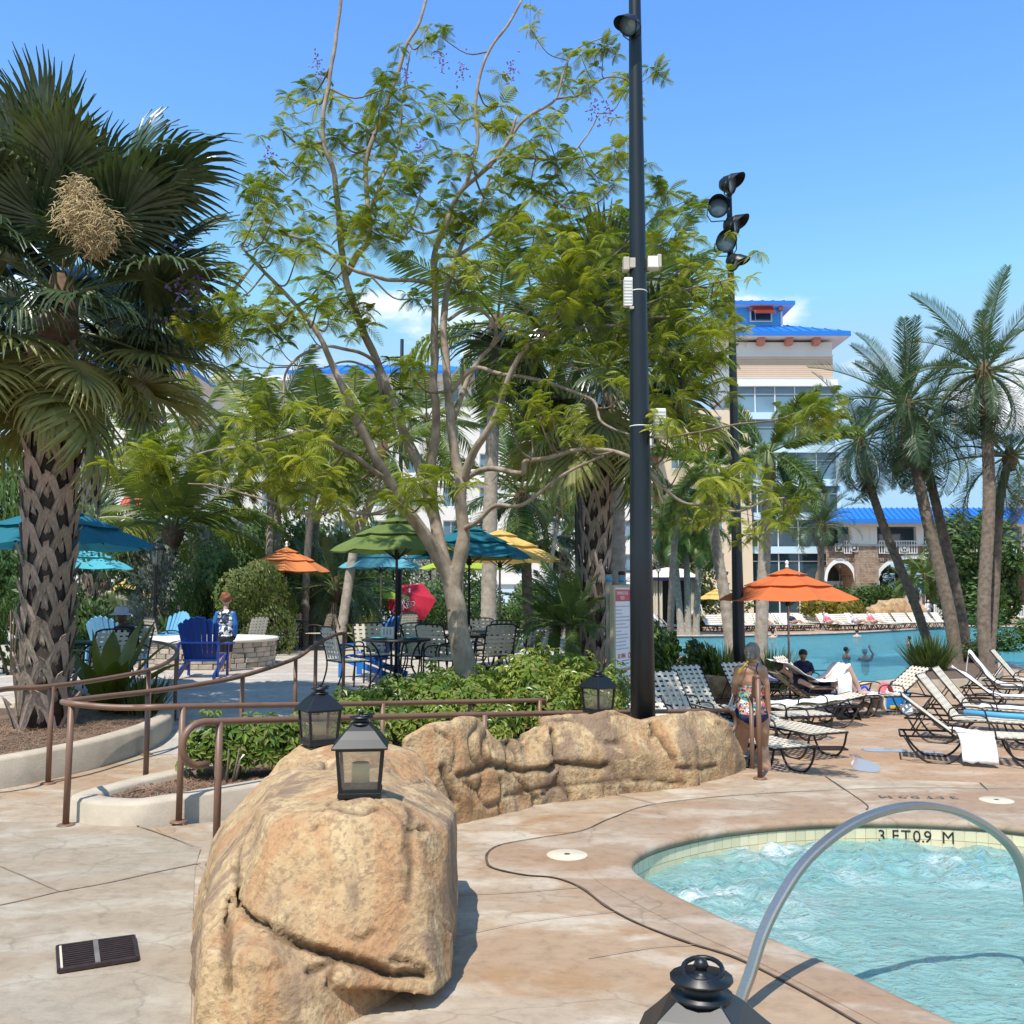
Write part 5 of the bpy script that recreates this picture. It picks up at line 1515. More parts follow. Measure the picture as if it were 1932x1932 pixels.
# ------------------------------------------------------------------ palms, trees and shrubs
random.seed(21)
def meshof(mb, name, mats, smooth=False):
    o = mb.build(name, mats, None, smooth); me = o.data; bpy.data.objects.remove(o); return me
def frond_mesh(name, L, droop, pairs, ll, lw, style, mat, seed, petiole=.14):
    """pinnate frond along +X, arching down; every leaflet a folded strip"""
    rnd = random.Random(seed); mb = MB(); pts = []; p = V(0,0,0); n = 14
    for i in range(n + 1):
        pts.append(p.copy()); u = i / n
        a = -droop * (u ** 1.6); p = p + V(math.cos(a),0, math.sin(a)) * (L / n)
    mb.tube(pts, [.022 * (1 - .85 * i / n) * (L / 2.2) + .004 for i in range(n + 1)],4,1)
    for k in range(pairs):
        u = petiole + (1 - petiole) * (k + .5) / pairs
        f = u * n; i = min(n - 1, int(f)); q = pts[i].lerp(pts[i + 1], f - i)
        t = (pts[i + 1] - pts[i]).normalized(); up = V(0,1,0).cross(t) * -1
        up = t.cross(V(0,1,0)) * -1
        if up.z < 0: up = -up
        w = math.sin(math.pi * min(1, max(.02,(u - petiole) / (1 - petiole) * .80 + .16))) ** .7
        l_ = ll * w * rnd.uniform(.85,1.1)
        nring = 2 if style != 'foxtail' else 5
        for s_ in range(nring):
            if style == 'foxtail':
                ang = s_ / nring * 2 * math.pi + rnd.uniform(-.5,.5); side = (V(0,1,0) * math.cos(ang) + up * math.sin(ang)); sweep = .75; hang = .12
            else:
                sg = -1 if s_ else 1
                lift = {'date': .45, 'coco': -.05, 'queen': .15}[style] + rnd.uniform(-.2,.2)
                side = (V(0, sg,0) * math.cos(lift) + up * math.sin(lift)); sweep = {'date': .75, 'coco': .55, 'queen': .6}[style]; hang = {'date': .12, 'coco': .75, 'queen': .5}[style]
            d = (side + t * sweep).normalized()
            m1 = q + d * l_ * .5 + V(0,0,-hang * l_ * .12); e = q + d * l_ * .96 + V(0,0,-hang * l_ * .55)
            wv = (t * .9 + up * .25).normalized() * lw * .5
            mb.add([q - wv * .6, q + wv * .6, m1 + wv, m1 - wv, e], [(0,1,2,3),(3,2,4)],0)
    return meshof(mb, name, [mat, M_crownshaft])
def fan_mesh(name, pl, R_, nseg, droop, mat, seed, fold=.25):
    """costapalmate fan leaf: petiole along +X, then long drooping split segments"""
    rnd = random.Random(seed); mb = MB(); n = 6; pts = []; p = V(0,0,0)
    for i in range(n + 1):
        pts.append(p.copy()); a = -.25 * i / n; p = p + V(math.cos(a),0, math.sin(a)) * pl / n
    mb.tube(pts, [.022 - .008 * i / n for i in range(n + 1)],5,1)
    c0 = pts[-1]
    for k in range(nseg):
        a = (k / (nseg - 1) - .5) * R(255) + rnd.uniform(-.03,.03)
        u = abs(a) / R(127)
        L = R_ * (1.0 - .28 * u) * rnd.uniform(.9,1.08)
        base = c0 + V(.28 * R_ * (1 - u),0,-.10 * R_ * (1 - u) ** 2 * droop)
        d = V(math.cos(a), math.sin(a), fold * (1 - u) + .12 * (1 if k % 2 else -1) * .3).normalized()
        side = V(-math.sin(a), math.cos(a),0) * (R_ * .026)
        q = base.copy(); dirv = d.copy(); prev = None; steps = 5; dr = droop * rnd.uniform(.7,1.35)
        for s_ in range(steps + 1):
            f = s_ / steps
            wd = side * (.42 + .9 * math.sin(min(1, f * 1.5 + .12) * math.pi * .55)) * (1 if f < .55 else max(.06,1 - (f - .55) / .45))
            cur = (q - wd, q + V(0,0,.014 * R_), q + wd)
            if prev is not None: mb.add([prev[0], prev[1], prev[2], cur[2], cur[1], cur[0]], [(0,1,4,5),(1,2,3,4)],0)
            prev = cur
            dirv = (dirv + V(0,0,-dr * (.04 + .62 * f * f))).normalized(); q = q + dirv * (L / steps)
    return meshof(mb, name, [mat, M_crownshaft])
FR = {}
for i,(d, L) in enumerate(((.5,1),(.9,1),(1.5,1),(2.0,.95))):
    FR['coco', i] = frond_mesh('frond',2.6 * L, d,46,.62,.050, 'coco', M_palmy, i)
    FR['date', i] = frond_mesh('frond',2.6 * L, d * 1.2,64,.50,.028, 'date', M_palmd,10 + i)
    FR['queen', i] = frond_mesh('frond',2.4 * L, d,64,.55,.042, 'queen', M_palm,20 + i)
    FR['foxtail', i] = frond_mesh('frond',2.0 * L, d * .8,64,.32,.034, 'foxtail', M_palm,30 + i)
    FR['dead', i] = frond_mesh('frond',2.2,1.3 + d * .3,30,.40,.030, 'coco', M_dead,40 + i)
for i, d in enumerate((.6,1.0,1.45,2.0)):
    FR['fan', i] = fan_mesh('fan_frond',1.1,1.05,58, d, M_sabal,50 + i)
    FR['fany', i] = fan_mesh('fan_frond',1.0,1.05,52, d + .35, M_sabaly,60 + i)
def crown(root, top, n, kind, scale, e0=80, e1=-35, seed=0, jitter=8, name='frond', azs=None, twist=.35):
    rnd = random.Random(seed); L = WLOC[root.name]
    for k in range(n):
        u = (k + .5) / n
        el = e0 + (e1 - e0) * (u ** .85) + rnd.uniform(-jitter, jitter)
        az = (k * 137.5 + rnd.uniform(-12,12)) if azs is None else azs[k % len(azs)] + rnd.uniform(-10,10)
        v = min(3, max(0, int(u * 4 + rnd.uniform(-.5,.5))))
        kd = kind if not callable(kind) else kind(u)
        M = Matrix.Rotation(R(az),3, 'Z') @ Matrix.Rotation(R(-el),3, 'Y') @ Matrix.Rotation(rnd.uniform(-twist, twist),3, 'X')
        inst(name, FR[kd, v], root, Vector(top) - L + V(math.cos(R(az)), math.sin(R(az)),0) * .06 * scale, M, scale * rnd.uniform(.76,1.14))
def ring_trunk(root, pts, r0, r1, mat, rings=True, n=12, flare=1.3, name='trunk', step=.16):
    pts = spline(pts,6); Lt = sum((b - a).length for a, b in zip(pts[:-1], pts[1:])); k = max(8, int(Lt / step))
    out = []; rad = []
    for i in range(k + 1):
        f = i / k * (len(pts) - 1); j = min(len(pts) - 2, int(f)); out.append(pts[j].lerp(pts[j + 1], f - j))
        u = i / k; r = r0 + (r1 - r0) * u + r0 * (flare - 1) * max(0,1 - u * Lt / .6) ** 2
        if rings:
            rad.append(r * 1.0); d_ = (pts[j + 1] - pts[j]).normalized()
            out.append(out[-1] + d_ * .02); rad.append(r * .93)
        else: rad.append(r * (1 + .05 * noise.noise(out[-1] * 3)))
    MB().tube(out, rad, n).build(name, mat, root)
# leaf-base boots of the cabbage palms
def boot_mesh(seed):
    rnd = random.Random(seed); mb = MB(); Rr = 1.0
    # in units: x out from trunk axis (radius 1), angle, height 1
    def pt(a, z, off): return V((1 + off) * math.cos(a),(1 + off) * math.sin(a), z)
    for sg in (-1,1):
        path = []
        for k in range(7):
            u = k / 6
            a = sg * (.06 + .58 * u) + rnd.uniform(-.02,.02); z = 1.0 - 1.0 * u; off = .30 * (1 - u) ** 1.3 + .02
            path.append((a, z, off))
        w = .34
        vs = []
        for k,(a, z, off) in enumerate(path):
            ww = w * (1.0 - .35 * k / 6)
            vs += [pt(a - sg * ww * .55, z + .03, off - .05), pt(a - sg * ww * .1, z + .10, off + .035), pt(a + sg * ww * .55, z - .02, off + .01), pt(a + sg * ww * .2, z - .08, off - .10)]
        mb.add(vs, [(k * 4 + j, k * 4 + (j + 1) % 4, k * 4 + 4 + (j + 1) % 4, k * 4 + 4 + j) for k in range(6) for j in range(4)] + [(3,2,1,0),(24,25,26,27)],0, False)
    # cut stub at the apex
    a0 = pt(-.13,.86,.18); a1 = pt(.13,.86,.18); b0 = pt(-.08,1.12 + rnd.uniform(-.1,.1),.46); b1 = pt(.08,1.13 + rnd.uniform(-.1,.1),.44)
    th = V(-.10,0,.02)
    vs = [a0, a1, b1, b0, a0 + th, a1 + th, b1 + th * .5, b0 + th * .5]
    mb.add(vs, [(0,1,2,3),(7,6,5,4),(0,3,7,4),(1,5,6,2),(3,2,6,7),(0,4,5,1)])
    # flip winding safe: double sided anyway
    return meshof(mb, 'leaf_base', [M_boot])
BOOTS = [boot_mesh(s_) for s_ in range(4)]
def boot_trunk(root, base, top, r0, r1, ring=.165, per=6, h=.36, seed=0):
    rnd = random.Random(seed); L = WLOC[root.name]; base = Vector(base); top = Vector(top)
    ax = (top - base); H = ax.length; ax.normalize()
    MB().tube([base.lerp(top, k / 8) for k in range(9)], [(r0 + (r1 - r0) * k / 8) * .93 for k in range(9)],14).build('trunk', M_core, root)
    q = V(0,0,1).rotation_difference(ax).to_matrix()
    n = int(H / ring)
    for i in range(n):
        u = (i - .3) / n; p = base + ax * (H * u); r = (r0 + (r1 - r0) * u) * (1 + .25 * max(0,.06 - u) / .06)
        for k in range(per):
            a = (k + .5 * (i % 2)) * 2 * math.pi / per + rnd.uniform(-.07,.07)
            M = q @ Matrix.Rotation(a,3, 'Z') @ Matrix.Rotation(rnd.uniform(-.05,.05),3, 'X')
            inst('leaf_base', rnd.choice(BOOTS), root, p - L + ax * rnd.uniform(-.02,.02), M,(r, r, h * rnd.uniform(.92,1.12)))
# ---- big cabbage palm on the left
DP = 11.0
b0 = V(P(82,1360, DP).x, DP,.18); tp = P(112,560, DP); 
t = thing('fan_palm', 'thick fan palm with criss-cross boots on its trunk beside the brown railing', 'palm tree', b0)
boot_trunk(t, b0, P(104,690, DP),.235,.25,.205,5,.44,1)
MB().tube([P(104,700, DP), P(112,600, DP), P(118,520, DP)], [.24,.22,.12],12).build('crown_heart', M_fib, t)
topc = P(116,560, DP)
crown(t, P(112,620, DP),15, 'fany',.88,-8,-62,5,6, 'fan_frond', twist=.3)
crown(t, P(116,560, DP),26, 'fan',.95,60,-22,8,9, 'fan_frond', twist=.3)
crown(t, P(118,500, DP),16, 'fan',.95,88,38,9,7, 'fan_frond', twist=.3)
# flower stalks
def seed_stalk(root, c, r, seed):
    rnd = random.Random(seed); mb = MB()
    for k in range(420):
        d = V(rnd.gauss(0,1), rnd.gauss(0,1), rnd.gauss(0,1)).normalized(); p = Vector(c) + V(d.x, d.y, d.z) * r * rnd.random() ** .5
        e = p + V(rnd.uniform(-1,1), rnd.uniform(-1,1), rnd.uniform(-1.2,.2)).normalized() * r * .45
        mb.tube([p, p.lerp(e,.5) + V(0,0,.015), e], [.005,.004,.002],3, caps=False)
    mb.build('flower_stalk', M_seedst, root)
for q, r_, sd_ in ((P(150,405, DP - 1.9),.27,3),(P(185,425, DP - 1.9),.25,4),(P(150,362, DP - 1.7),.17,5),(P(178,455, DP - 1.8),.19,6)):
    seed_stalk(t, q, r_, sd_); MB().tube(spline([P(118,520, DP), P(130,400, DP - .9), q],4),.014,5).build('stalk', M_seedst, t)
# ---- second cabbage palm by the sign
D2 = 15.2
b0 = V(P(1112,1250, D2).x, D2, TZ)
t = thing('fan_palm', 'rough-trunked fan palm standing directly beside the pool rules sign', 'palm tree', b0)
boot_trunk(t, b0, P(1132,770, D2),.19,.20,.22,5,.46,2)
crown(t, P(1134,720, D2),9, 'fany',.95,-25,-65,15,6, 'fan_frond')
crown(t, P(1136,690, D2),20, 'fan',1.05,78,-25,16,9, 'fan_frond')
# ---- farther boot palms
for px, by, ty, D, r, lab, n in ((170,1180,700,22,.17, 'slender boot-trunked palm just behind the teal umbrella',26),(1062,1150,1010,44,.2, 'small fan palm with boots in front of the white wing near the sign',20),(190,1150,1085,30,.22, 'stubby boot-trunked palm behind the pale yellow umbrella',12)):
    z0 = .3 if px < 1000 else TZ
    b0 = V(P(px, by, D).x, D, z0); tt = P(px + 3, ty, D)
    t = thing('fan_palm', lab, 'palm tree', b0)
    boot_trunk(t, b0, tt, r, r,.24,5,.5, int(px))
    crown(t, tt + V(0,0,.3), n, 'fan',1.35 if D < 40 else 1.2,75,-40, int(px),9, 'fan_frond')
# ---- feather palms
def feather(lab, kind, pts, r0, r1, n, scale, e0=80, e1=-35, trunk=None, seed=0, z0=None, dead=0, shaft=False, name='feather_palm', rings=True):
    q = [P(*p) for p in pts]
    if z0 is not None: q[0] = V(q[0].x, q[0].y, z0)
    t = thing(name, lab, 'palm tree', q[0])
    ring_trunk(t, q, r0, r1, trunk or M_ptrunk, rings)
    if shaft:
        MB().tube([q[-1] + V(0,0,-.15), q[-1] + V(0,0,.25), q[-1] + V(0,0,.8)], [r1 * 1.15, r1 * 1.25, r1 * .6],10).build('crownshaft', M_crownshaft, t); top = q[-1] + V(0,0,.6)
    else:
        top = q[-1]; MB().tube([top + V(0,0,-.45), top + V(0,0,-.1), top + V(0,0,.25)], [r1 * 1.1, r1 * 1.9, r1 * .8],10).build('crown_heart', M_fib, t)
    crown(t, top, n, kind, scale, e0, e1, seed)
    if dead: crown(t, top - V(0,0,.15), dead, 'dead', scale * .85,-62,-84, seed + 3)
    return t
# right-hand clump in the pool peninsula
feather('tall date palm with the big dark crown over the pool peninsula', 'date', [(1806,1262,28),(1790,1150,28),(1745,960,28.2),(1722,850,28.3),(1708,760,28.4)],   .20,.15,40,1.1,85,-64, M_ptrunkd,31, TZ,3)
feather('slanting date palm standing right behind the tallest date palm of the peninsula', 'date', [(1828,1258,29.5),(1808,1130,29.6),(1768,960,29.8),(1750,880,30),(1738,800,30)],.17,.13,32,1.05,72,-64, M_ptrunkd,33, TZ,2)
feather('date palm leaning furthest out over the pool towards the tower', 'date', [(1762,1244,30.5),(1730,1150,30.5),(1670,1000,30.6),(1640,910,30.7),(1622,830,30.8)],.16,.125,30,1.0,75,-68, M_ptrunkd,35, TZ,3)
feather('upright date palm beside the dark mound at the end of the peninsula', 'date', [(1862,1276,26.5),(1856,1150,26.5),(1866,950,26.6),(1862,810,26.7),(1857,700,26.8)],.19,.15,40,1.08,88,-64, M_ptrunkd,37, TZ,4)
feather('thin date palm crossing the trunk of the upright one on the peninsula', 'date', [(1866,1265,27.6),(1878,1100,27.6),(1886,950,27.7),(1905,860,27.7)],.14,.12,22,1.1,60,-45, M_ptrunkd,39, TZ,2)
feather('short feathery date palm in front of the glass tower', 'date', [(1549,1165,70),(1549,1050,70),(1550,990,70)],.26,.24,44,1.22,85,-20, M_ptrunkd,41, TZ, name='date_palm')
# foxtails by the terrace
feather('bushy foxtail palm with a smooth grey trunk beside the floodlight pole', 'foxtail', [(1432,1262,23),(1440,1100,23),(1446,980,23),(1450,900,23)],.17,.13,14,1.05,75,-50, M_ptrunk,43, TZ, shaft=True)
feather('foxtail palm with a curved pale trunk left of the floodlight pole', 'foxtail', [(1385,1245,26),(1368,1130,26),(1350,1020,26),(1345,920,26)],.18,.13,13,1.0,70,-60, M_ptrunk,45, TZ, shaft=True)
feather('foxtail palm hanging over the sand block behind the tree', 'foxtail', [(1262,1190,34),(1270,1060,34),(1282,960,34)],.13,.11,12,1.15,60,-70, M_ptrunk,46, TZ, shaft=True)
for k,(a, b, c_) in enumerate((((1285,1168),(1277,1090),(1268,1000)),((1312,1160),(1318,1080),(1322,990)),((1298,1166),(1296,1080),(1293,985)))):
    feather(('leaning', 'curved', 'straight')[k] + ' slim white-trunked palm in front of the cabana', 'queen', [(*a,52),(*b,52),(*c_,52)],.2,.15,18,1.15,70,-40, M_ptrunk,50 + k, TZ, name='palm')
# royal palm behind the sign, coconut and queen palms behind the patio
feather('smooth grey royal palm rising behind the pool rules sign', 'queen', [(1163,1200,18),(1162,1000,18),(1158,850,18),(1152,640,18)],.20,.15,16,1.15,75,-35, M_ptrunk,60, TZ, shaft=True)
feather('pale ringed coconut palm behind the yellow umbrella', 'coco', [(921,1175,22),(924,1000,22),(928,860,22),(934,700,22.2),(938,610,22.4)],.19,.13,20,1.15,80,-60, M_ptrunk,61,.3,3)
feather('queen palm with hanging dead fronds left of the slim black pole', 'queen', [(1000,1175,27),(994,1090,27),(990,1000,27),(985,935,27)],.16,.14,22,1.1,78,-60, M_ptrunkd,62,.3,6)
for k,(pts, r, D, sc, lab) in enumerate((([(508,1080),(509,1000),(512,900),(516,820)],.11,27,1.0, 'slim coconut palm, left one of the crossed pair behind the peach umbrella'),([(520,1080),(524,1000),(520,920),(505,850)],.11,28,1.0, 'slim coconut palm, right one of the crossed pair behind the peach umbrella'),
        ([(575,1080),(583,1000),(596,920),(610,840)],.11,26,1.05, 'coconut palm leaning over the round hedge'),([(590,1080),(596,1000),(612,930),(640,830)],.11,29,1.0, 'coconut palm with thin trunk next to the leaning one over the hedge'),
        ([(640,1130),(672,1020),(706,930),(722,850)],.13,24,1.1, 'strongly leaning coconut palm beside the olive umbrella'),([(365,1150),(370,1000),(370,880),(372,800)],.12,33,1.1, 'reddish trunked coconut palm behind the street lamp'),
        ([(1035,1165),(1038,1080),(1052,980),(1060,900)],.10,40,1.15, 'thin leaning palm in front of the white wing'),([(450,1150),(452,1000),(455,870),(458,790)],.12,36,1.2, 'coconut palm rising above the silver bushes'),
        ([(665,1120),(668,1000),(665,880),(668,800)],.12,38,1.2, 'coconut palm in front of the blue-roofed wing'),([(820,1120),(818,1000),(812,880),(805,790)],.12,40,1.25, 'tall coconut palm behind the tree fork'),([(250,1120),(252,1000),(246,900),(240,830)],.12,40,1.2, 'coconut palm before the red awnings'))):
    feather(lab, 'coco', [(a, b, D) for a, b in pts], r, r * .85,14, sc * .95,78,-50, M_ptrunk if k not in (5,) else M_ptrunkd,70 + k,.3,2 if k % 3 == 0 else 0, name='coconut_palm')
feather('low coconut palm with arching yellow-green fronds behind the street lamp', 'coco', [(322,1100,26.5),(324,1050,26.5),(326,1000,26.5)],.19,.17,22,1.3,85,-12, M_ptrunkd,90,.3, name='coconut_palm')
feather('tall palm with dark drooping crown high behind the pole', 'queen', [(1215,1150,30),(1212,900,30),(1216,640,30),(1220,560,30)],.16,.13,20,1.35,80,-40, M_ptrunk,91, TZ,0)
for k,(px, py, D, s_) in enumerate(((628,1145,26,.8),(585,1150,27,.75),(662,1148,28,.75),(1100,1160,20,.5))):
    z = .3 if px < 1000 else TZ
    feather(('pygmy date palm under the sky blue umbrella', 'pygmy date palm beside the round hedge', 'pygmy date palm behind the cobalt chair', 'pygmy palm by the rough palm trunk')[k], 'date', [(px,1180, D),(px + 2, py, D),(px + 4, py - 40, D)],.09,.08,20, s_,80,-30, M_ptrunkd,95 + k, z, name='pygmy_palm')
for k,(px, D) in enumerate(((1742,88),(1768,90),(1716,92),(1690,100),(1660,104),(1755,104))):
    feather(('small palm growing in front of the big stone arch', 'small palm beside the stone pier', 'small palm inside the stone arch', 'far palm seen through the arch opening', 'far bushy palm behind the arch', 'far palm showing under the arch')[k], 'queen', [(px,1170, D),(px + 1,1120, D),(px + 2,1085 + 6 * (k % 3), D)],.13,.11,18,1.25,80,-40, M_ptrunk,110 + k, TZ, name='palm')

# ---- jacaranda
JD = 12.0
BR = [
 # (pixels with distance), start radius, end radius
 ([(884,1380,12.0),(878,1270,12),(868,1200,12),(859,1135,12),(852,1100,12),(848,1068,12)],.165,.10),
 ([(862,1150,12),(850,1100,12),(826,1045,11.9),(797,1003,11.8),(756,948,11.6),(735,907,11.5),(702,852,11.3),(680,806,11.2),(663,770,11.1),(647,729,11),(631,696,11),(614,658,10.9),(603,636,10.9),(560,575,10.8),(500,515,10.7),(455,465,10.6)],.135,.018),
 ([(846,1085,12),(828,1020,12.1),(819,975,12.2),(787,874,12.3),(751,789,12.4),(729,729,12.4),(710,680,12.4),(672,592,12.3),(647,499,12.2),(639,413,12.2),(631,331,12.1),(607,249,12),(622,145,12),(640,40,12),(650,-60,12)],.115,.022),
 ([(838,1060,12.1),(825,1000,12.2),(816,940,12.3),(814,866,12.3),(822,797,12.3),(819,729,12.2),(821,647,12.2),(821,565,12.1),(820,515,12),(825,468,12),(838,427,11.9),(849,394,11.9),(871,358,11.8),(904,331,11.7),(931,304,11.7),(959,263,11.6),(975,220,11.6)],.10,.020),
 ([(858,1150,12),(858,1100,12),(868,1040,12.0),(874,1003,12),(869,948,12),(866,893,12),(855,838,12),(847,756,12),(841,674,12.1),(838,592,12.2),(843,550,12.3),(852,517,12.4),(863,481,12.4),(885,430,12.5),(905,390,12.5),(925,330,12.5)],.135,.022),
 ([(874,905,12),(893,852,11.8),(910,825,11.7),(931,789,11.6),(953,735,11.4),(975,680,11.3),(1000,650,11.2)],.075,.03),
 ([(854,790,12),(877,729,12.2),(899,683,12.3),(926,655,12.4),(960,620,12.5),(1010,575,12.6)],.055,.018),
 ([(926,655,12.4),(935,625,12.3),(910,588,12.2),(880,582,12.2),(845,605,12.2)],.028,.028),
 ([(852,737,12),(874,713,11.9),(904,696,11.8),(948,707,11.6),(1004,713,11.4),(1067,735,11.1),(1119,756,10.9),(1133,792,10.8),(1155,808,10.7),(1190,822,10.6),(1230,850,10.5)],.045,.012),
 ([(880,900,12),(905,886,11.8),(931,885,11.6),(985,894,11.2),(993,872,11.1),(1032,866,10.9),(1089,849,10.7),(1138,847,10.5),(1190,863,10.3),(1229,893,10.25),(1264,931,10.2),(1291,948,10.2),(1319,953,10.1),(1360,962,10.1),(1401,962,10),(1442,945,10),(1480,940,10)],.05,.012),
 ([(874,1000,12),(900,985,11.7),(936,955,11.4),(982,953,11.1),(1032,918,10.9),(1089,882,10.7),(1138,858,10.5)],.045,.018),
 ([(822,500,12),(835,484,12),(880,490,11.9),(934,509,11.7),(1011,522,11.5),(1086,532,11.3),(1138,521,11.1),(1174,505,11)],.04,.012),
 ([(820,535,12.1),(756,528,11.8),(715,523,11.5),(667,507,11.3),(606,468,11),(560,449,10.9),(510,435,10.8),(497,413,10.8),(505,386,10.8),(516,353,10.8),(519,312,10.8)],.04,.010),
 ([(721,745,12.4),(707,702,12.2),(674,685,12),(642,683,11.8),(603,696,11.6),(560,690,11.4)],.03,.01),
 ([(712,690,12.4),(694,672,12.0),(647,658,11.6),(614,655,11.4),(579,664,11.2),(554,685,11),(538,710,10.9),(535,756,10.8),(536,803,10.7)],.034,.012),
 ([(730,905,11.5),(721,899,11.4),(674,866,11.1),(639,844,10.8),(606,822,10.5),(573,812,10.3),(520,828,10.2),(468,841,10.0),(400,850,9.8),(355,862,9.7),(320,850,9.6)],.05,.010),
 ([(756,952,11.6),(715,966,11.2),(685,968,11),(647,960,10.8),(584,970,10.6),(520,950,10.5),(451,929,10.3),(400,915,10.2),(355,912,10.1)],.035,.008),
 ([(655,515,12.2),(675,480,12.3),(694,457,12.4),(696,427,12.4),(691,358,12.5),(691,304,12.5),(702,263,12.5),(724,216,12.6),(746,153,12.6),(767,90,12.6),(792,40,12.6),(815,-40,12.6)],.06,.025),
 ([(696,400,12.4),(725,330,12.6),(751,282,12.7),(756,216,12.7),(767,140,12.7),(776,90,12.7)],.03,.01),
 ([(838,430,11.9),(800,440,11.7),(775,425,11.6),(790,380,11.6),(800,330,11.6)],.028,.01),
 ([(871,358,11.8),(885,330,11.9),(900,270,12),(898,210,12),(901,167,12),(910,126,12),(931,79,12),(959,47,12),(985,0,12)],.035,.02),
 ([(904,331,11.7),(936,300,11.6),(1011,298,11.4),(1060,300,11.3),(1111,293,11.2),(1147,279,11.1),(1165,270,11)],.03,.008),
 ([(931,304,11.7),(970,250,11.7),(1004,216,11.7),(1048,186,11.7),(1067,123,11.7),(1090,90,11.7),(1140,70,11.7)],.035,.01),
 ([(1048,186,11.7),(1090,180,11.6),(1133,150,11.5),(1163,145,11.5),(1200,155,11.4)],.02,.008),
 ([(863,481,12.4),(936,435,12.3),(1004,372,12.2),(1059,317,12),(1111,250,12),(1130,215,12)],.032,.010),
 ([(960,345,12),(990,350,12),(1045,377,11.8),(1078,394,11.7),(1127,383,11.6),(1160,350,11.6)],.022,.008),
 ([(960,620,12.5),(1054,633,12.2),(1100,617,11.9),(1182,612,11.6),(1226,600,11.5),(1275,598,11.4),(1330,600,11.3)],.03,.012),
 ([(960,665,11.5),(1023,677,11.4),(1100,699,11.2),(1127,710,11.1),(1170,740,11)],.022,.008),
 ([(1086,532,11.3),(1160,480,11.3),(1226,418,11.3),(1275,388,11.2),(1310,370,11.2)],.018,.006),
 ([(1190,600,11.5),(1250,560,11.4),(1320,540,11.3),(1385,525,11.2)],.018,.007),
 ([(1190,822,10.6),(1250,825,10.4),(1308,817,10.3),(1373,803,10.2),(1464,792,10.1),(1500,780,10.1),(1530,775,10)],.020,.010),
 ([(1230,640,11.4),(1290,690,11.2),(1340,700,11.1)],.018,.007),
]
jb = V(P(884,1380,12).x,12.0,.08)
tj = thing('jacaranda_tree', 'multi-stemmed feathery jacaranda with pale grey branches in the central bed', 'tree', jb)
SAMP = []
for i,(pts, r0, r1) in enumerate(BR):
    q = [P(*p) for p in pts]
    if i == 0: q[0] = jb.copy()
    sp = spline(q,5); n = len(sp)
    kk = 1 if i == 0 else .82
    rad = [(r0 + (r1 - r0) * (k / (n - 1)) ** .7) * kk for k in range(n)]
    if i == 0: rad = [r * (1.0 + .25 * max(0,1 - k / 6)) for k, r in enumerate(rad)]
    sp = [p + noise.noise_vector(p * 2.5) * min(.03, r) for p, r in zip(sp, rad)]
    MB().tube(sp, [r * (1 + .08 * noise.noise(p * 5)) for p, r in zip(sp, rad)],12 if r0 > .06 else 7).build('trunk' if i == 0 else 'branch', M_bark if r0 > .024 else M_twig, tj)
    if i > 0: SAMP += [(p, r) for p, r in zip(sp[n // 4:], rad[n // 4:])]
def jac_mesh(seed, nl=11):
    rnd = random.Random(seed); mb = MB()
    cs = [(V(0,0,0),1.0, nl)] + [(V(rnd.gauss(0,.26), rnd.gauss(0,.26), rnd.gauss(.05,.2)), rnd.uniform(.5,.75),7) for _ in range(4)]
    for c0, sc, nn in cs:
        if sc < 1: mb.tube([V(0,0,0), c0 * .5 + V(0,0,-.03), c0], [.005,.004,.003],3, caps=False)
        for k in range(nn):
            az = k * 2.4 + rnd.uniform(-.4,.4); el = rnd.uniform(-.3,1.1); L = rnd.uniform(.28,.44) * sc
            d = V(math.cos(az) * math.cos(el), math.sin(az) * math.cos(el), math.sin(el)); p = c0.copy(); pts = [p.copy()]; n = 12
            side = V(-math.sin(az), math.cos(az), rnd.uniform(-.3,.3)).normalized()
            for s_ in range(n):
                d = (d + V(0,0,-.11 - .06 * rnd.random())).normalized(); p = p + d * (L / n); pts.append(p.copy())
            mb.tube([pts[0], pts[n // 2], pts[-1]], [.0035,.0025,.0012],3, caps=False)
            for s_ in range(2, n + 1):
                u = s_ / n; pl = .13 * sc * math.sin(math.pi * min(1, u * .78 + .18)) * rnd.uniform(.8,1.1)
                t = (pts[s_] - pts[s_ - 1]).normalized()
                for sg in (-1,1):
                    pd = (side * sg * .86 + t * .6 + V(0,0,-.15)).normalized(); q = pts[s_]; w = t * .0105 * sc * (1.15 - .35 * u) + V(0,0,.003)
                    m1 = q + pd * pl * .5; e = q + pd * pl + V(0,0,-.16 * pl)
                    mb.add([q - w * .7, q + w * .7, m1 + w, m1 - w, e + w * .35, e - w * .35], [(0,1,2,3),(3,2,4,5)])
    return meshof(mb, 'leaf_cluster', [M_jac])
JM = [jac_mesh(200 + k,8 + k % 3) for k in range(7)]
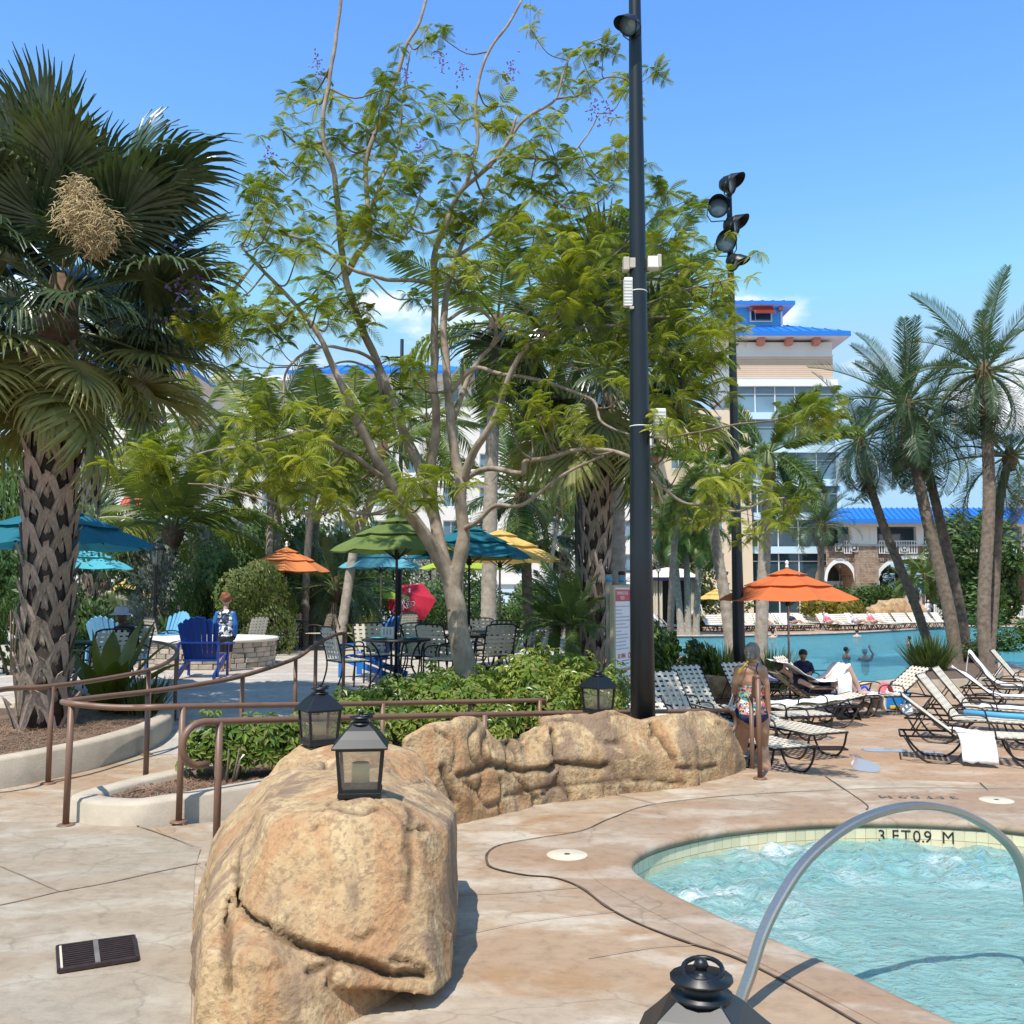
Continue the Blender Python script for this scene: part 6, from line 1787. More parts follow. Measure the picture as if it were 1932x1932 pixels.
CL = [(600,190,60),(530,240,42),(585,165,45),(720,165,50),(715,205,55),(690,240,60),(760,230,48),(840,190,60),(820,215,45),(945,195,60),(940,240,55),(1000,260,55),(985,300,55),(1095,100,42),(1140,85,40),(1180,165,48),(1110,155,42),(1238,130,38),(1060,150,40),
 (830,65,36),(800,75,30),(1000,50,30),(610,285,60),(560,310,40),(640,265,45),(500,355,55),(480,385,48),(520,395,45),(640,400,58),(700,390,62),(745,300,50),(790,310,55),(765,345,50),(830,375,55),(870,395,55),(900,400,55),(700,430,55),(725,345,45),(660,330,45),
 (545,430,60),(520,470,55),(480,430,48),(580,445,50),(560,480,45),(730,450,52),(800,440,48),(640,480,45),(660,430,50),(960,330,55),(1040,340,55),(1050,300,55),(1100,290,55),(1160,280,48),(1150,340,46),(1090,360,48),(1000,350,50),(930,370,48),
 (1010,420,58),(930,460,55),(970,430,50),(1060,440,62),(1100,470,66),(1150,440,56),(1000,500,55),(1040,490,58),(1110,520,62),(1160,480,50),(1080,410,48),(1130,400,45),(960,490,50),(1180,540,48),(1070,560,55),(1010,550,48),
 (1260,360,50),(1285,400,46),(1240,345,40),(1245,460,48),(1300,540,64),(1350,560,64),(1362,530,44),(1270,600,58),(1340,630,64),(1355,620,50),(1260,690,58),(1320,690,60),(1360,715,50),(1250,760,48),(1300,600,58),(1310,650,58),(1260,550,52),(1300,500,45),(1290,740,48),(1362,670,44),(1240,640,48),(1350,670,55),
 (440,600,70),(400,560,55),(480,590,62),(350,610,46),(420,640,56),(455,635,52),(505,610,50),(385,600,50),(430,555,45),(600,570,60),(640,560,52),(570,600,48),(690,610,48),(620,600,50),(520,570,45),(870,520,55),(830,505,42),(880,545,45),(780,560,40),
 (1000,640,60),(1020,665,56),(975,660,45),(1080,650,55),(1150,690,60),(1180,650,48),(1130,590,55),(1060,590,52),(1180,720,48),(1110,640,50),(1145,640,48),(1100,570,46),(745,735,66),(720,800,48),(770,690,48),(760,770,45),(700,760,46),
 (560,830,80),(545,875,76),(600,890,62),(520,850,56),(575,860,66),(640,900,62),(690,870,48),(620,940,55),(550,925,56),(580,910,55),(650,855,46),(800,905,78),(775,940,48),(835,885,48),(800,940,48),(300,860,76),(290,895,70),(320,890,60),(275,850,50),(310,830,50),(450,830,52),(480,785,52),(500,720,46),(470,860,45),(430,880,42),(520,780,48),(660,800,52),(630,770,45),
 (960,770,50),(1000,800,46),(1040,780,46),(1080,800,44),(1010,760,42),(1120,830,40),(1375,900,62),(1345,920,48),(1400,915,48),(1475,940,54),(1445,975,46),(1425,1010,40),(1490,965,45),(1530,765,60),(1500,785,46),(1555,775,45),(1530,800,42),(1290,865,52),(1262,845,46),(1300,825,46),(1350,960,42),(1310,975,42),(1265,800,44),(1330,850,42),(1390,880,44),(470,350,45),(620,520,42),(1195,210,34),(1030,240,42),(890,300,45),(860,290,40),(580,270,42),(755,400,48),(850,440,48),(905,500,46),(670,570,45),(1200,580,45),(1215,480,40),(1215,690,45)]
rnd = random.Random(77)
mt = MB()
def near(p):
    return min(SAMP, key=lambda s_: (s_[0] - p).length_squared)
for (cx, cy, r) in CL:
    # distance from the nearest branch in the picture
    bd = None
    for s_, rr in SAMP[::2]:
        dx = 966 + FPX * s_.x / (s_.y * _c + (s_.z - CAMH) * _s) - cx
        dy = 966 - FPX * ((s_.z - CAMH) * _c - s_.y * _s) / (s_.y * _c + (s_.z - CAMH) * _s) - cy
        d2 = dx * dx + dy * dy
        if bd is None or d2 < bd[0]: bd = (d2, s_.y)
    D = bd[1] + rnd.uniform(-1.0,.8)
    c = P(cx, cy + r * .1, D)
    s_, rr = near(c)
    mid = s_.lerp(c,.5) + V(rnd.uniform(-.05,.05), rnd.uniform(-.05,.05),-.06 - .1 * (c - s_).length)
    mt.tube(spline([s_, mid, c],4), [max(.008, min(.02, rr * .6)) * (1 - .06 * k) for k in range(9)],5, caps=False)
    inst('leaf_cluster', JM[rnd.randrange(7)], tj, c - jb,(rnd.uniform(-.35,.35), rnd.uniform(-.35,.35), rnd.uniform(0,6.28)), r * mpp(D) / .40)
o = mt.build('twigs', M_twig, tj); o['kind'] = 'stuff'
fm = MB()
for k in range(26):
    c = V(rnd.gauss(0,.05), rnd.gauss(0,.05), rnd.gauss(.05,.09)); d = V(rnd.uniform(-1,1), rnd.uniform(-1,1), rnd.uniform(-.5,1)).normalized()
    fm.tube([c, c + d * .03], [.006,.012],5)
FMESH = meshof(fm, 'flower_cluster', [M_flower])
for cx, cy in ((832,122),(872,142),(598,128),(765,155),(795,290),(1120,215),(1145,215),(363,552),(460,582),(964,140),(508,300),(340,545),(380,548)):
    s_, rr = near(P(cx, cy,11.6)); tag(inst('flower_cluster', FMESH, tj, P(cx, cy, s_.y) - jb,(0,0, rnd.uniform(0,6)),1.0 if cx > 400 else 1.5), kind='stuff')

# ---- shrubs
def leafcloud(n, rx, ry, rz, size, mats, seed, lean=.4, shell=.55, bottom=-.7, clump=.35, aspect=.45, lumps=9):
    """leaves spread through an uneven crown made of several lumps"""
    rnd = random.Random(seed); mb = MB()
    L = [(V(rnd.uniform(-.75,.75), rnd.uniform(-.75,.75), rnd.uniform(bottom,.75)), rnd.uniform(.32,.62)) for _ in range(lumps)]
    k = 0
    while k < n:
        c, rr = rnd.choice(L)
        d = V(rnd.gauss(0,1), rnd.gauss(0,1), rnd.gauss(0,1)).normalized()
        q = c + d * rr * (shell + (1 - shell) * rnd.random())
        if q.length > 1.25 or q.z < bottom - .25: continue
        p = V(q.x * rx, q.y * ry, q.z * rz)
        out = (d + V(0,0,.5) + V(rnd.gauss(0, lean), rnd.gauss(0, lean), rnd.gauss(0, lean))).normalized()
        s_ = size * rnd.uniform(.7,1.25); x = out.cross(V(rnd.random(), rnd.random(), rnd.random())).normalized(); tip = (out * .55 + x * .8).normalized(); w = tip.cross(out).normalized() * s_ * aspect
        mb.add([p, p + tip * s_ * .5 + w * .5, p + tip * s_ - out * s_ * .15, p + tip * s_ * .5 - w * .5], [(0,1,2,3)],0 if len(mats) == 1 or rnd.random() > .25 else 1)
        k += 1
    return mb
def bush(lab, px, py, D, rx, rz, n, size, mats, seed, z0, ry=None, name='bush', cat='bush', **kw):
    c = P(px, py, D); mats = mats if isinstance(mats, list) else [mats]
    t = thing(name, lab, cat,(c.x, D, z0))
    mb = leafcloud(int(n * 1.5), rx, ry or rx, rz, size * 1.15, mats, seed, **kw); zt = c.z + rz; rz2 = (zt - z0) / 1.75; off = V(c.x, D, z0 + rz2 * .8); mb.v = [(v[0], v[1], v[2] * rz2 / rz) for v in mb.v]; mb.v = [tuple(Vector(v) + off) for v in mb.v]
    mb.build('foliage', mats, t)
    st = MB(); r2 = random.Random(seed)
    for k in range(7):
        a = r2.uniform(0,6.28); st.tube([V(c.x + .06 * math.cos(a), D + .06 * math.sin(a), z0 - .03), off + V(rx * .5 * math.cos(a), rx * .4 * math.sin(a),0)], [.022,.010],5)
    o = st.build('stems', M_twig, t); o['kind'] = 'stuff'
    return t
def whorls(n, poly_sampler, size, seed):
    rnd = random.Random(seed); mb = MB()
    for k in range(n):
        p, up = poly_sampler(rnd)
        up = (Vector(up) + V(rnd.gauss(0,.25), rnd.gauss(0,.25),.25)).normalized(); x = up.cross(V(rnd.random(),1,.3)).normalized(); y = up.cross(x)
        m = rnd.randint(6,8); s0 = size * rnd.uniform(.7,1.2)
        for j in range(m):
            a = 2 * math.pi * j / m + rnd.uniform(-.15,.15); d = x * math.cos(a) + y * math.sin(a); s_ = s0 * rnd.uniform(.85,1.1); w = up.cross(d) * s_ * .19
            b = p + d * s_ * .15; c1 = p + d * s_ * .55 + up * s_ * .07; e = p + d * s_ - up * s_ * .22
            mb.add([b, c1 - w, e, c1 + w], [(0,1,2),(0,2,3)],0 if rnd.random() > .3 else 1)
    return mb
M_hedge2 = leafmat('schefflera_leaf_pale',(0.20,0.24,0.05),(0.32,0.32,0.09),0.33,0.3,3.0,0.15, spec=0.6)
def hedge_shrub(lab, c, rx, ry, h, n, size, seed):
    c = Vector(c); t = thing('schefflera_shrub', lab, 'shrub', c, group=None)
    r0 = random.Random(seed); Lm = [(V(r0.uniform(-.7,.7), r0.uniform(-.7,.7),0), r0.uniform(.35,.6), r0.uniform(.65,1.05)) for _ in range(9)]
    def smp(rnd):
        q, rr, hh = rnd.choice(Lm); d = V(rnd.gauss(0,1), rnd.gauss(0,1), abs(rnd.gauss(0,.8))).normalized()
        f = .75 + .28 * rnd.random()
        return c + V((q.x + d.x * rr * f) * rx,(q.y + d.y * rr * f) * ry, h * (.10 + .88 * hh * (d.z * f * .75 + .25))), d
    whorls(n, smp, size, seed).build('foliage', [M_hedge, M_hedge2], t)
    st = MB()
    for k in range(10):
        a = r0.uniform(0,6.28); st.tube([c + V(.15 * rx * math.cos(a),.15 * ry * math.sin(a),-.04), c + V(.3 * rx * math.cos(a),.3 * ry * math.sin(a), h * .5)], [.014,.006],5)
    o = st.build('stems', M_twig, t); o['kind'] = 'stuff'
# low shrubs in the island bed
hedge_shrub('glossy schefflera shrub behind the looped rail end near the straw tip of the bed',(-2.45,8.35,.1),.50,.42,.62,330,.10,301)
hedge_shrub('glossy schefflera shrub spreading between rail and big boulder',(-1.75,9.0,.1),.55,.45,.55,330,.10,302)
hedge_shrub('schefflera shrub directly under the peach-lit patio edge behind two rails',(-1.5,10.2,.1),.6,.6,.62,330,.10,303)
for k,(x, y, rx, ry, h) in enumerate(((-.95,11.15,.75,.7,.78),(-.15,11.0,.75,.7,.78),(.35,11.45,.75,.75,.95),(-.55,12.2,.9,.7,.85),(.7,12.4,.8,.7,1.05),(-1.45,12.2,.6,.7,.55),(-.35,10.35,.55,.45,.5),(.95,11.9,.55,.55,.95))):
    hedge_shrub(('low sunny', 'wide sunny', 'full rounded', 'leafy', 'tall dark', 'small', 'low front', 'far dense')[k] + ' schefflera shrub in the hedge at the foot of the jacaranda',(x, y,.1), rx, ry, h,460,.105,310 + k)
# crinum in the palm bed
def strapleaf(mb, base, az, el, L, w, droop, mi=0, n=7, fold=.25):
    d = V(math.cos(az) * math.cos(el), math.sin(az) * math.cos(el), math.sin(el)); side = V(-math.sin(az), math.cos(az),0); p = Vector(base); prev = None
    for k in range(n + 1):
        u = k / n; ww = w * (.55 + .9 * math.sin(math.pi * min(1, u * .75 + .12))) * (1 if u < .6 else max(.03,1 - ((u - .6) / .4) ** 1.6)) * .5
        up = d.cross(side) * -1
        cur = (p - side * ww + up * ww * fold, p.copy(), p + side * ww + up * ww * fold)
        if prev: mb.add([prev[0], prev[1], prev[2], cur[2], cur[1], cur[0]], [(0,1,4,5),(1,2,3,4)], mi, True)
        prev = cur; d = (d + V(0,0,-droop * u)).normalized(); p = p + d * L / n
def rosette(lab, name, base, leaves, mat, cat='plant', n=7):
    t = thing(name, lab, cat, base)
    for (az, el, L, w, dr) in leaves:
        m = MB(); strapleaf(m, base, R(az), R(el), L, w, dr, n=n); m.build('leaf', mat, t)
    return t
c = V(P(205,1300,12.3).x,12.3,.2)
rosette('big crinum lily with broad olive strap leaves beside the thick palm trunk', 'crinum_lily', c, [(15,62,1.4,.19,.38),(60,75,1.3,.19,.3),(110,70,1.3,.18,.4),(160,60,1.3,.18,.42),(-15,45,1.4,.17,.28),(-60,65,1.0,.18,.4),(200,45,.9,.15,.3),(250,65,.9,.16,.25),(310,55,1.0,.16,.2),(-35,15,.9,.12,.05),(5,70,1.4,.18,.2),(170,78,1.1,.15,.1),(-100,40,.7,.13,.3)], M_crinum)
for k,(px, D, n, mat, lab) in enumerate(((690,23.5,16, M_crinum, 'upright yellow-green bromeliad leaves before the red umbrella'),(790,21,10, M_bush, 'broad green canna leaves beside the tree trunk'),(265,21,18, M_bush, 'strap-leaved clump at the foot of the street lamp'),(320,22,16, M_bush, 'strap-leaved clump under the silver bush'))):
    c = V(P(px,1180, D).x, D,.3); r2 = random.Random(400 + k)
    rosette(lab, 'strap_plant', c, [(r2.uniform(0,360), r2.uniform(45,85), r2.uniform(.7,1.05),.12, r2.uniform(.05,.2)) for _ in range(n)], mat)
# dark red cordylines and ferny plants left of the second palm
for k,(px, D, z) in enumerate(((1010,13.9,.1),(1045,14.4, TZ),(1075,14.0, TZ),(1100,13.6, TZ),(1030,13.2,.1),(1065,13.0, TZ))):
    c = V(P(px,1250, D).x, D, z); r2 = random.Random(420 + k); h = (.55,.85,.8,.6,.5,.6)[k]
    t = thing('cordyline',('dark red cordyline at the hedge end', 'tall maroon cordyline before the far loungers', 'maroon cordyline near the rough palm foot', 'spiky maroon cordyline under the sign edge', 'small maroon cordyline among the hedge leaves', 'maroon cordyline behind the rock wall lantern')[k], 'plant', c)
    MB().tube([c, c + V(.02,0, h)], [.02,.015],6).build('stem', M_twig, t)
    for j in range(22):
        m = MB(); strapleaf(m, c + V(0,0, h * (.45 + .55 * j / 22)), j * 2.4, R(20 + 55 * j / 22),.42,.06,.18, n=5); m.build('leaf', M_cordy if k != 3 or j % 2 else M_bush, t)
for k,(px, D, z) in enumerate(((1075,14.8, TZ),(1085,15.8, TZ),(1050,15.6, TZ))):
    feather(('low dark fern palm against the rough palm trunk', 'bushy fern palm behind the rough palm', 'dark fern palm behind the cordylines')[k], 'queen', [(px,1260, D),(px,1200, D),(px,1180, D)],.04,.04,16,.42,80,0, M_ptrunkd,430 + k, z, name='fern_palm', rings=False)
# bushes: patio back row, terrace shrubs, far hedges
bush('silvery buttonwood bush behind the street lamp',330,1075,25,1.15,.95,5200,.10, M_silver,501,.3, lumps=14)
bush('grey-leaved buttonwood bush behind the teal umbrella',262,1085,38,1.3,1.0,4200,.10, M_silver,502,.3, lumps=12)
bush('olive green bush left of the boy',405,1090,24,.95,.75,4200,.09, M_bush,503,.3, lumps=12)
bush('clipped round hedge ball beside the peach umbrella',500,1130,23,1.05,.75,6500,.07, [M_bushl, M_bush],504,.3, shell=.85, lumps=7)
for k,(px, py, D, rx, rz, m, s_) in enumerate(((620,1085,30,1.6,1.4, M_bush,.14),(700,1100,34,1.6,1.2, M_bush,.14),(560,1060,32,1.6,1.6, M_bush,.14),(460,1070,32,1.6,1.4, M_bush,.14),(840,1120,38,1.8,1.1, M_bush,.15),(960,1135,40,1.6,.8, M_bush,.15),(1060,1150,42,1.6,.7, M_bush,.15),(200,1060,32,1.8,1.6, M_bush,.14),(380,1030,36,1.8,2.0, M_bush,.15),(90,1080,20,1.2,1.2, M_bush,.12),(30,1100,17,1.0,1.1, M_bush,.12),(640,1040,44,2.0,1.4, M_bush,.2),(520,1030,46,2.0,1.5, M_bush,.2),(300,1040,48,2.2,1.5, M_bush,.2),(420,1020,50,2.2,1.5, M_bush,.2),(770,1060,46,2.2,2.0, M_silver,.18))):
    bush(('rounded green bush behind the peach umbrella pole', 'green bush behind the lime umbrella', 'tall green bush among the coconut trunks', 'wide green bush behind the hedge ball', 'dark bush behind the jacaranda trunk', 'low bush behind the teal umbrella pole', 'low bush before the pale blue ground floor', 'green bush behind the yellow umbrella', 'tall green bush behind the low coconut palm', 'dark bush left behind the thick palm', 'dark bush at the planter side of the thick palm', 'big tree-like bush left of the olive umbrella', 'big leafy bush above the hedge ball', 'big leafy bush under the red awnings', 'big leafy bush behind the boy and lamp', 'pale shimmering bush above the red umbrella')[k], px, py, D, rx, rz,3200 if D < 40 else 4200, s_, m,520 + k,.3 if px < 1000 else TZ, lumps=12)
bush('glossy dark green shrub left of the slim floodlight pole',1262,1228,22,.75,.55,2600,.13, [M_bush, M_hedge],540, TZ, lumps=8)
bush('second glossy shrub beside the flat reddish boulder',1302,1238,20.5,.5,.42,1600,.12, [M_bush, M_hedge],541, TZ, lumps=6)
bush('large dark ivy-like tree before the far end of the gallery building',1845,1090,70,3.0,4.5,7000,.42, M_bush,542, TZ, name='leafy_tree', cat='tree', lumps=14)
bush('dark hedge mass under the glass tower',1610,1140,84,4.0,1.5,4200,.28, M_bush,543, TZ, ry=1.2, lumps=12)
bush('magnolia tree with brownish leaves behind the cabana',1262,1050,66,3.2,2.6,4200,.3, [M_bushl, M_dead],544, TZ, name='leafy_tree', cat='tree', lumps=14)
bush('green hedge behind the far white loungers',1340,1150,66,2.6,1.4,2600,.24, M_bush,545, TZ, lumps=9)
bush('dark shrub at the right end of the far pool deck',1905,1205,40,1.6,1.3,2600,.18, M_bush,546, TZ, lumps=9)
bush('dark purplish shrub mound between the date palm trunks',1828,1243,28.6,.75,.55,1800,.10, [M_bush, M_cordy],547, TZ, lumps=8)
for k,(px, D) in enumerate(((1546,63),(1590,66),(1318,57))):
    c = V(P(px,1170, D).x, D, TZ); bush(('yellow croton behind the sunbathers', 'yellow-green croton near the tower hedge', 'yellow croton beside the pool lift')[k], px,1155 if k < 2 else 1178, D,1.3 if k < 2 else .5,.9 if k < 2 else .5,900,.30 if k < 2 else .2, [M_croton, M_bushl],560 + k, TZ, name='croton', cat='plant', lumps=6, aspect=.3)
bush('tall leafy tree left of the thick fan palm',12,930,27,1.5,1.3,5200,.16, M_bush,548,.3, name='leafy_tree', cat='tree', lumps=16)
# fountain grasses
def grass_clump(lab, px, D, z, n, h, spread, seed):
    c = V(P(px,1200, D).x, D, z); t = thing('fountain_grass', lab, 'grass clump', c); rnd = random.Random(seed); mb = MB()
    for k in range(n):
        a = rnd.uniform(0,6.28); r = rnd.random() ** .5 * spread * .4; b = c + V(r * math.cos(a), r * math.sin(a),0)
        strapleaf(mb, b, a + rnd.uniform(-.6,.6), R(rnd.uniform(48,86)), h * rnd.uniform(.7,1.2),.022, rnd.uniform(.05,.28), n=5)
    o = mb.build('blades', M_grass, t); o['kind'] = 'stuff'
grass_clump('fountain grass between the flat boulder and floodlight pole',1365,21.5, TZ,330,1.05,.9,601)
grass_clump('fountain grass right of the foxtail trunk',1458,22.5, TZ,260,.95,.8,602)
grass_clump('fountain grass at the tip of the palm peninsula',1752,25.6, TZ + .12,420,.95,.95,603)
grass_clump('fountain grass wisps left of the shrub by the pool',1345,23.5, TZ,160,.9,.7,604)
grass_clump('thin grass tuft at the back kerb of the fan palm bed',275,12.2,.2,120,.5,.5,605)
# peninsula bed with stone edge
pen = [G(1700,1288, TZ), G(1722,1277, TZ), G(1760,1262, TZ), G(1800,1250, TZ), G(1850,1248, TZ), G(1890,1262, TZ), G(1880,1290, TZ), G(1800,1298, TZ), G(1730,1298, TZ)]
lp = [(p.x, p.y) for p in spline(pen,5, True)]
tag(MB().prism(lp, TZ - .02, TZ + .20).build('planter_edge', M_curb), 'low stone planter edge around the date palm peninsula', 'planter')
vs_, fs_ = filled(offset_loop(lp,-.12 if sum(lp[i - 1][0] * lp[i][1] - lp[i][0] * lp[i - 1][1] for i in range(len(lp))) < 0 else .12), [], TZ + .21); struct(MB().add(vs_, fs_).build('mulch_bed', M_mulch))

# ------------------------------------------------------------------ umbrellas
random.seed(5)
def umbrella(lab, px, D, z0, dia, pyr, pya, colr, rz=.2, n=8, tiers=3, base=True, polemat=None, tilt=None, z_from=None):
    c = P(px,1120, D); x = c.x
    zr, za = P(px, pyr, D).z, P(px, pya, D).z
    t = thing('parasol', lab, 'umbrella',(x, D, z0))
    R0 = dia / 2; H = za - zr
    def prof(r):                       # height over the rim at radius fraction r
        return H * (1 - r) ** .82 * .97
    Mt = Matrix.Identity(3) if tilt is None else Matrix.Rotation(tilt[1],3, tilt[0])
    piv = V(x, D, zr)
    def T(v): return piv + Mt @ (Vector(v) - piv)
    def tier(r0, r1, dz, k):
        m = MB(); seg = 5; rows = 5; vs = []; cnt = n * seg
        for j in range(rows + 1):
            r = r0 + (r1 - r0) * j / rows
            for i in range(cnt):
                a = rz + 2 * math.pi * i / cnt; u = (i % seg) / seg
                poly = math.cos(math.pi / n) / math.cos((u - .5) * 2 * math.pi / n)
                sag = -.045 * math.sin(math.pi * u) * r * R0 * (1 if j < rows else .3)
                scal = .022 * math.sin(math.pi * u) * R0 if (j == 0) else 0
                rr = r * R0 * (poly if r > .02 else 1)
                vs.append(T((x + rr * math.cos(a), D + rr * math.sin(a), zr + prof(r) + dz + sag + scal + .012 * noise.noise(V(rr * 4 * math.cos(a), rr * 4 * math.sin(a), px)))))
        m.add(vs, [(j * cnt + i, j * cnt + (i + 1) % cnt,(j + 1) * cnt + (i + 1) % cnt,(j + 1) * cnt + i) for j in range(rows) for i in range(cnt)],0, False)
        o = m.build('canopy_tier', M_um[colr], t)
        return o
    if tiers == 3:
        tier(1.0,.56,0,0); tier(.64,.22,.035,1); tier(.29,.01,.07,2)
    elif tiers == 2:
        tier(1.0,.30,0,0); tier(.37,.01,.045,1)
    else: tier(1.0,.01,0,0)
    for k in range(n):
        a = rz + 2 * math.pi * k / n; d = V(math.cos(a), math.sin(a),0)
        MB().tube([T(V(x, D, zr + prof(.05) - .05) + d * .05), T(V(x, D, zr + prof(.55) - .035) + d * R0 * .55), T(V(x, D, zr - .012) + d * R0 * .985)],.010,5).build('rib', M_frame, t)
        if dia * FPX / D > 120:
            MB().tube([T(V(x, D, zr - .10) + d * .04), T(V(x, D, zr + prof(.5) - .04) + d * R0 * .5)],.008,5).build('strut', M_frame, t)
    pm = polemat or M_bolt
    MB().tube([V(x, D, z0 + .02), T((x, D, zr)), T((x, D, zr + H + .06))],.021,10).build('pole', pm, t)
    MB().lathe([(.045,0),(.045,.09),(.03,.11)],10, T((x, D, zr - .13))).build('hub', M_frame, t)
    fb = T((x, D, za + .05)); MB().lathe([(.022,0),(.038,.02),(.030,.05),(.018,.06),(.036,.09),(.036,.12),(.012,.15),(0,.155)],10, fb).build('finial', M_whitepl, t)
    if base: MB().lathe([(.27,0),(.27,.05),(.10,.08),(.04,.10),(.035,.30)],20,(x, D, z0)).build('base', M_frame, t)
    return t
PZ = .3
umbrella('large dark teal parasol behind the thick fan palm',100,13.9, PZ,2.85,1031,958, 'teal',.1)
umbrella('bright aqua parasol below the large teal one',149,20.5, PZ,2.15,1073,1030, 'aqua',.3)
umbrella('pale yellow parasol behind the seated person in the cap',236,35, PZ,2.1,1127,1098, 'yellow',.15)
umbrella('small dark orange parasol peeking under the olive bush',340,44, PZ,1.6,1128,1110, 'orange',.1)
umbrella('peach orange parasol over the table by the hedge ball',539,24.3, PZ,2.2,1078,1036, 'peach',.2)
umbrella('olive green parasol over the table beside the jacaranda trunk',748,14.9, PZ,2.05,1040,979, 'olive',.25, polemat=M_pole)
umbrella('sky blue parasol behind the olive one',718,24.5, PZ,2.15,1071,1032, 'sky',.3)
umbrella('lime green parasol low behind the cobalt chair',708,31, PZ,2.25,1128,1102, 'lime',.2)
umbrella('dark aqua parasol right behind the jacaranda trunk',885,16.4, PZ,2.15,1052,994, 'teal',.05, polemat=M_pole)
umbrella('yellow parasol overlapping the teal one beside the trunk',943,18.2, PZ,2.45,1058,1004, 'yellow',.35)
umbrella('olive lime parasol seen edge-on behind the tree fork',873,23, PZ,2.1,1073,1046, 'lime',.1, tiers=2)
umbrella('small aqua parasol far behind the jacaranda trunk',846,42, PZ,1.95,1130,1108, 'aqua',.2)
umbrella('small bright green parasol in front of the pale blue wing',1011,50, PZ,1.85,1124,1104, 'green',.2)
umbrella('orange parasol with wavy edge over the terrace loungers',1486,18.4, TZ,2.72,1131,1077, 'orange',.12, n=8)
umbrella('small pale yellow parasol across the pool behind the orange one',1352,60, TZ,2.5,1130,1112, 'yellow',.2)
tr = umbrella('tilted red parasol with white lifeguard lettering',775,33, PZ,1.75,1136,1108, 'red',.1, tiers=1, tilt=('X',.95), n=6)
pr = P(771,1143,32.4)
for tx, dz in (('LIFE',.07),('GUARD',-.05)): text_obj('lettering', tx,.24, pr + V(-.12,-.35, dz * 1.6 + .03), V(.92,0,.38), V(-.38,0,.92), M_signw, tr,.004)

# ------------------------------------------------------------------ chairs, tables, loungers
STR = MB().box((0,0,0),(.045,1,.007)).build('strap', M_strap); SM = STR.data; bpy.data.objects.remove(STR)
def strap(parent, a, b, w=1.0, up=(0,0,1)):
    """one vinyl strap from a to b (shared unit mesh,1 m along y)"""
    a = Vector(a); b = Vector(b); d = b - a; L = d.length; y = d / L; up = Vector(up); x = y.cross(up).normalized(); z = x.cross(y)
    M = Matrix((x, y, z)).transposed()
    o = bpy.data.objects.new('strap', SM); col.objects.link(o); o.parent = parent; o.location = (a + b) / 2; o.rotation_euler = M.to_euler(); o.scale = (w, L,1)
    return o
def make_chair():
    t = thing('dining_chair', '', 'chair'); w = .27; h = .43
    for s_ in (-1,1):
        MB().tube(spline([V(.24, s_ * w,0), V(.25, s_ * w,.25), V(.25, s_ * w,.45), V(.22, s_ * w,.60), V(.10, s_ * w,.645), V(-.12, s_ * w,.64), V(-.24, s_ * w,.60)],4),.013,7).build('arm_frame', M_frame, t)
        MB().tube(spline([V(-.30, s_ * w,0), V(-.22, s_ * w,.25), V(-.21, s_ * w,.43), V(-.27, s_ * w,.70), V(-.33, s_ * w,.90)],4),.013,7).build('back_post', M_frame, t)
        MB().tube([V(.25, s_ * w,.42), V(-.21, s_ * w,.42)],.011,6).build('seat_rail', M_frame, t)
    MB().tube(spline([V(-.33,-w,.90), V(-.34,-w * .6,.93), V(-.34, w * .6,.93), V(-.33, w,.90)],4),.013,7).build('top_rail', M_frame, t)
    MB().tube([V(.25,-w,.42), V(.25, w,.42)],.011,6).build('cross_bar', M_frame, t); MB().tube([V(-.21,-w,.42), V(-.21, w,.42)],.011,6).build('cross_bar', M_frame, t)
    for k in range(6): strap(t,(-.17 + .075 * k,-w,.432),(-.17 + .075 * k, w,.432))
    for k in range(5): strap(t,(-.21,-.2 + .1 * k,.440),(.25,-.2 + .1 * k,.440))
    nb = V(1,0,.25)
    for k in range(6):
        u = (k + .4) / 6; x = -.215 - .115 * u; z = .50 + .40 * u
        strap(t,(x,-w, z),(x, w, z), up=nb)
    for k in range(5): strap(t,(-.205,-.2 + .1 * k,.46),(-.325,-.2 + .1 * k,.92), up=nb)
    return t
ch0 = make_chair(); ch_used = [False]
def chair(x, y, rz, lab, z=PZ):
    t = ch0 if not ch_used[0] else copy_tree(ch0); ch_used[0] = True
    place(t,(x, y, z), rz); t['label'] = lab; t['group'] = 'strap dining chairs on the patio'
def make_table():
    t = thing('round_table', '', 'table'); h = .72
    m = MB(); m.lathe([(0, h - .012),(.50, h - .012),(.52, h - .03),(.535, h - .02),(.535, h),(.52, h + .008),(.0, h + .004)],32); m.build('table_top', M_frame, t)
    for k in range(4):
        a = k * math.pi / 2 + .4; d = V(math.cos(a), math.sin(a),0)
        MB().tube(spline([d * .40, d * .42 + V(0,0,.03), d * .25 + V(0,0,.3), d * .30 + V(0,0,.55), d * .42 + V(0,0, h - .02)],4),.015,7).build('leg', M_frame, t)
    MB().tube([V(.27 * math.cos(a),.27 * math.sin(a),.3) for a in np.linspace(0,2 * math.pi,17)[:-1]],.010,6, closed=True).build('leg_ring', M_frame, t)
    return t
tb0 = make_table(); tb_used = [False]
def table(px, D, lab):
    t = tb0 if not tb_used[0] else copy_tree(tb0); tb_used[0] = True
    c = V(P(px,1200, D).x, D, PZ); place(t, c,0.0); t['label'] = lab; t['group'] = 'round black tables under the parasols'
    return c
def plate(c, lab, dx, dy):
    o = thing('plate', lab, 'plate',(c.x + dx, c.y + dy, PZ + .729)); 
    q = V(c.x + dx, c.y + dy, PZ + .729)
    MB().lathe([(.0,.0),(.09,.0),(.125,.018),(.13,.022),(.09,.008),(0,.006)],20, q).build('dish', M_turq, o)
    MB().lathe([(.0,.02),(.125,.024),(.13,.03),(0,.034)],20, q).build('second_dish', M_turq, o)
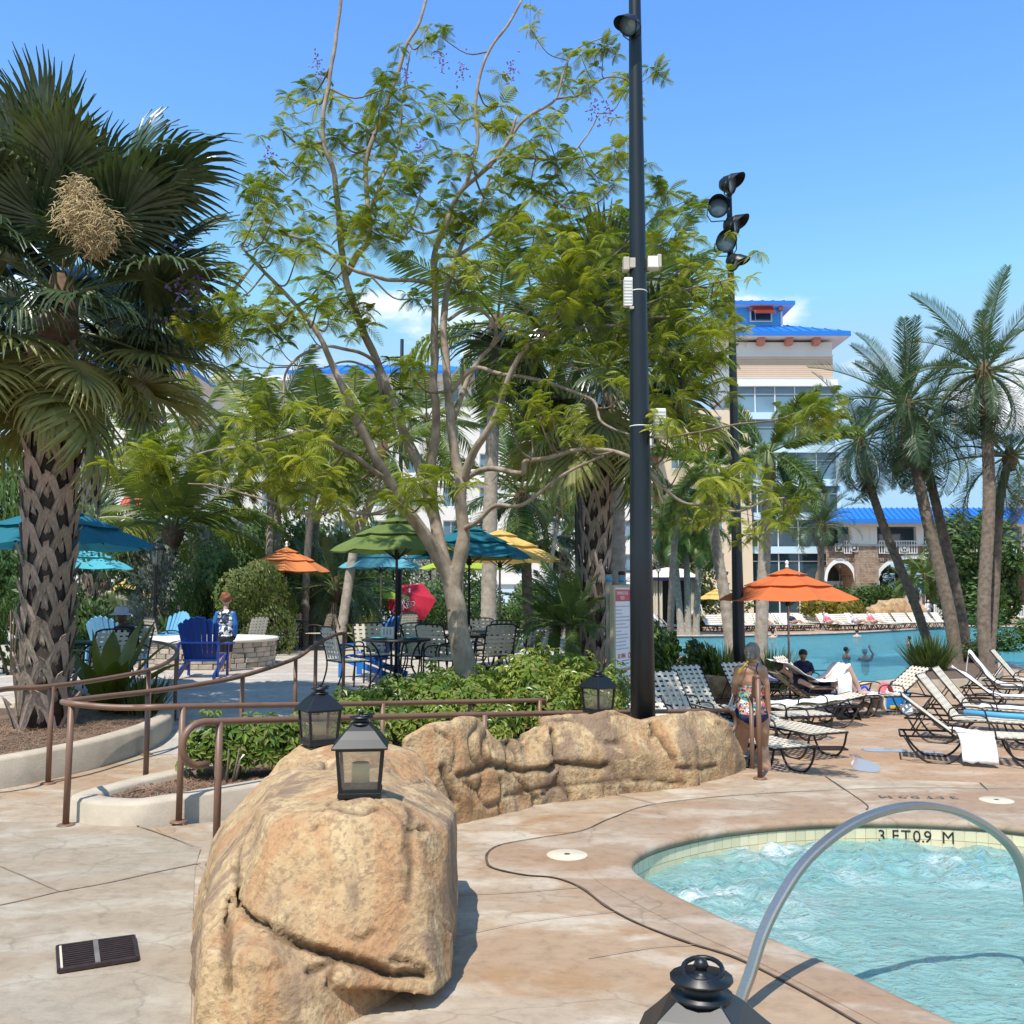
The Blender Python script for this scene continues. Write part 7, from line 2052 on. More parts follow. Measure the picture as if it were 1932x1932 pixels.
def caddy(c, lab, dx=-.05, dy=-.1):
    q = V(c.x + dx, c.y + dy, PZ + .729); t = thing('menu_caddy', lab, 'caddy', q)
    MB().box(q + V(0,0,.09),(.20,.10,.18)).build('box', M_whitepl, t, bevel=.004)
    for k in (-1,0,1): MB().box(q + V(k * .05,-.052,.11),(.02,.006,.09)).build('slot', M_print, t)
T1 = table(748,14.9, 'round black table with turquoise plates under the olive parasol')
T2 = table(539,24.3, 'round black table under the peach parasol by the hedge')
T3 = table(885,16.4, 'round black table half hidden by the jacaranda trunk')
T4 = table(943,18.2, 'round black table under the yellow parasol')
T5 = table(112,13.9, 'round black table under the large teal parasol')
T6 = table(718,24.5, 'round black table under the sky blue parasol')
for c, l, dx, dy in ((T1, 'turquoise plate stack on the olive parasol table near the caddy',-.25,-.2),(T1, 'turquoise plate stack on the olive parasol table by the trunk side',.24,-.16),(T2, 'turquoise plates on the hedge side table left of the menu box',-.34,0),(T2, 'turquoise plates on the hedge side table right of the menu box',.30,0),(T3, 'turquoise plates on the table behind the trunk',.3,-.1),(T6, 'turquoise plates on the sky blue parasol table',.36,-.1)): plate(c, l, dx, dy)
caddy(T1, 'white menu box on the olive parasol table',-.13,-.05); caddy(T2, 'white menu box on the hedge side table',-.1,-.1)
def around(c, items):
    for ang, r, lab in items:
        a = R(ang); chair(c.x + r * math.cos(a), c.y + r * math.sin(a), a + math.pi, lab)
around(T1, [(215,.82, 'strap chair in front of the olive parasol table beside the rail end'),(118,.95, 'strap chair behind the olive parasol table next to the cobalt chair'),(80,.85, 'strap chair at the far side of the olive parasol table'),(-15,.8, 'strap chair between olive parasol table and trunk'),(35,.85, 'strap chair at the back right of the olive parasol table')])
around(T2, [(200,.85, 'strap chair left of the hedge side table'),(-10,.85, 'strap chair right of the hedge side table'),(95,.85, 'strap chair behind the hedge side table')])
around(T3, [(-60,.8, 'strap chair with its back towards the schefflera hedge'),(-120,.85, 'strap chair just left of the jacaranda trunk'),(60,.85, 'strap chair behind the trunk side table'),(190,.85, 'strap chair left of the trunk side table')])
around(T4, [(-50,.85, 'strap chair in front of the yellow parasol table'),(20,.85, 'strap chair right of the yellow parasol table'),(110,.85, 'strap chair behind the yellow parasol table')])
around(T5, [(-30,.85, 'strap chair of the teal parasol table beside the curved rail'),(60,.85, 'strap chair behind the teal parasol table')])
around(T6, [(-45,.85, 'strap chair in front of the sky blue parasol table'),(200,.85, 'strap chair left of the sky blue parasol table'),(60,.85, 'strap chair behind the sky blue parasol table')])
chair(P(470,1190,21).x,21,2.6, 'strap chair standing alone behind the stone fire pit'); chair(P(295,1195,20).x,20.4,.8, 'strap chair in shade beyond the fire pit rim')

def make_lounger(ang):
    t = thing('strap_lounger', '', 'lounger'); w = .31; hz_ = .36; a = R(ang); bx = -.28; bl = .80
    B = lambda u: V(bx - bl * u * math.cos(a),0, hz_ + bl * u * math.sin(a))
    for s_ in (-1,1):
        MB().tube([V(1.02, s_ * w, hz_), V(.3, s_ * w, hz_), V(-.95, s_ * w, hz_ - .02)],.015,7).build('side_rail', M_frame, t)
        MB().tube(spline([V(1.0, s_ * w, hz_), V(.93, s_ * w,.16), V(.78, s_ * w,.02), V(.52, s_ * w,.016), V(.38, s_ * w,.14), V(.30, s_ * w, hz_)],4),.015,7).build('front_leg', M_frame, t)
        MB().tube(spline([V(-.10, s_ * w, hz_), V(-.20, s_ * w,.16), V(-.36, s_ * w,.02), V(-.62, s_ * w,.016), V(-.78, s_ * w,.14), V(-.90, s_ * w, hz_ - .02)],4),.015,7).build('rear_leg', M_frame, t)
        MB().tube([B(0) + V(0, s_ * w * .97,0), B(1) + V(0, s_ * w * .97,0)],.014,7).build('back_rail', M_frame, t)
        MB().tube([B(.55) + V(0, s_ * w * .9,0), V(-.80, s_ * w * .9, hz_ - .015)],.011,6).build('prop', M_frame, t)
        MB().tube(spline([V(-.32, s_ * (w + .03), hz_), V(-.30, s_ * (w + .05),.52), V(-.12, s_ * (w + .05),.565), V(.14, s_ * (w + .05),.55), V(.20, s_ * (w + .03), hz_)],4),.012,6).build('armrest', M_frame, t)
    for p in (V(1.02,0, hz_), V(.0,0, hz_ - .02), V(-.95,0, hz_ - .02)): MB().tube([p + V(0,-w,0), p + V(0, w,0)],.013,6).build('cross_bar', M_frame, t)
    MB().tube([B(1) + V(0,-w,0), B(1) + V(0, w,0)],.013,6).build('cross_bar', M_frame, t)
    nb = V(math.sin(a),0, math.cos(a))
    for k in range(9):
        u = (k + .5) / 9; strap(t, B(u) + V(0,-w,0), B(u) + V(0, w,0),1.12, nb)
    for k in range(5): strap(t, B(.0) + V(0,-.22 + .11 * k,0) + nb * .009, B(1.0) + V(0,-.22 + .11 * k,0) + nb * .009,1.05, nb)
    for k in range(13): strap(t,(-.22 + .098 * k,-w, hz_ + .012),(-.22 + .098 * k, w, hz_ + .012),1.1)
    for k in range(5): strap(t,(-.28,-.22 + .11 * k, hz_ + .021),(1.02,-.22 + .11 * k, hz_ + .021),1.05)
    return t
LT = {a: make_lounger(a) for a in (52,38,12)}; LU = {a: False for a in LT}
def lounger(ang, x, y, rz, lab, grp='strap loungers on the near terrace', z=TZ):
    t = LT[ang] if not LU[ang] else copy_tree(LT[ang]); LU[ang] = True
    place(t,(x, y, z), rz); t['label'] = lab; t['group'] = grp
    return t
# left row behind the rock wall (heads away, feet towards the spa)
fd = math.atan2(-1.8,.75)
for k,(hx, hy, ang, lab) in enumerate(((1.42,14.2,52, 'strap lounger below the pool rules sign'),(2.35,15.3,52, 'strap lounger next to the one below the sign'),(2.98,16.6,52, 'strap lounger in front of the glossy shrub'),(3.98,17.3,52, 'strap lounger left of the floodlight pole foot'),
                                        (1.75,12.6,38, 'strap lounger nearest the rock wall with lowered back'),(2.75,13.4,12, 'flat strap lounger left of the woman'),(3.55,14.6,12, 'flat strap lounger behind the woman in the floral swimsuit'))):
    lounger(ang, hx + .75 * math.cos(fd), hy + .75 * math.sin(fd), fd, lab)
# middle group around the orange parasol
def LP_(px, D): return P(px,1300, D).x
lounger(12, LP_(1508,16.3),16.3, math.pi + .15, 'low strap lounger with a white towel in front of the orange parasol')
lg_leg = lounger(38, LP_(1545,17.6),17.6,.08, 'strap lounger carrying the sunbather with bent knees')
lounger(52, LP_(1478,20.4),20.4,-.5, 'lounger with lavender towel behind the parasol pole'); lounger(38, LP_(1545,20.6),20.6,-.7, 'strap lounger behind the boy in navy')
lounger(38, LP_(1655,17.9),17.9,.2 + math.pi, 'strap lounger with blue and pink things on it by the pool edge'); lounger(12, LP_(1440,14.9),14.9,.25, 'flat strap lounger right beside the woman')
# right row, backs to the left, feet turned a little to the spa
RR = []
for k,(px, py, D, ang, lab) in enumerate(((1700,1292,13.2,38, 'nearest strap lounger of the right row with a hanging white towel'),(1735,1258,14.9,52, 'strap lounger with steep back beside the white card'),(1764,1262,16.2,52, 'strap lounger with the pale blue noodle'),(1800,1245,17.8,38, 'strap lounger covered by a long white towel'),(1832,1234,19.6,52, 'strap lounger with a towel thrown over its back'),(1872,1238,21.2,52, 'strap lounger below the date palm mound'))):
    rz = -.36 if ang < 50 else -.6; f = .28 + .8 * math.cos(R(ang)); RR.append((P(px, py, D).x + f * math.cos(rz), D + f * math.sin(rz), rz)); lounger(ang, *RR[-1], lab)
# towels and loose things
def drape(name, lab, path, width, wdir, mat, cat='towel', n=14, wob=.018, seed=0, thick=.008):
    """a cloth strip following a path, slightly rumpled, with thickness"""
    pts = spline([Vector(p) for p in path],5); wd = Vector(wdir).normalized(); m = MB(); vs = []; r2 = random.Random(seed)
    k = len(pts); sv = V(seed * 3.1, seed,0)
    for i, p in enumerate(pts):
        t_ = (pts[min(k - 1, i + 1)] - pts[max(0, i - 1)]).normalized(); nr = wd.cross(t_).normalized()
        for j in range(n + 1):
            u = j / n - .5; q = p + wd * width * u + nr * (wob * 2 * noise.noise((p + wd * u * width) * 5 + sv)) + t_ * .03 * noise.noise(V(u * 6, seed, i * .15))
            vs.append(q)
    m.add(vs, [(i * (n + 1) + j, i * (n + 1) + j + 1,(i + 1) * (n + 1) + j + 1,(i + 1) * (n + 1) + j) for i in range(k - 1) for j in range(n)],0, True)
    o = m.build(name, mat); tag(o, lab, cat)
    s_ = o.modifiers.new('thick', 'SOLIDIFY'); s_.thickness = thick
    return o
def lw(lx, ly, x, y, rz): return V(x + lx * math.cos(rz) - ly * math.sin(rz), y + lx * math.sin(rz) + ly * math.cos(rz),0)
x, y, rz = RR[0]
def onL(lx, ly, z, x, y, rz): q = lw(lx, ly, x, y, rz); return V(q.x, q.y, TZ + z)
drape('towel', 'white towel hanging down from the nearest lounger of the right row', [onL(-.2,.25,.40, x, y, rz), onL(-.1,-.05,.41, x, y, rz), onL(-.05,-.30,.40, x, y, rz), onL(-.02,-.37,.30, x, y, rz), onL(.0,-.40,.05, x, y, rz)],.42, V(1,-.5,0), M_towel, seed=1)
x, y, rz = RR[3]; a = R(38)
drape('towel', 'long white towel covering a reclined back in the right row', [onL(-.28 - .86 * math.cos(a),0,.36 + .80 * math.sin(a) + .03, x, y, rz), onL(-.28 - .5 * math.cos(a),0,.36 + .5 * math.sin(a) + .025, x, y, rz), onL(-.28,0,.405, x, y, rz), onL(.3,0,.40, x, y, rz), onL(.9,0,.40, x, y, rz)],.55, V(.5,1,0), M_towel, seed=2)
x, y, rz = RR[4]; a = R(52)
drape('towel', 'white towel thrown over the back of the lounger below the palms', [onL(-.28 - .95 * math.cos(a),0,.36 + .25, x, y, rz), onL(-.28 - .88 * math.cos(a),0,.36 + .60, x, y, rz), onL(-.28 - .83 * math.cos(a),0,.36 + .83 * math.sin(a) + .03, x, y, rz), onL(-.28 - .6 * math.cos(a),0,.36 + .60 * math.sin(a) + .035, x, y, rz), onL(-.28 - .1 * math.cos(a),0,.36 + .1 * math.sin(a) + .035, x, y, rz), onL(.2,0,.40, x, y, rz)],.58, V(.5,1,0), M_towel, seed=3)
x, y, rz = RR[2]
drape('towel', 'white towel spread beside the pale blue noodle', [onL(-.1,0,.40, x, y, rz), onL(.4,0,.40, x, y, rz), onL(1.0,0,.40, x, y, rz)],.5, V(.5,1,0), M_towel, seed=4)
t = thing('pool_noodle', 'pale blue foam noodle lying on a lounger of the right row', 'pool noodle', onL(.35,-.1,.45, *RR[1]))
x, y, rz = RR[1]
MB().tube([onL(-.15,-.1,.46, x, y, rz), onL(.4,-.12,.45, x, y, rz), onL(1.2,-.1,.45, x, y, rz)],.042,12).build('foam', M_noodle, t)
drape('shirt', 'royal blue shirt dropped on the lounger with the noodle', [onL(.55,.1,.43, x, y, rz), onL(.7,.1,.47, x, y, rz), onL(.9,.1,.43, x, y, rz)],.25, V(0,1,0), plain('royal_cloth',(.01,.012,.30),.8), 'clothing', seed=5)
x, y, rz = LP_(1508,16.3),16.3, math.pi + .15
drape('towel', 'rumpled white towel on the low lounger before the parasol', [onL(-.75,0,.50, x, y, rz), onL(-.2,0,.40, x, y, rz), onL(.3,0,.40, x, y, rz), onL(.75,0,.41, x, y, rz)],.56, V(-.15,1,0), M_towel, wob=.04, seed=6)
x, y, rz = LP_(1478,20.4),20.4,-.5; a = R(52)
drape('towel', 'lavender towel on the upright lounger behind the parasol pole', [onL(-.28 - .82 * math.cos(a),0,.36 + .82 * math.sin(a) + .03, x, y, rz), onL(-.28 - .3 * math.cos(a),0,.36 + .3 * math.sin(a) + .03, x, y, rz), onL(-.2,0,.40, x, y, rz), onL(.6,0,.395, x, y, rz)],.54, V(.48,.88,0), M_lav, seed=7)
x, y, rz = LP_(1655,17.9),17.9,.2 + math.pi
drape('towel', 'white towel on the lounger by the pool edge', [onL(-.1,0,.40, x, y, rz), onL(.4,0,.41, x, y, rz), onL(.9,0,.40, x, y, rz)],.5, V(-.2,1,0), M_towel, seed=8)
drape('swim_shirt', 'crumpled blue swim shirt on the pool edge lounger', [onL(.2,.1,.43, x, y, rz), onL(.32,.1,.52, x, y, rz), onL(.48,.1,.43, x, y, rz)],.2, V(0,1,0), plain('bright_blue_cloth',(.01,.05,.55),.8), 'clothing', wob=.03, seed=9)
drape('swim_bag', 'pink and white bag on the pool edge lounger', [onL(-.25,.1,.43, x, y, rz), onL(-.12,.1,.56, x, y, rz), onL(.02,.1,.43, x, y, rz)],.24, V(0,1,0), M_pinkc, 'bag', wob=.03, seed=10)
# bag, card, sandals, heap on the paving
c = G(1688,1338, TZ)
t = thing('beach_bag', 'blue upright beach bag with yellow trim on the terrace', 'bag', c)
m = MB(); m.lathe([(.20,0),(.21,.06),(.19,.34),(.15,.40),(.10,.41)],4, c, a0=.5, sy=.55, smooth=False); m.build('bag_body', M_bagblue, t, bevel=.03)
MB().box(c + V(.02,-.11,.05),(.30,.04,.06)).build('trim', M_yellowc, t, bevel=.01)
MB().box(c + V(.24,.02,.18),(.13,.12,.33)).build('pocket', M_noodle, t, bevel=.03)
MB().tube(spline([c + V(-.08,0,.39), c + V(-.05,0,.52), c + V(.06,0,.52), c + V(.08,0,.39)],4),.010,6).build('handle', M_navy, t)
c = G(1710,1348, TZ)
t = thing('tent_card', 'small white printed card standing on the terrace by the blue bag', 'sign', c)
for s_ in (-1,1):
    MB().add([c + V(-.10, s_ * .07,0), c + V(.10, s_ * .07,0), c + V(.10,0,.19), c + V(-.10,0,.19), c + V(-.10, s_ * .066,0), c + V(.10, s_ * .066,0)], [(0,1,2,3)]).build('card', M_signw, t)
for k in range(3): MB().box(c + V(0,-.075 + .02 * k + .006,.05 + .035 * k),(.12 - .02 * k,.002,.010)).build('print_line', M_print, t)
for k,(px, py) in enumerate(((1516,1362),(1556,1361))):
    c = G(px, py, TZ); t = thing('sandal',('dark flip-flop nearer the low lounger', 'dark flip-flop nearer the clothes heap')[k], 'sandal', c)
    MB().lathe([(.0,0),(.05,0),(.052,.016),(0,.018)],14, c, sx=2.2).build('sole', M_text, t); MB().tube(spline([c + V(-.03,-.05,.016), c + V(.02,0,.05), c + V(-.03,.05,.016)],4),.007,6).build('thong', M_text, t)
c = G(1610,1350, TZ)
drape('clothes_heap', 'heap of pale clothes and towel on the terrace', [c + V(-.35,.1,.03), c + V(-.15,0,.15), c + V(.05,0,.10), c + V(.25,.02,.16), c + V(.42,.05,.03)],.32, V(.1,1,0), plain('linen',(.62,.50,.38),.9, var=.3, vscale=9), 'clothes', wob=.06, seed=12)
drape('dark_bag', 'dark bag under the knees of the sunbather', [V(LP_(1580,17.2),17.2, TZ + .02), V(LP_(1590,17.2),17.2, TZ + .2), V(LP_(1606,17.2),17.2, TZ + .24), V(LP_(1622,17.2),17.2, TZ + .02)],.3, V(0,1,0), M_blackc, 'bag', wob=.03, seed=13)

# far loungers across the pool
def make_far():
    t = thing('far_lounger', '', 'lounger'); w = .31
    m = MB()
    for s_ in (-1,1):
        m.tube([V(1.0, s_ * w,.36), V(-.95, s_ * w,.34)],.018,5)
        m.tube([V(.95, s_ * w,.36), V(.75, s_ * w,.02), V(.5, s_ * w,.02), V(.3, s_ * w,.36)],.018,5); m.tube([V(-.1, s_ * w,.36), V(-.35, s_ * w,.02), V(-.6, s_ * w,.02), V(-.9, s_ * w,.34)],.018,5)
    for x_ in (1.0,-.95): m.tube([V(x_,-w,.35), V(x_, w,.35)],.018,5)
    m.build('frame', M_frame, t)
    for k in range(7): MB().box((-.2 + .18 * k,0,.385),(.14,.62,.02)).build('seat_strap', M_strap, t)
    a = R(48)
    for k in range(5):
        u = (k + .5) / 5; MB().bar(V(-.28 - .8 * u * math.cos(a),-w,.38 + .8 * u * math.sin(a)), V(-.28 - .8 * u * math.cos(a), w,.38 + .8 * u * math.sin(a)),.13,.02, up=V(math.sin(a),0, math.cos(a))).build('back_strap', M_strap, t)
    m = MB(); m.tube([V(-.28,-w,.37), V(-.28 - .8 * math.cos(a),-w,.37 + .8 * math.sin(a)), V(-.28 - .8 * math.cos(a), w,.37 + .8 * math.sin(a)), V(-.28, w,.37)],.018,5); m.build('back_frame', M_frame, t)
    return t
far0 = make_far(); fu = [False]
TWM = None
def farl(px, D, rz, i, row='lined up along the far pool edge'):
    t = far0 if not fu[0] else copy_tree(far0); fu[0] = True
    place(t,(P(px,1180, D).x, D, TZ), rz)
    t['label'] = 'cream strap lounger ' + row; t['group'] = 'loungers along the far pool edge'
    return t
tow_m = None
FL = []
for i in range(22):
    px = 1345 + i * 15.5; D = 56.5 + .13 * i + (i % 3) * .25
    if 1530 < px < 1552: continue
    farl(px, D,-1.2 + .3 * random.uniform(-1,1), i); FL.append((px, D))
for i in range(9):
    farl(1660 + i * 15,61 + .3 * i,-1.1 + .15 * random.uniform(-1,1), i, 'in front of the waterfall rocks')
for i in range(10):
    farl(1395 + i * 16,60.5 + .2 * i,-1.3 + .1 * random.uniform(-1,1), i, 'in the second row under the glass tower')
for px, D in ((1255,54.5),(1268,56)): farl(px, D,-.3,0, 'standing crosswise by the cabana')
for i,(px, D) in enumerate(((975,52),(1000,52),(1024,52),(1050,52))):
    t = copy_tree(far0); place(t,(P(px,1180, D).x, D, PZ),-1.4); t['label'] = 'white lounger on the raised patio in front of the pale blue ground floor'; t['group'] = 'loungers on the raised patio'
for k,(px, D, rz) in enumerate(((1258,56,-.4),(1385,56.8,-1.2),(1446,57.5,-1.25),(1490,57.6,-1.2),(1570,58,-1.25),(1618,58.4,-1.2),(985,52,-1.4),(1040,52,-1.4))):
    x = P(px,1180, D).x; z = TZ if px > 1200 else PZ; a = R(48)
    def q_(lx, zz): 
        q = lw(lx,0, x, D, rz); return V(q.x, q.y, z + zz)
    drape('towel',('white towel on the lounger beside the cabana', 'white towel on a far lounger left of the floodlight pole', 'white towel on a far lounger behind the foxtail', 'white towel under the far sunbather in the middle', 'white towel beside the yellow croton', 'white towel of the sitting grey-shirted sunbather', 'white towel on the raised patio lounger by the queen palm', 'white towel on the raised patio lounger by the sign board')[k], [q_(-.28 - .83 * math.cos(a),.38 + .83 * math.sin(a) + .04), q_(-.28,.43), q_(.5,.43)],.6, lw(0,1,0,0, rz), M_towel, n=5, seed=20 + k)

# ------------------------------------------------------------------ adirondack chairs, fire pit, lamp, sign
def adirondack(lab, loc, rz, mat, sc=1.0):
    t = thing('adirondack_chair', lab, 'chair', loc, rz); t.scale = (sc,) * 3
    a = R(68); by = -.05
    for k in range(7):                       # fan back
        u = (k - 3) / 3; x0_ = .075 * (k - 3); x1_ = .098 * (k - 3); h = .80 - .11 * u * u
        p0 = V(x0_, by - .0,.28); p1 = V(x1_, by - h * math.cos(a),.28 + h * math.sin(a))
        curve = .05 * u * u
        m = MB(); wv0, wv1 = .034,.0465
        nrm = V(0, math.sin(a), math.cos(a)) * .011
        d = (p1 - p0).normalized()
        top = [p1 + V(-wv1, curve,-.02 if u < 0 else .0), p1 + d * .02 + V(0, curve,.005), p1 + V(wv1, curve,-.02 if u > 0 else .0)]
        vs = [p0 + V(-wv0,0,0), p0 + V(wv0,0,0), top[2], top[1], top[0]]
        n5 = len(vs); vv = [v + nrm for v in vs] + [v - nrm for v in vs]
        m.add(vv, [tuple(range(n5)), tuple(reversed(range(n5,2 * n5)))] + [(i, n5 + i, n5 + (i + 1) % n5,(i + 1) % n5) for i in range(n5)])
        m.build('back_slat', mat, t)
    MB().bar(V(-.33, by - .12,.60), V(.33, by - .12,.60),.03,.085, up=(0,1,0)).build('back_brace', mat, t)
    MB().bar(V(-.28, by - .02,.30), V(.28, by - .02,.30),.03,.07, up=(0,1,0)).build('back_brace', mat, t)
    for k in range(6): MB().bar(V(-.28,.0 + .085 * k,.29 + .016 * k), V(.28,.0 + .085 * k,.29 + .016 * k),.072,.022).build('seat_slat', mat, t)
    for s_ in (-1,1):
        MB().bar(V(s_ * .33,.52,.0), V(s_ * .33,.52,.54),.03,.09, up=(0,1,0)).build('front_leg', mat, t)
        MB().bar(V(s_ * .30,.55,.34), V(s_ * .30,-.42,.03),.03,.10).build('rear_leg', mat, t)
        m = MB(); vs = [(s_ * .28,.58,.55),(s_ * .44,.58,.55),(s_ * .44,.2,.55),(s_ * .36,-.22,.57),(s_ * .29,-.22,.57),(s_ * .28,.2,.55)]
        m.add([(v[0], v[1], v[2]) for v in vs] + [(v[0], v[1], v[2] + .022) for v in vs], [tuple(range(6)), tuple(range(6,12))] + [(i,(i + 1) % 6,6 + (i + 1) % 6,6 + i) for i in range(6)]); m.build('armrest', mat, t)
        MB().bar(V(s_ * .33, by - .18,.03), V(s_ * .33, by - .16,.57),.028,.06, up=(0,1,0)).build('arm_post', mat, t)
    return t
adirondack('royal blue adirondack chair seen from behind, facing the stone fire pit',(P(379,1270,16.4).x,16.4, PZ),.08, M_adir)
adirondack('pale sky blue adirondack chair behind the royal blue one',(P(345,1230,20.9).x - .2,20.6, PZ),2.6, M_adirl)
adirondack('pale blue adirondack chair behind the person in the cap',(P(212,1200,16.8).x,16.8, PZ),-.25, M_adirl)
adirondack('cobalt blue adirondack chair seen from the side near the olive parasol',(P(706,1250,16.2).x,16.6, PZ),1.25, M_adirm)
# fire pit
fc = V(P(391,1250,19.4).x,19.35, PZ); fr_ = 1.28
t = thing('fire_pit', 'round stone fire pit with pale cap ring on the patio', 'fire pit', fc)
SM_ = []
for k, w in enumerate((.20,.30,.25)):
    o = MB().box((0,0,0),(w,.12,.092)).build('stone', M_pitstone, bevel=.012); me = evalmesh(o); me.materials.clear(); me.materials.append(M_pitstone); SM_.append((w, me)); bpy.data.objects.remove(o)
for row in range(5):
    a = row * .13
    end = a + 2 * math.pi
    while a < end - .05:
        w, me = random.choice(SM_); da = w / fr_
        inst('stone', me, t, V(math.cos(a + da / 2) * fr_, math.sin(a + da / 2) * fr_,.05 + .096 * row) * 1.0 + V(random.uniform(-.012,.012), random.uniform(-.012,.012),0),(random.uniform(-.04,.04),0, a + da / 2 + math.pi / 2),(1,1,1))
        a += da + .008 / fr_
MB().lathe([(fr_ - .05,0),(fr_ - .05,.47),(fr_ - .15,.47),(fr_ - .15,.1),(0,.1)],48, fc).build('core', M_urn, t)
MB().lathe([(fr_ - .17,.485),(fr_ + .10,.485),(fr_ + .12,.50),(fr_ + .12,.535),(fr_ + .10,.55),(fr_ - .15,.55),(fr_ - .17,.54)],56, fc).build('cap_ring', M_pitcap, t)
# street lamp
def street_lamp(lab, px, pyt, D, z0):
    c = V(P(px,1150, D).x, D, z0); zt = P(px, pyt, D).z
    t = thing('street_lamp', lab, 'lamp post', c); h = zt - z0
    MB().lathe([(.10,0),(.10,.08),(.06,.16),(.045,.22),(.038,.30),(.034, h - .55),(.05, h - .52),(.05, h - .47),(.03, h - .45)],14, c).build('post', M_black, t)
    MB().lathe([(.06, h - .47),(.11, h - .44),(.165, h - .12),(.05, h - .12)],6, c, smooth=False).build('lamp_glass', M_lglass, t)
    for k in range(6):
        a = k * math.pi / 3; d = V(math.cos(a), math.sin(a),0); MB().bar(c + d * .11 + V(0,0, h - .44), c + d * .168 + V(0,0, h - .11),.014,.014).build('bar', M_black, t)
    MB().lathe([(.20, h - .13),(.205, h - .10),(.16, h - .04),(.05, h - .005),(.015, h + .01),(.02, h + .03),(0, h + .05)],14, c).build('lamp_roof', M_black, t)
street_lamp('black lantern-top street lamp on the patio under the teal parasol tip',292,1027,21.5, PZ)
street_lamp('black lantern-top street lamp in front of the cabana',1243,1062,50, TZ); street_lamp('black lantern-top street lamp before the glass tower',1588,1062,82, TZ)
# planter urns in the back row
for k,(px, D) in enumerate(((372,30),(600,33),(440,33))):
    c = V(P(px,1150, D).x, D, PZ); t = thing('planter_urn',('tan planter urn behind the fire pit bush', 'tan planter urn behind the hedge side table', 'tan planter urn beside the boy')[k], 'planter', c)
    MB().lathe([(.35,0),(.45,.1),(.60,.5),(.62,.75),(.55,.8),(.5,.78)],24, c).build('urn', M_urn, t); 
# pool rules sign
DS = 13.4; k = mpp(DS); sc_ = P(1173,1184, DS); w = .74; h = 158 * k
t = thing('pool_sign', 'framed white pool rules sign with red heading beside the black pole', 'sign',(sc_.x, DS, TZ))
ux = V(.46,.89,0).normalized(); un = V(.89,-.46,0).normalized()
def sp_(u, v, o=0.0): return sc_ + ux * (u * w / 2) + V(0,0, v * h / 2) + un * o
def slab(name, u0, u1, v0, v1, o0, o1, mat, par=t):
    vs = [sp_(u0, v0, o0), sp_(u1, v0, o0), sp_(u1, v1, o0), sp_(u0, v1, o0), sp_(u0, v0, o1), sp_(u1, v0, o1), sp_(u1, v1, o1), sp_(u0, v1, o1)]
    return MB().add(vs, [(3,2,1,0),(4,5,6,7),(0,1,5,4),(1,2,6,5),(2,3,7,6),(3,0,4,7)]).build(name, mat, par)
slab('backing',-1.0,1.0,-1,1,-.03,0, M_signf); brd = slab('board',-.86,.86,-.95,.95,.002,.012, M_signw)
for a in ((-1.02,-.86,-1,1),(.86,1.02,-1,1)): slab('frame_side', *a,.001,.035, M_signf)
for a in ((-.86,.86,.95,1),(-.86,.86,-1,-.95)): slab('frame_end', *a,.001,.03, M_signf)
slab('heading',-.82,.82,.62,.90,.0125,.016, M_signr, brd)
text_obj('heading_text', 'SWIMMING POOL',.066, sp_(-.0,.81,.0165), ux,(0,0,1), M_signw, brd, sx=.85); text_obj('heading_text', 'RULES',.066, sp_(0,.70,.0165), ux,(0,0,1), M_signw, brd, sx=.85)
r2 = random.Random(3)
for i in range(13):
    v = .50 - .083 * i; e = r2.choice((.55,.7,.3,.75,.6,-.1))
    u = -.75
    while u < e:
        L = r2.uniform(.06,.17); slab('print_line', u, min(u + L, e + .05), v - .014, v + .014,.0125,.014, M_print, brd); u += L + .035
text_obj('warning_text', 'NO DIVING',.095, sp_(-.10,-.67,.0135), ux,(0,0,1), M_printr, brd, sx=.62)
m = MB(); cc = sp_(.66,-.67,.0145); m.tube([cc + ux * .036 * math.cos(a) + V(0,0,.040 * math.sin(a)) for a in np.linspace(0,2 * math.pi,17)[:-1]],.005,5, closed=True); m.build('no_dive_symbol', M_printr, brd)
for v in (-.78,-.855): slab('black_bar',-.1,.62, v - .008, v + .008,.0125,.0145, M_text, brd)
for s_, q in ((-.80,0),(.55,1)):
    b = sp_(s_,0,-.07); MB().tube([V(b.x, b.y, TZ), V(b.x, b.y, sc_.z + h / 2 + .17)],.045,10).build('post', M_bamboo, t)
    MB().tube([V(b.x, b.y, sc_.z + h / 2 + .05), V(b.x, b.y, sc_.z + h / 2 + .11)],.048,10).build('blue_band', M_bluepnt, t)
    MB().tube([V(b.x, b.y, sc_.z + h / 2 + .15), V(b.x, b.y, sc_.z + h / 2 + .20)],.05,10).build('post_cap', M_text, t)
lo = slab('lower_board',-.86,.95,-1.26,-1.06,.01,.03, M_signw); [slab('print_line',-.7 + .3 * i,-.7 + .3 * i + r2.uniform(.15,.25),-1.18,-1.13,.0305,.032, M_printb, lo) for i in range(5)]
# far notice board on the patio
c = V(P(1043,1150,48).x,48, PZ)
t = thing('notice_board', 'white notice board with pink heading near the raised patio loungers', 'sign', c)
MB().box(c + V(0,0,1.0),(.8,.06,1.7)).build('board', M_signw, t); MB().box(c + V(0,-.035,1.72),(.74,.01,.2)).build('heading', M_pinkc, t)
for s_ in (-1,1): MB().box(c + V(s_ * .36,.06,.95),(.07,.06,1.9)).build('post', M_bamboo, t)

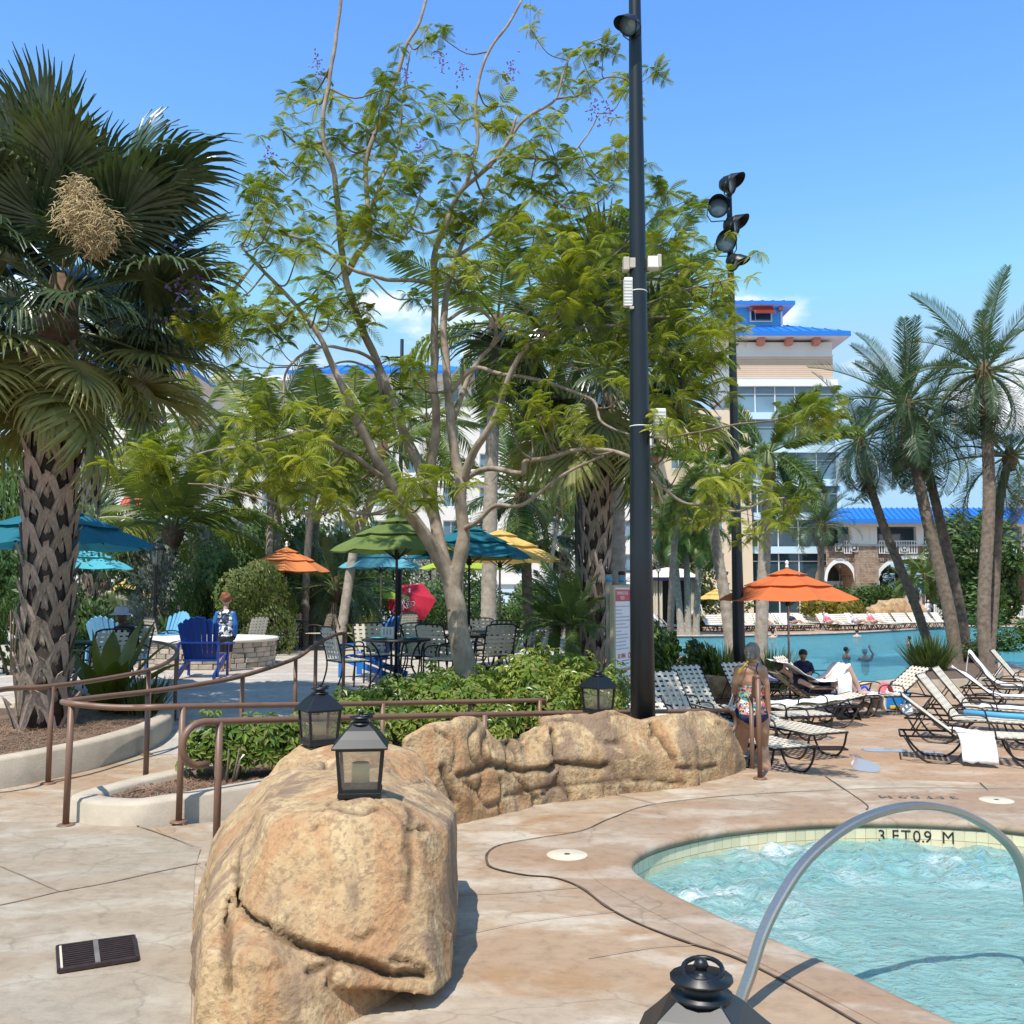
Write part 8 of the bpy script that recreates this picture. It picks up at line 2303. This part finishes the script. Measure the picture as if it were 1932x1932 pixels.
# ------------------------------------------------------------------ people
def person(lab, base, parts, voxel, skin, name='person', sm=2):
    t = thing(name, lab, 'person', base)
    mb = MB()
    for p in parts:
        if p[0] == 'limb': limb(mb, p[1], p[2])
        else: ball(mb, p[1], *p[2])
    me = remeshed(mb, voxel, sm,.5)
    o = mesh_obj('body', me, skin, t)
    me.polygons.foreach_set('use_smooth', [True] * len(me.polygons))
    return t, o, me
def hand(parts, wrist, d, palm, side, s=1.0, curl=.4):
    """palm and five unequal fingers; d along the hand, palm normal, side towards the thumb"""
    d = Vector(d).normalized(); palm = Vector(palm).normalized(); side = Vector(side).normalized()
    for k in range(4):
        b = wrist + d * .085 * s + side * (.030 - .020 * k) * s; L = (.070,.078,.072,.056)[k] * s
        parts.append(('limb', [wrist + side * (.012 - .008 * k) * s, b], [.014 * s,.0105 * s]))
        m = b + d * L * .5 + palm * L * .10; e = b + d * L * .85 + palm * L * curl
        parts.append(('limb', [b, m, e], [.0095 * s,.0085 * s,.007 * s]))
    tb = wrist + d * .03 * s + side * .03 * s
    parts.append(('limb', [wrist + side * .012 * s, tb, tb + d * .035 * s + side * .022 * s, tb + d * .062 * s + side * .026 * s], [.013 * s,.011 * s,.010 * s,.008 * s]))
# --- woman in the floral swimsuit, walking away on the terrace
DW = 11.0; k = mpp(DW)
def W(px, py, dy=0.0): return P(px, py, DW + dy)
wb = V(P(1416,1300, DW).x, DW, TZ); g = TZ
hipL, hipR = W(1402,1352), W(1432,1352); shL, shR = W(1394,1264), W(1438,1264)
pl = []
pl.append(('ball', W(1416,1338),(.170,.130,.15), )); pl.append(('ball', W(1416,1353,-.03),(.178,.15,.13)))
pl.append(('ball', W(1416,1312),(.132,.105,.15))); pl.append(('ball', W(1416,1285),(.142,.105,.16))); pl.append(('ball', W(1416,1266),(.17,.10,.09)))
pl = [(a[0], a[1], a[2]) for a in pl]
pl.append(('limb', [W(1416,1268), W(1419,1250), W(1420,1238,.03)], [.075,.058,.052]))
pl.append(('ball', W(1420,1231,.03),(.078,.098,.112)))
pl.append(('ball', W(1424,1240,.12),(.05,.03,.05))); pl.append(('ball', W(1426,1236,.135),(.014,.02,.018)))   # face turned away to the right, nose
pl.append(('ball', W(1433,1234,.03),(.012,.025,.03))); pl.append(('ball', W(1407,1234,.03),(.012,.025,.03)))
rh = W(1449,1352,.02)
pl.append(('limb', [shR, W(1444,1290,-.02), W(1446,1313), W(1449,1332,.02), W(1450,1345,.03)], [.058,.050,.043,.036,.026]))
pl.append(('limb', [shL, W(1388,1288,.0), W(1386,1306,.06), W(1386,1312,.20), W(1389,1310,.30)], [.056,.048,.042,.034,.026]))
hand(pl, W(1450,1345,.03),(.1,.1,-1),(-1,0,0),(0,1,0)); hand(pl, W(1389,1310,.30),(.1,1,0),(0,0,-1),(1,0,0), curl=.8)
fL = V(W(1388,1480).x, DW + .28, g); fR = V(W(1441,1480).x, DW - .12, g)
kL = W(1400,1406,.14); kR = W(1439,1408,.05)
pl.append(('limb', [hipL, W(1401,1378,.06), kL, V((kL.x + fL.x) / 2 - .005, DW + .18, g + .27), fL + V(0,0,.09)], [.112,.095,.064,.062,.038]))
pl.append(('limb', [hipR, W(1436,1380), kR, V((kR.x + fR.x) / 2 + .01, DW - .05, g + .27), fR + V(0,0,.09)], [.112,.095,.064,.062,.038]))
for f in (fL, fR):
    pl.append(('limb', [f + V(0,-.03,.045), f + V(0,.08,.035), f + V(.01,.17,.022)], [.042,.038,.026]))
t, o, me = person('woman in a floral tankini and navy briefs walking past the stair rail', wb, pl,.0115, M_skin)
zt_, zm_, zb_ = W(1416,1292).z, W(1416,1336).z, W(1416,1360).z
armx = W(1443,1300).x; armxl = W(1391,1300).x
def torso(p): return armxl - .0 < p.x < armx - .008 and abs(p.y - DW) < .19
cloth_from(me, 'tankini_top', M_floral, t, lambda p: torso(p) and zm_ - .05 < p.z < zt_ + .06 * (1 if p.y > DW + .02 else 0),.010)
cloth_from(me, 'briefs', M_navy, t, lambda p: armxl - .05 < p.x < armx + .012 and abs(p.y - DW) < .24 and zb_ + .10 * min(1, abs(p.x - wb.x) / .17) - .05 < p.z < zm_ + .0 and not (p.x > armx - .012 and p.y > DW + .02),.007)
# straps and yellow neck tie
MB().tube(spline([W(1439,1292,-.09), W(1432,1276,-.12), W(1427,1262,-.10), W(1430,1252,-.02)],4),.006,6).build('strap', M_navy, t)
MB().tube(spline([W(1432,1250,-.02), W(1424,1247,-.06), W(1414,1246,-.06), W(1406,1251,-.03)],4),.007,6).build('neck_tie', M_yellowc, t)
MB().tube(spline([W(1413,1247,-.07), W(1404,1256,-.12), W(1397,1266,-.125), W(1393,1270,-.12), W(1396,1263,-.13), W(1402,1258,-.13)],4),.007,6).build('tie_bow', M_yellowc, t)
hm = MB(); ball(hm, W(1419.5,1229,.02),.090,.106,.108,16); ball(hm, W(1416,1240,-.085),.045,.04,.04,12); ball(hm, W(1414,1227,-.05),.06,.05,.07,12)
hme = remeshed(hm,.012,2); 
for v in hme.vertices: v.co += v.normal * .008 * noise.noise(Vector((v.co.x * 25, v.co.y * 25, v.co.z * 60)))
hme.polygons.foreach_set('use_smooth', [True] * len(hme.polygons)); mesh_obj('hair', hme, M_hair_g, t)
# towel over her left arm
drape('towel', 'white towel hanging from the left arm of the woman in the floral suit', [W(1386,1300,.16), W(1384,1304,.12), W(1379,1318,.10), W(1375,1332,.10)],.16, V(.4,1,0), M_towel, seed=31)
# --- boy in a rash guard at the fire pit
DBo = 17.7
def Bq(px, py, dy=0.0): return P(px, py, DBo + dy)
bb = V(P(424,1260, DBo).x, DBo, PZ)
pl = [('ball', Bq(424,1206),(.125,.095,.13)),('ball', Bq(425,1190),(.13,.09,.12)),('ball', Bq(426,1172),(.14,.09,.13)),('ball', Bq(426,1158),(.14,.08,.07)),
      ('limb', [Bq(426,1160), Bq(426,1148), Bq(427,1142)], [.06,.045,.045]),('ball', Bq(427,1131,.01),(.082,.095,.105)),('ball', Bq(418,1133,.02),(.012,.02,.025)),('ball', Bq(436,1133,.02),(.012,.02,.025)),('ball', Bq(428,1134,.105),(.014,.018,.016)),
      ('limb', [Bq(411,1158), Bq(406,1175), Bq(405,1190,.05), Bq(408,1198,.16)], [.045,.042,.036,.026]),('limb', [Bq(440,1158), Bq(444,1178), Bq(443,1196,.05), Bq(440,1204,.14)], [.045,.042,.036,.026])]
for s_, x0_, x1_ in ((-1,418,418),(1,430,431)):
    ft = V(Bq(x1_,1262).x, DBo + (.03 * s_), PZ)
    pl.append(('limb', [Bq(x0_,1212), Bq(x0_,1228), Bq(x1_,1240,-.01), Bq(x1_,1252), ft + V(0,0,.07)], [.085,.07,.052,.05,.032]))
    pl.append(('limb', [ft + V(0,-.02,.035), ft + V(0,.08,.028), ft + V(0,.14,.02)], [.034,.03,.022]))
hand(pl, Bq(408,1198,.16),(.2,1,-.2),(0,0,-1),(1,0,0),.8); hand(pl, Bq(440,1204,.14),(-.2,1,-.2),(0,0,-1),(-1,0,0),.8)
t, o, me = person('red-haired boy in a patterned blue rash guard standing at the fire pit', bb, pl,.013, M_skinl)
z0_, z1_ = Bq(424,1204).z, Bq(424,1150).z; zs_ = Bq(424,1229).z; xl, xr_ = Bq(412,1160).x, Bq(440,1160).x
cloth_from(me, 'rash_guard', M_rash, t, lambda p: z0_ < p.z < z1_ and xl < p.x < xr_ and abs(p.y - DBo) < .12,.010)
cloth_from(me, 'sleeve', M_rashs, t, lambda p: p.z < z1_ and p.z > z0_ - .02 and p.x <= xl and p.y < DBo + .12,.009); cloth_from(me, 'sleeve', M_rashs, t, lambda p: p.z < z1_ and p.z > z0_ - .05 and p.x >= xr_ and p.y < DBo + .10,.009)
cloth_from(me, 'shorts', M_blackc, t, lambda p: zs_ < p.z <= z0_ + .03 and abs(p.y - DBo) < .13 and Bq(405,1200).x < p.x < Bq(444,1200).x,.014)
hm = MB(); ball(hm, Bq(427,1128.5,-.005),.094,.104,.098,16); ball(hm, Bq(424,1124,-.03),.07,.07,.07,12); hme = remeshed(hm,.013,1)
for v in hme.vertices: v.co += v.normal * .010 * noise.noise(Vector(v.co * 30))
mesh_obj('hair', hme, M_hair_r, t)
# --- seated person with a cap under the teal parasol
DSp = 14.6
def Sq(px, py, dy=0.0): return P(px, py, DSp + dy)
sb = V(P(228,1250, DSp).x, DSp, PZ)
pl = [('ball', Sq(236,1215),(.17,.15,.16)),('ball', Sq(236,1240),(.19,.17,.12)),('ball', Sq(234,1195),(.185,.13,.15)),('limb', [Sq(233,1190), Sq(231,1178), Sq(230,1172)], [.07,.055,.05]),('ball', Sq(229,1163,-.01),(.08,.095,.115)),('ball', Sq(222,1165,-.03),(.018,.02,.018)),
      ('limb', [Sq(219,1192), Sq(212,1212,-.05), Sq(205,1222,-.15), Sq(196,1216,-.2)], [.055,.048,.04,.03]),('limb', [Sq(252,1192), Sq(256,1214,-.02), Sq(245,1228,-.18), Sq(230,1224,-.28)], [.055,.048,.04,.03])]
for dx in (-10,8):
    pl.append(('limb', [Sq(236 + dx,1245), Sq(222 + dx,1245,-.28), Sq(212 + dx,1248,-.42), V(Sq(212 + dx,1250).x, DSp - .44, PZ + .25), V(Sq(212 + dx,1250).x, DSp - .40, PZ + .07)], [.10,.085,.065,.055,.038])); f = V(Sq(212 + dx,1250).x, DSp - .4, PZ); pl.append(('limb', [f + V(0,0,.04), f + V(-.02,-.12,.03)], [.038,.03]))
hand(pl, Sq(196,1216,-.2),(-1,-.2,0),(0,0,-1),(0,-1,0)); hand(pl, Sq(230,1224,-.28),(-1,-.3,0),(0,0,-1),(0,-1,0))
t, o, me = person('person in dark clothes and grey cap seated under the teal parasol', sb, pl,.016, M_skind)
cloth_from(me, 'dark_shirt', M_blackc, t, lambda p: Sq(236,1235).z < p.z < Sq(236,1183).z and p.y > DSp - .17,.012); cloth_from(me, 'dark_trousers', M_blackc, t, lambda p: PZ + .12 < p.z <= Sq(236,1235).z + .02 and not (p.y < DSp - .1 and p.z > Sq(236,1237).z + .02),.012)
hm = MB(); hm.lathe([(.175,.0),(.165,.012),(.105,.03),(.10,.09),(.07,.125),(0,.135)],18, Sq(229,1160)); hm.build('cap', M_hat, t)
# chair under that person
chair(sb.x + .02, DSp + .05,-math.pi / 2 - .35, 'strap chair carrying the person in the grey cap')
# --- boy in navy sitting on the lounger behind the parasol
DK_ = 20.0
def Kq(px, py, dy=0.0): return P(px, py, DK_ + dy)
kb = V(P(1515,1270, DK_).x, DK_, TZ)
pl = [('ball', Kq(1515,1278),(.15,.15,.10)),('ball', Kq(1515,1266),(.14,.11,.13)),('ball', Kq(1515,1254),(.15,.10,.11)),('limb', [Kq(1515,1252), Kq(1515,1244,-.05)], [.06,.045]),('ball', Kq(1515,1236,-.07),(.082,.095,.105)),('ball', Kq(1515,1238,-.165),(.014,.014,.016)),
      ('limb', [Kq(1502,1254), Kq(1498,1266,-.05), Kq(1505,1272,-.22)], [.048,.042,.03]),('limb', [Kq(1528,1254), Kq(1533,1266,-.05), Kq(1526,1272,-.22)], [.048,.042,.03])]
for dx in (-7,8): pl.append(('limb', [Kq(1515 + dx,1278), Kq(1513 + dx * 1.5,1274,-.38), V(Kq(1513 + dx * 1.5,1274).x, DK_ - .45, TZ + .2), V(Kq(1513 + dx * 1.5,1274).x, DK_ - .47, TZ + .05)], [.085,.06,.05,.035]))
hand(pl, Kq(1505,1272,-.22),(.3,-1,0),(0,0,-1),(1,0,0),.8); hand(pl, Kq(1526,1272,-.22),(-.3,-1,0),(0,0,-1),(-1,0,0),.8)
t, o, me = person('dark-haired boy in a navy shirt sitting hunched behind the parasol pole', kb, pl,.016, M_skin)
cloth_from(me, 'navy_shirt', M_navy, t, lambda p: Kq(1515,1276).z < p.z < Kq(1515,1247).z and p.y > DK_ - .15,.012); cloth_from(me, 'swim_trunks', M_navy, t, lambda p: TZ + .30 < p.z <= Kq(1515,1275).z and p.y > DK_ - .3,.012)
hm = MB(); ball(hm, Kq(1515,1232.5,-.06),.093,.104,.092,14); mesh_obj('hair', remeshed(hm,.014,1), M_hair_d, t)
# --- sunbather with bent knees under a towel
DL_ = 17.6; lx, ly, lrz = LP_(1545,17.6),17.6,.08
def oL(a, b, z): q = lw(a, b, lx, ly, lrz); return V(q.x, q.y, TZ + z)
pl = [('ball', oL(.05,0,.48),(.17,.17,.11)),('ball', oL(-.12,0,.50),(.16,.16,.11)),('ball', oL(-.38,0,.62),(.18,.18,.13)),('limb', [oL(-.45,0,.70), oL(-.62,0,.82)], [.06,.05]),('ball', oL(-.70,0,.90),(.095,.08,.11)),('ball', oL(-.64,0,.99),(.02,.015,.02)),
      ('limb', [oL(-.42,-.2,.66), oL(-.2,-.26,.55), oL(.05,-.22,.53)], [.05,.042,.03]),('limb', [oL(-.42,.2,.66), oL(-.2,.26,.55), oL(.05,.22,.53)], [.05,.042,.03])]
for dy_ in (-.10,.10):
    pl.append(('limb', [oL(.10, dy_,.50), oL(.36, dy_ * 1.1,.74), oL(.50, dy_ * 1.2,.90)], [.10,.085,.062])); pl.append(('limb', [oL(.50, dy_ * 1.2,.90), oL(.62, dy_ * 1.2,.66), oL(.72, dy_ * 1.2,.45)], [.062,.056,.036])); pl.append(('limb', [oL(.71, dy_ * 1.2,.435), oL(.82, dy_ * 1.2,.43), oL(.90, dy_ * 1.2,.425)], [.034,.032,.022]))
hand(pl, oL(.05,-.22,.53),(1,0,-.1),(0,0,-1),(0,1,0)); hand(pl, oL(.05,.22,.53),(1,0,-.1),(0,0,-1),(0,-1,0))
t, o, me = person('sunbather lying with bent bare knees and a towel over the body', oL(0,0,.38), pl,.016, M_skinl)
cloth_from(me, 'swimsuit', M_navy, t, lambda p: oL(-.5,0,0).x < p.x < oL(.16,0,0).x and abs(p.y - ly) < .2 and p.z < TZ + .78,.010)
hm = MB(); ball(hm, oL(-.73,0,.91),.10,.09,.10,14); mesh_obj('hair', remeshed(hm,.016,1), M_hair_d, t)
drape('towel', 'white towel draped over the sunbather from chest to knees', [oL(-.85,0,1.02), oL(-.60,0,.93), oL(-.35,0,.78), oL(-.1,0,.66), oL(.15,0,.66), oL(.36,0,.86), oL(.44,0,.96)],.74, lw(0,1,0,0, lrz), M_towel, wob=.02, seed=41)
drape('towel', 'white towel corner hanging off the front of the sunbather lounger', [oL(.3,-.33,.86), oL(.31,-.40,.7), oL(.30,-.43,.45), oL(.28,-.44,.25)],.26, lw(1,0,0,0, lrz), M_towel, seed=42)
drape('towel', 'white towel under the feet of the sunbather', [oL(.55,0,.405), oL(.8,0,.41), oL(1.0,0,.405), oL(1.08,0,.33), oL(1.1,0,.12)],.6, lw(0,1,0,0, lrz), M_towel, seed=43)
# --- swimmers
def swimmer(lab, px, py, D, skin, hairm, arm=None, s=1.0, face=(1,0,0)):
    c = V(P(px, py, D).x, D, TZ - .11); f = Vector(face).normalized(); sd = V(-f.y, f.x,0)
    pl = [('ball', c + V(0,0,.02),(.17,.13,.12)),('limb', [c + sd * .19 + V(0,0,.03), c - sd * .19 + V(0,0,.03)], [.06,.06]),('ball', c + V(0,0,-.25),(.16,.12,.3)),('limb', [c + V(0,0,.08), c + V(0,0,.2)], [.055,.05]),('ball', c + V(0,0,.29) + f * .02,(.085,.085,.115)),('ball', c + V(0,0,.28) + f * .11,(.018,.018,.018))]
    if arm: pl.append(('limb', [c - sd * .19 + V(0,0,.03), c - sd * .27 + V(0,0,.22), c - sd * .16 + V(0,0,.40)], [.055,.045,.03])); hand(pl, c - sd * .16 + V(0,0,.40),(0,0,1), f, sd)
    t, o, me = person(lab, c + V(0,0,-.5), pl,.02, skin)
    hm = MB(); ball(hm, c + V(0,0,.325) - f * .015,.095,.095,.095,12); mesh_obj('hair', remeshed(hm,.018,1), hairm, t)
    return t, c, f
t, c, f = swimmer('swimmer with dark hair and sunglasses facing right in the pool',1597,1236,35, M_skin, M_hair_d); MB().tube([c + V(.09,-.09,.30), c + V(.115,0,.30), c + V(.09,.09,.30)],.016,6).build('sunglasses', M_text, t)
swimmer('pale swimmer raising an arm beside the one with sunglasses',1632,1238,34, M_skinl, M_hat, True, face=(.3,.9,0))
swimmer('lone swimmer with wet dark hair near the far pool edge',1715,1205,44, M_skin, M_hair_d, face=(-.6,.5,0)); 
swimmer('small swimmer holding the far pool edge',1617,1200,52, M_skinl, M_hair_d, face=(0,1,0)); swimmer('swimmer near the far edge left of the parasol pole',1458,1203,51, M_skinl, M_hair_d, True, face=(.5,.8,0))
# --- far people on the deck
def standing(lab, px, D, mt_top, mt_bot, skin, hair, h=1.72, z=TZ):
    c = V(P(px,1150, D).x, D, z); s = h / 1.72
    pl = [('ball', c + V(0,0,1.0) * s,(.17 * s,.13 * s,.16 * s)),('ball', c + V(0,0,1.25) * s,(.17 * s,.12 * s,.2 * s)),('limb', [c + V(-.19,0,1.40) * s, c + V(.19,0,1.40) * s], [.06,.06]),('limb', [c + V(0,0,1.42) * s, c + V(0,0,1.52) * s], [.055,.05]),('ball', c + V(0,0,1.61) * s,(.08,.095,.115)),('ball', c + V(0,-.1,1.60) * s,(.016,.016,.018))]
    for q in (-1,1):
        pl.append(('limb', [c + V(q * .2,0,1.40) * s, c + V(q * .27,-.05,1.15) * s, c + V(q * .15,-.22,1.10) * s], [.05,.042,.03])); pl.append(('limb', [c + V(q * .09,0,.95) * s, c + V(q * .10,0,.5) * s, c + V(q * .10,0,.08) * s], [.10,.065,.04])); pl.append(('limb', [c + V(q * .10,.02,.04) * s, c + V(q * .11,-.14,.03) * s], [.04,.03]))
    t, o, me = person(lab, c, pl,.03, skin)
    cloth_from(me, 'top', mt_top, t, lambda p: z + 1.0 * s < p.z < z + 1.46 * s and p.y > D - .14,.015); cloth_from(me, 'bottom', mt_bot, t, lambda p: z + .5 * s < p.z <= z + 1.02 * s and p.y > D - .16,.015)
    hm = MB(); ball(hm, c + V(0,.015,1.65) * s,.092,.10,.095,12); mesh_obj('hair', remeshed(hm,.025,1), hair, t)
standing('person in white standing beside the far rocks',1752,74, M_towel, M_towel, M_skinl, M_hat); standing('person in black and red by the glass tower fence',1392,62, M_blackc, M_redc, M_skinl, M_hair_d)
def sunbather(lab, px, D, rz, skin, cloth, z=TZ, sit=False):
    x = P(px,1180, D).x
    def q_(a, b, zz): q = lw(a, b, x, D, rz); return V(q.x, q.y, z + zz)
    pl = [('ball', q_(-.15,0,.52),(.18,.18,.12)),('ball', q_(-.38,0,.70),(.17,.17,.17)),('limb', [q_(-.45,0,.8), q_(-.55,0,.95)], [.06,.05]),('ball', q_(-.60,0,1.05),(.09,.085,.11)),('ball', q_(-.52,0,1.08),(.02,.02,.02)),('limb', [q_(-.4,-.2,.78), q_(-.2,-.28,.58), q_(.05,-.2,.52)], [.05,.042,.03]),('limb', [q_(-.4,.2,.78), q_(-.2,.28,.58), q_(.05,.2,.52)], [.05,.042,.03])]
    for s_ in (-.1,.1): pl.append(('limb', [q_(-.1, s_,.50), q_(.35, s_,.62), q_(.78, s_,.47), q_(.92, s_,.50)], [.10,.07,.04,.03]))
    t, o, me = person(lab, V(x, D, z + .35), pl,.03, skin)
    cloth_from(me, 'swimwear', cloth, t, lambda p: (p - q_(-.3,0,.6)).length < .30,.015)
    hm = MB(); ball(hm, q_(-.63,0,1.08),.10,.10,.10,10); mesh_obj('hair', remeshed(hm,.028,1), M_hair_d, t)
sunbather('sunbather in red on a far lounger behind the foxtail palm',1440,57.4,-1.25, M_skin, M_redc); sunbather('tanned sunbather on a far lounger right of the parasol pole',1500,57.8,-1.25, M_skin, M_navy); sunbather('pale sunbather by the yellow croton across the pool',1567,58.0,-1.2, M_skinl, M_pinkc)
sunbather('sunbather in grey sitting near the waterfall rocks',1620,58.3,-1.2, M_skin, M_hat); sunbather('sunbather lying left of the waterfall rocks',1650,58.6,-1.2, M_skinl, M_pinkc); sunbather('woman in coral reclining on the raised patio lounger',1010,51.8,-1.4, M_skin, M_pinkc, PZ)
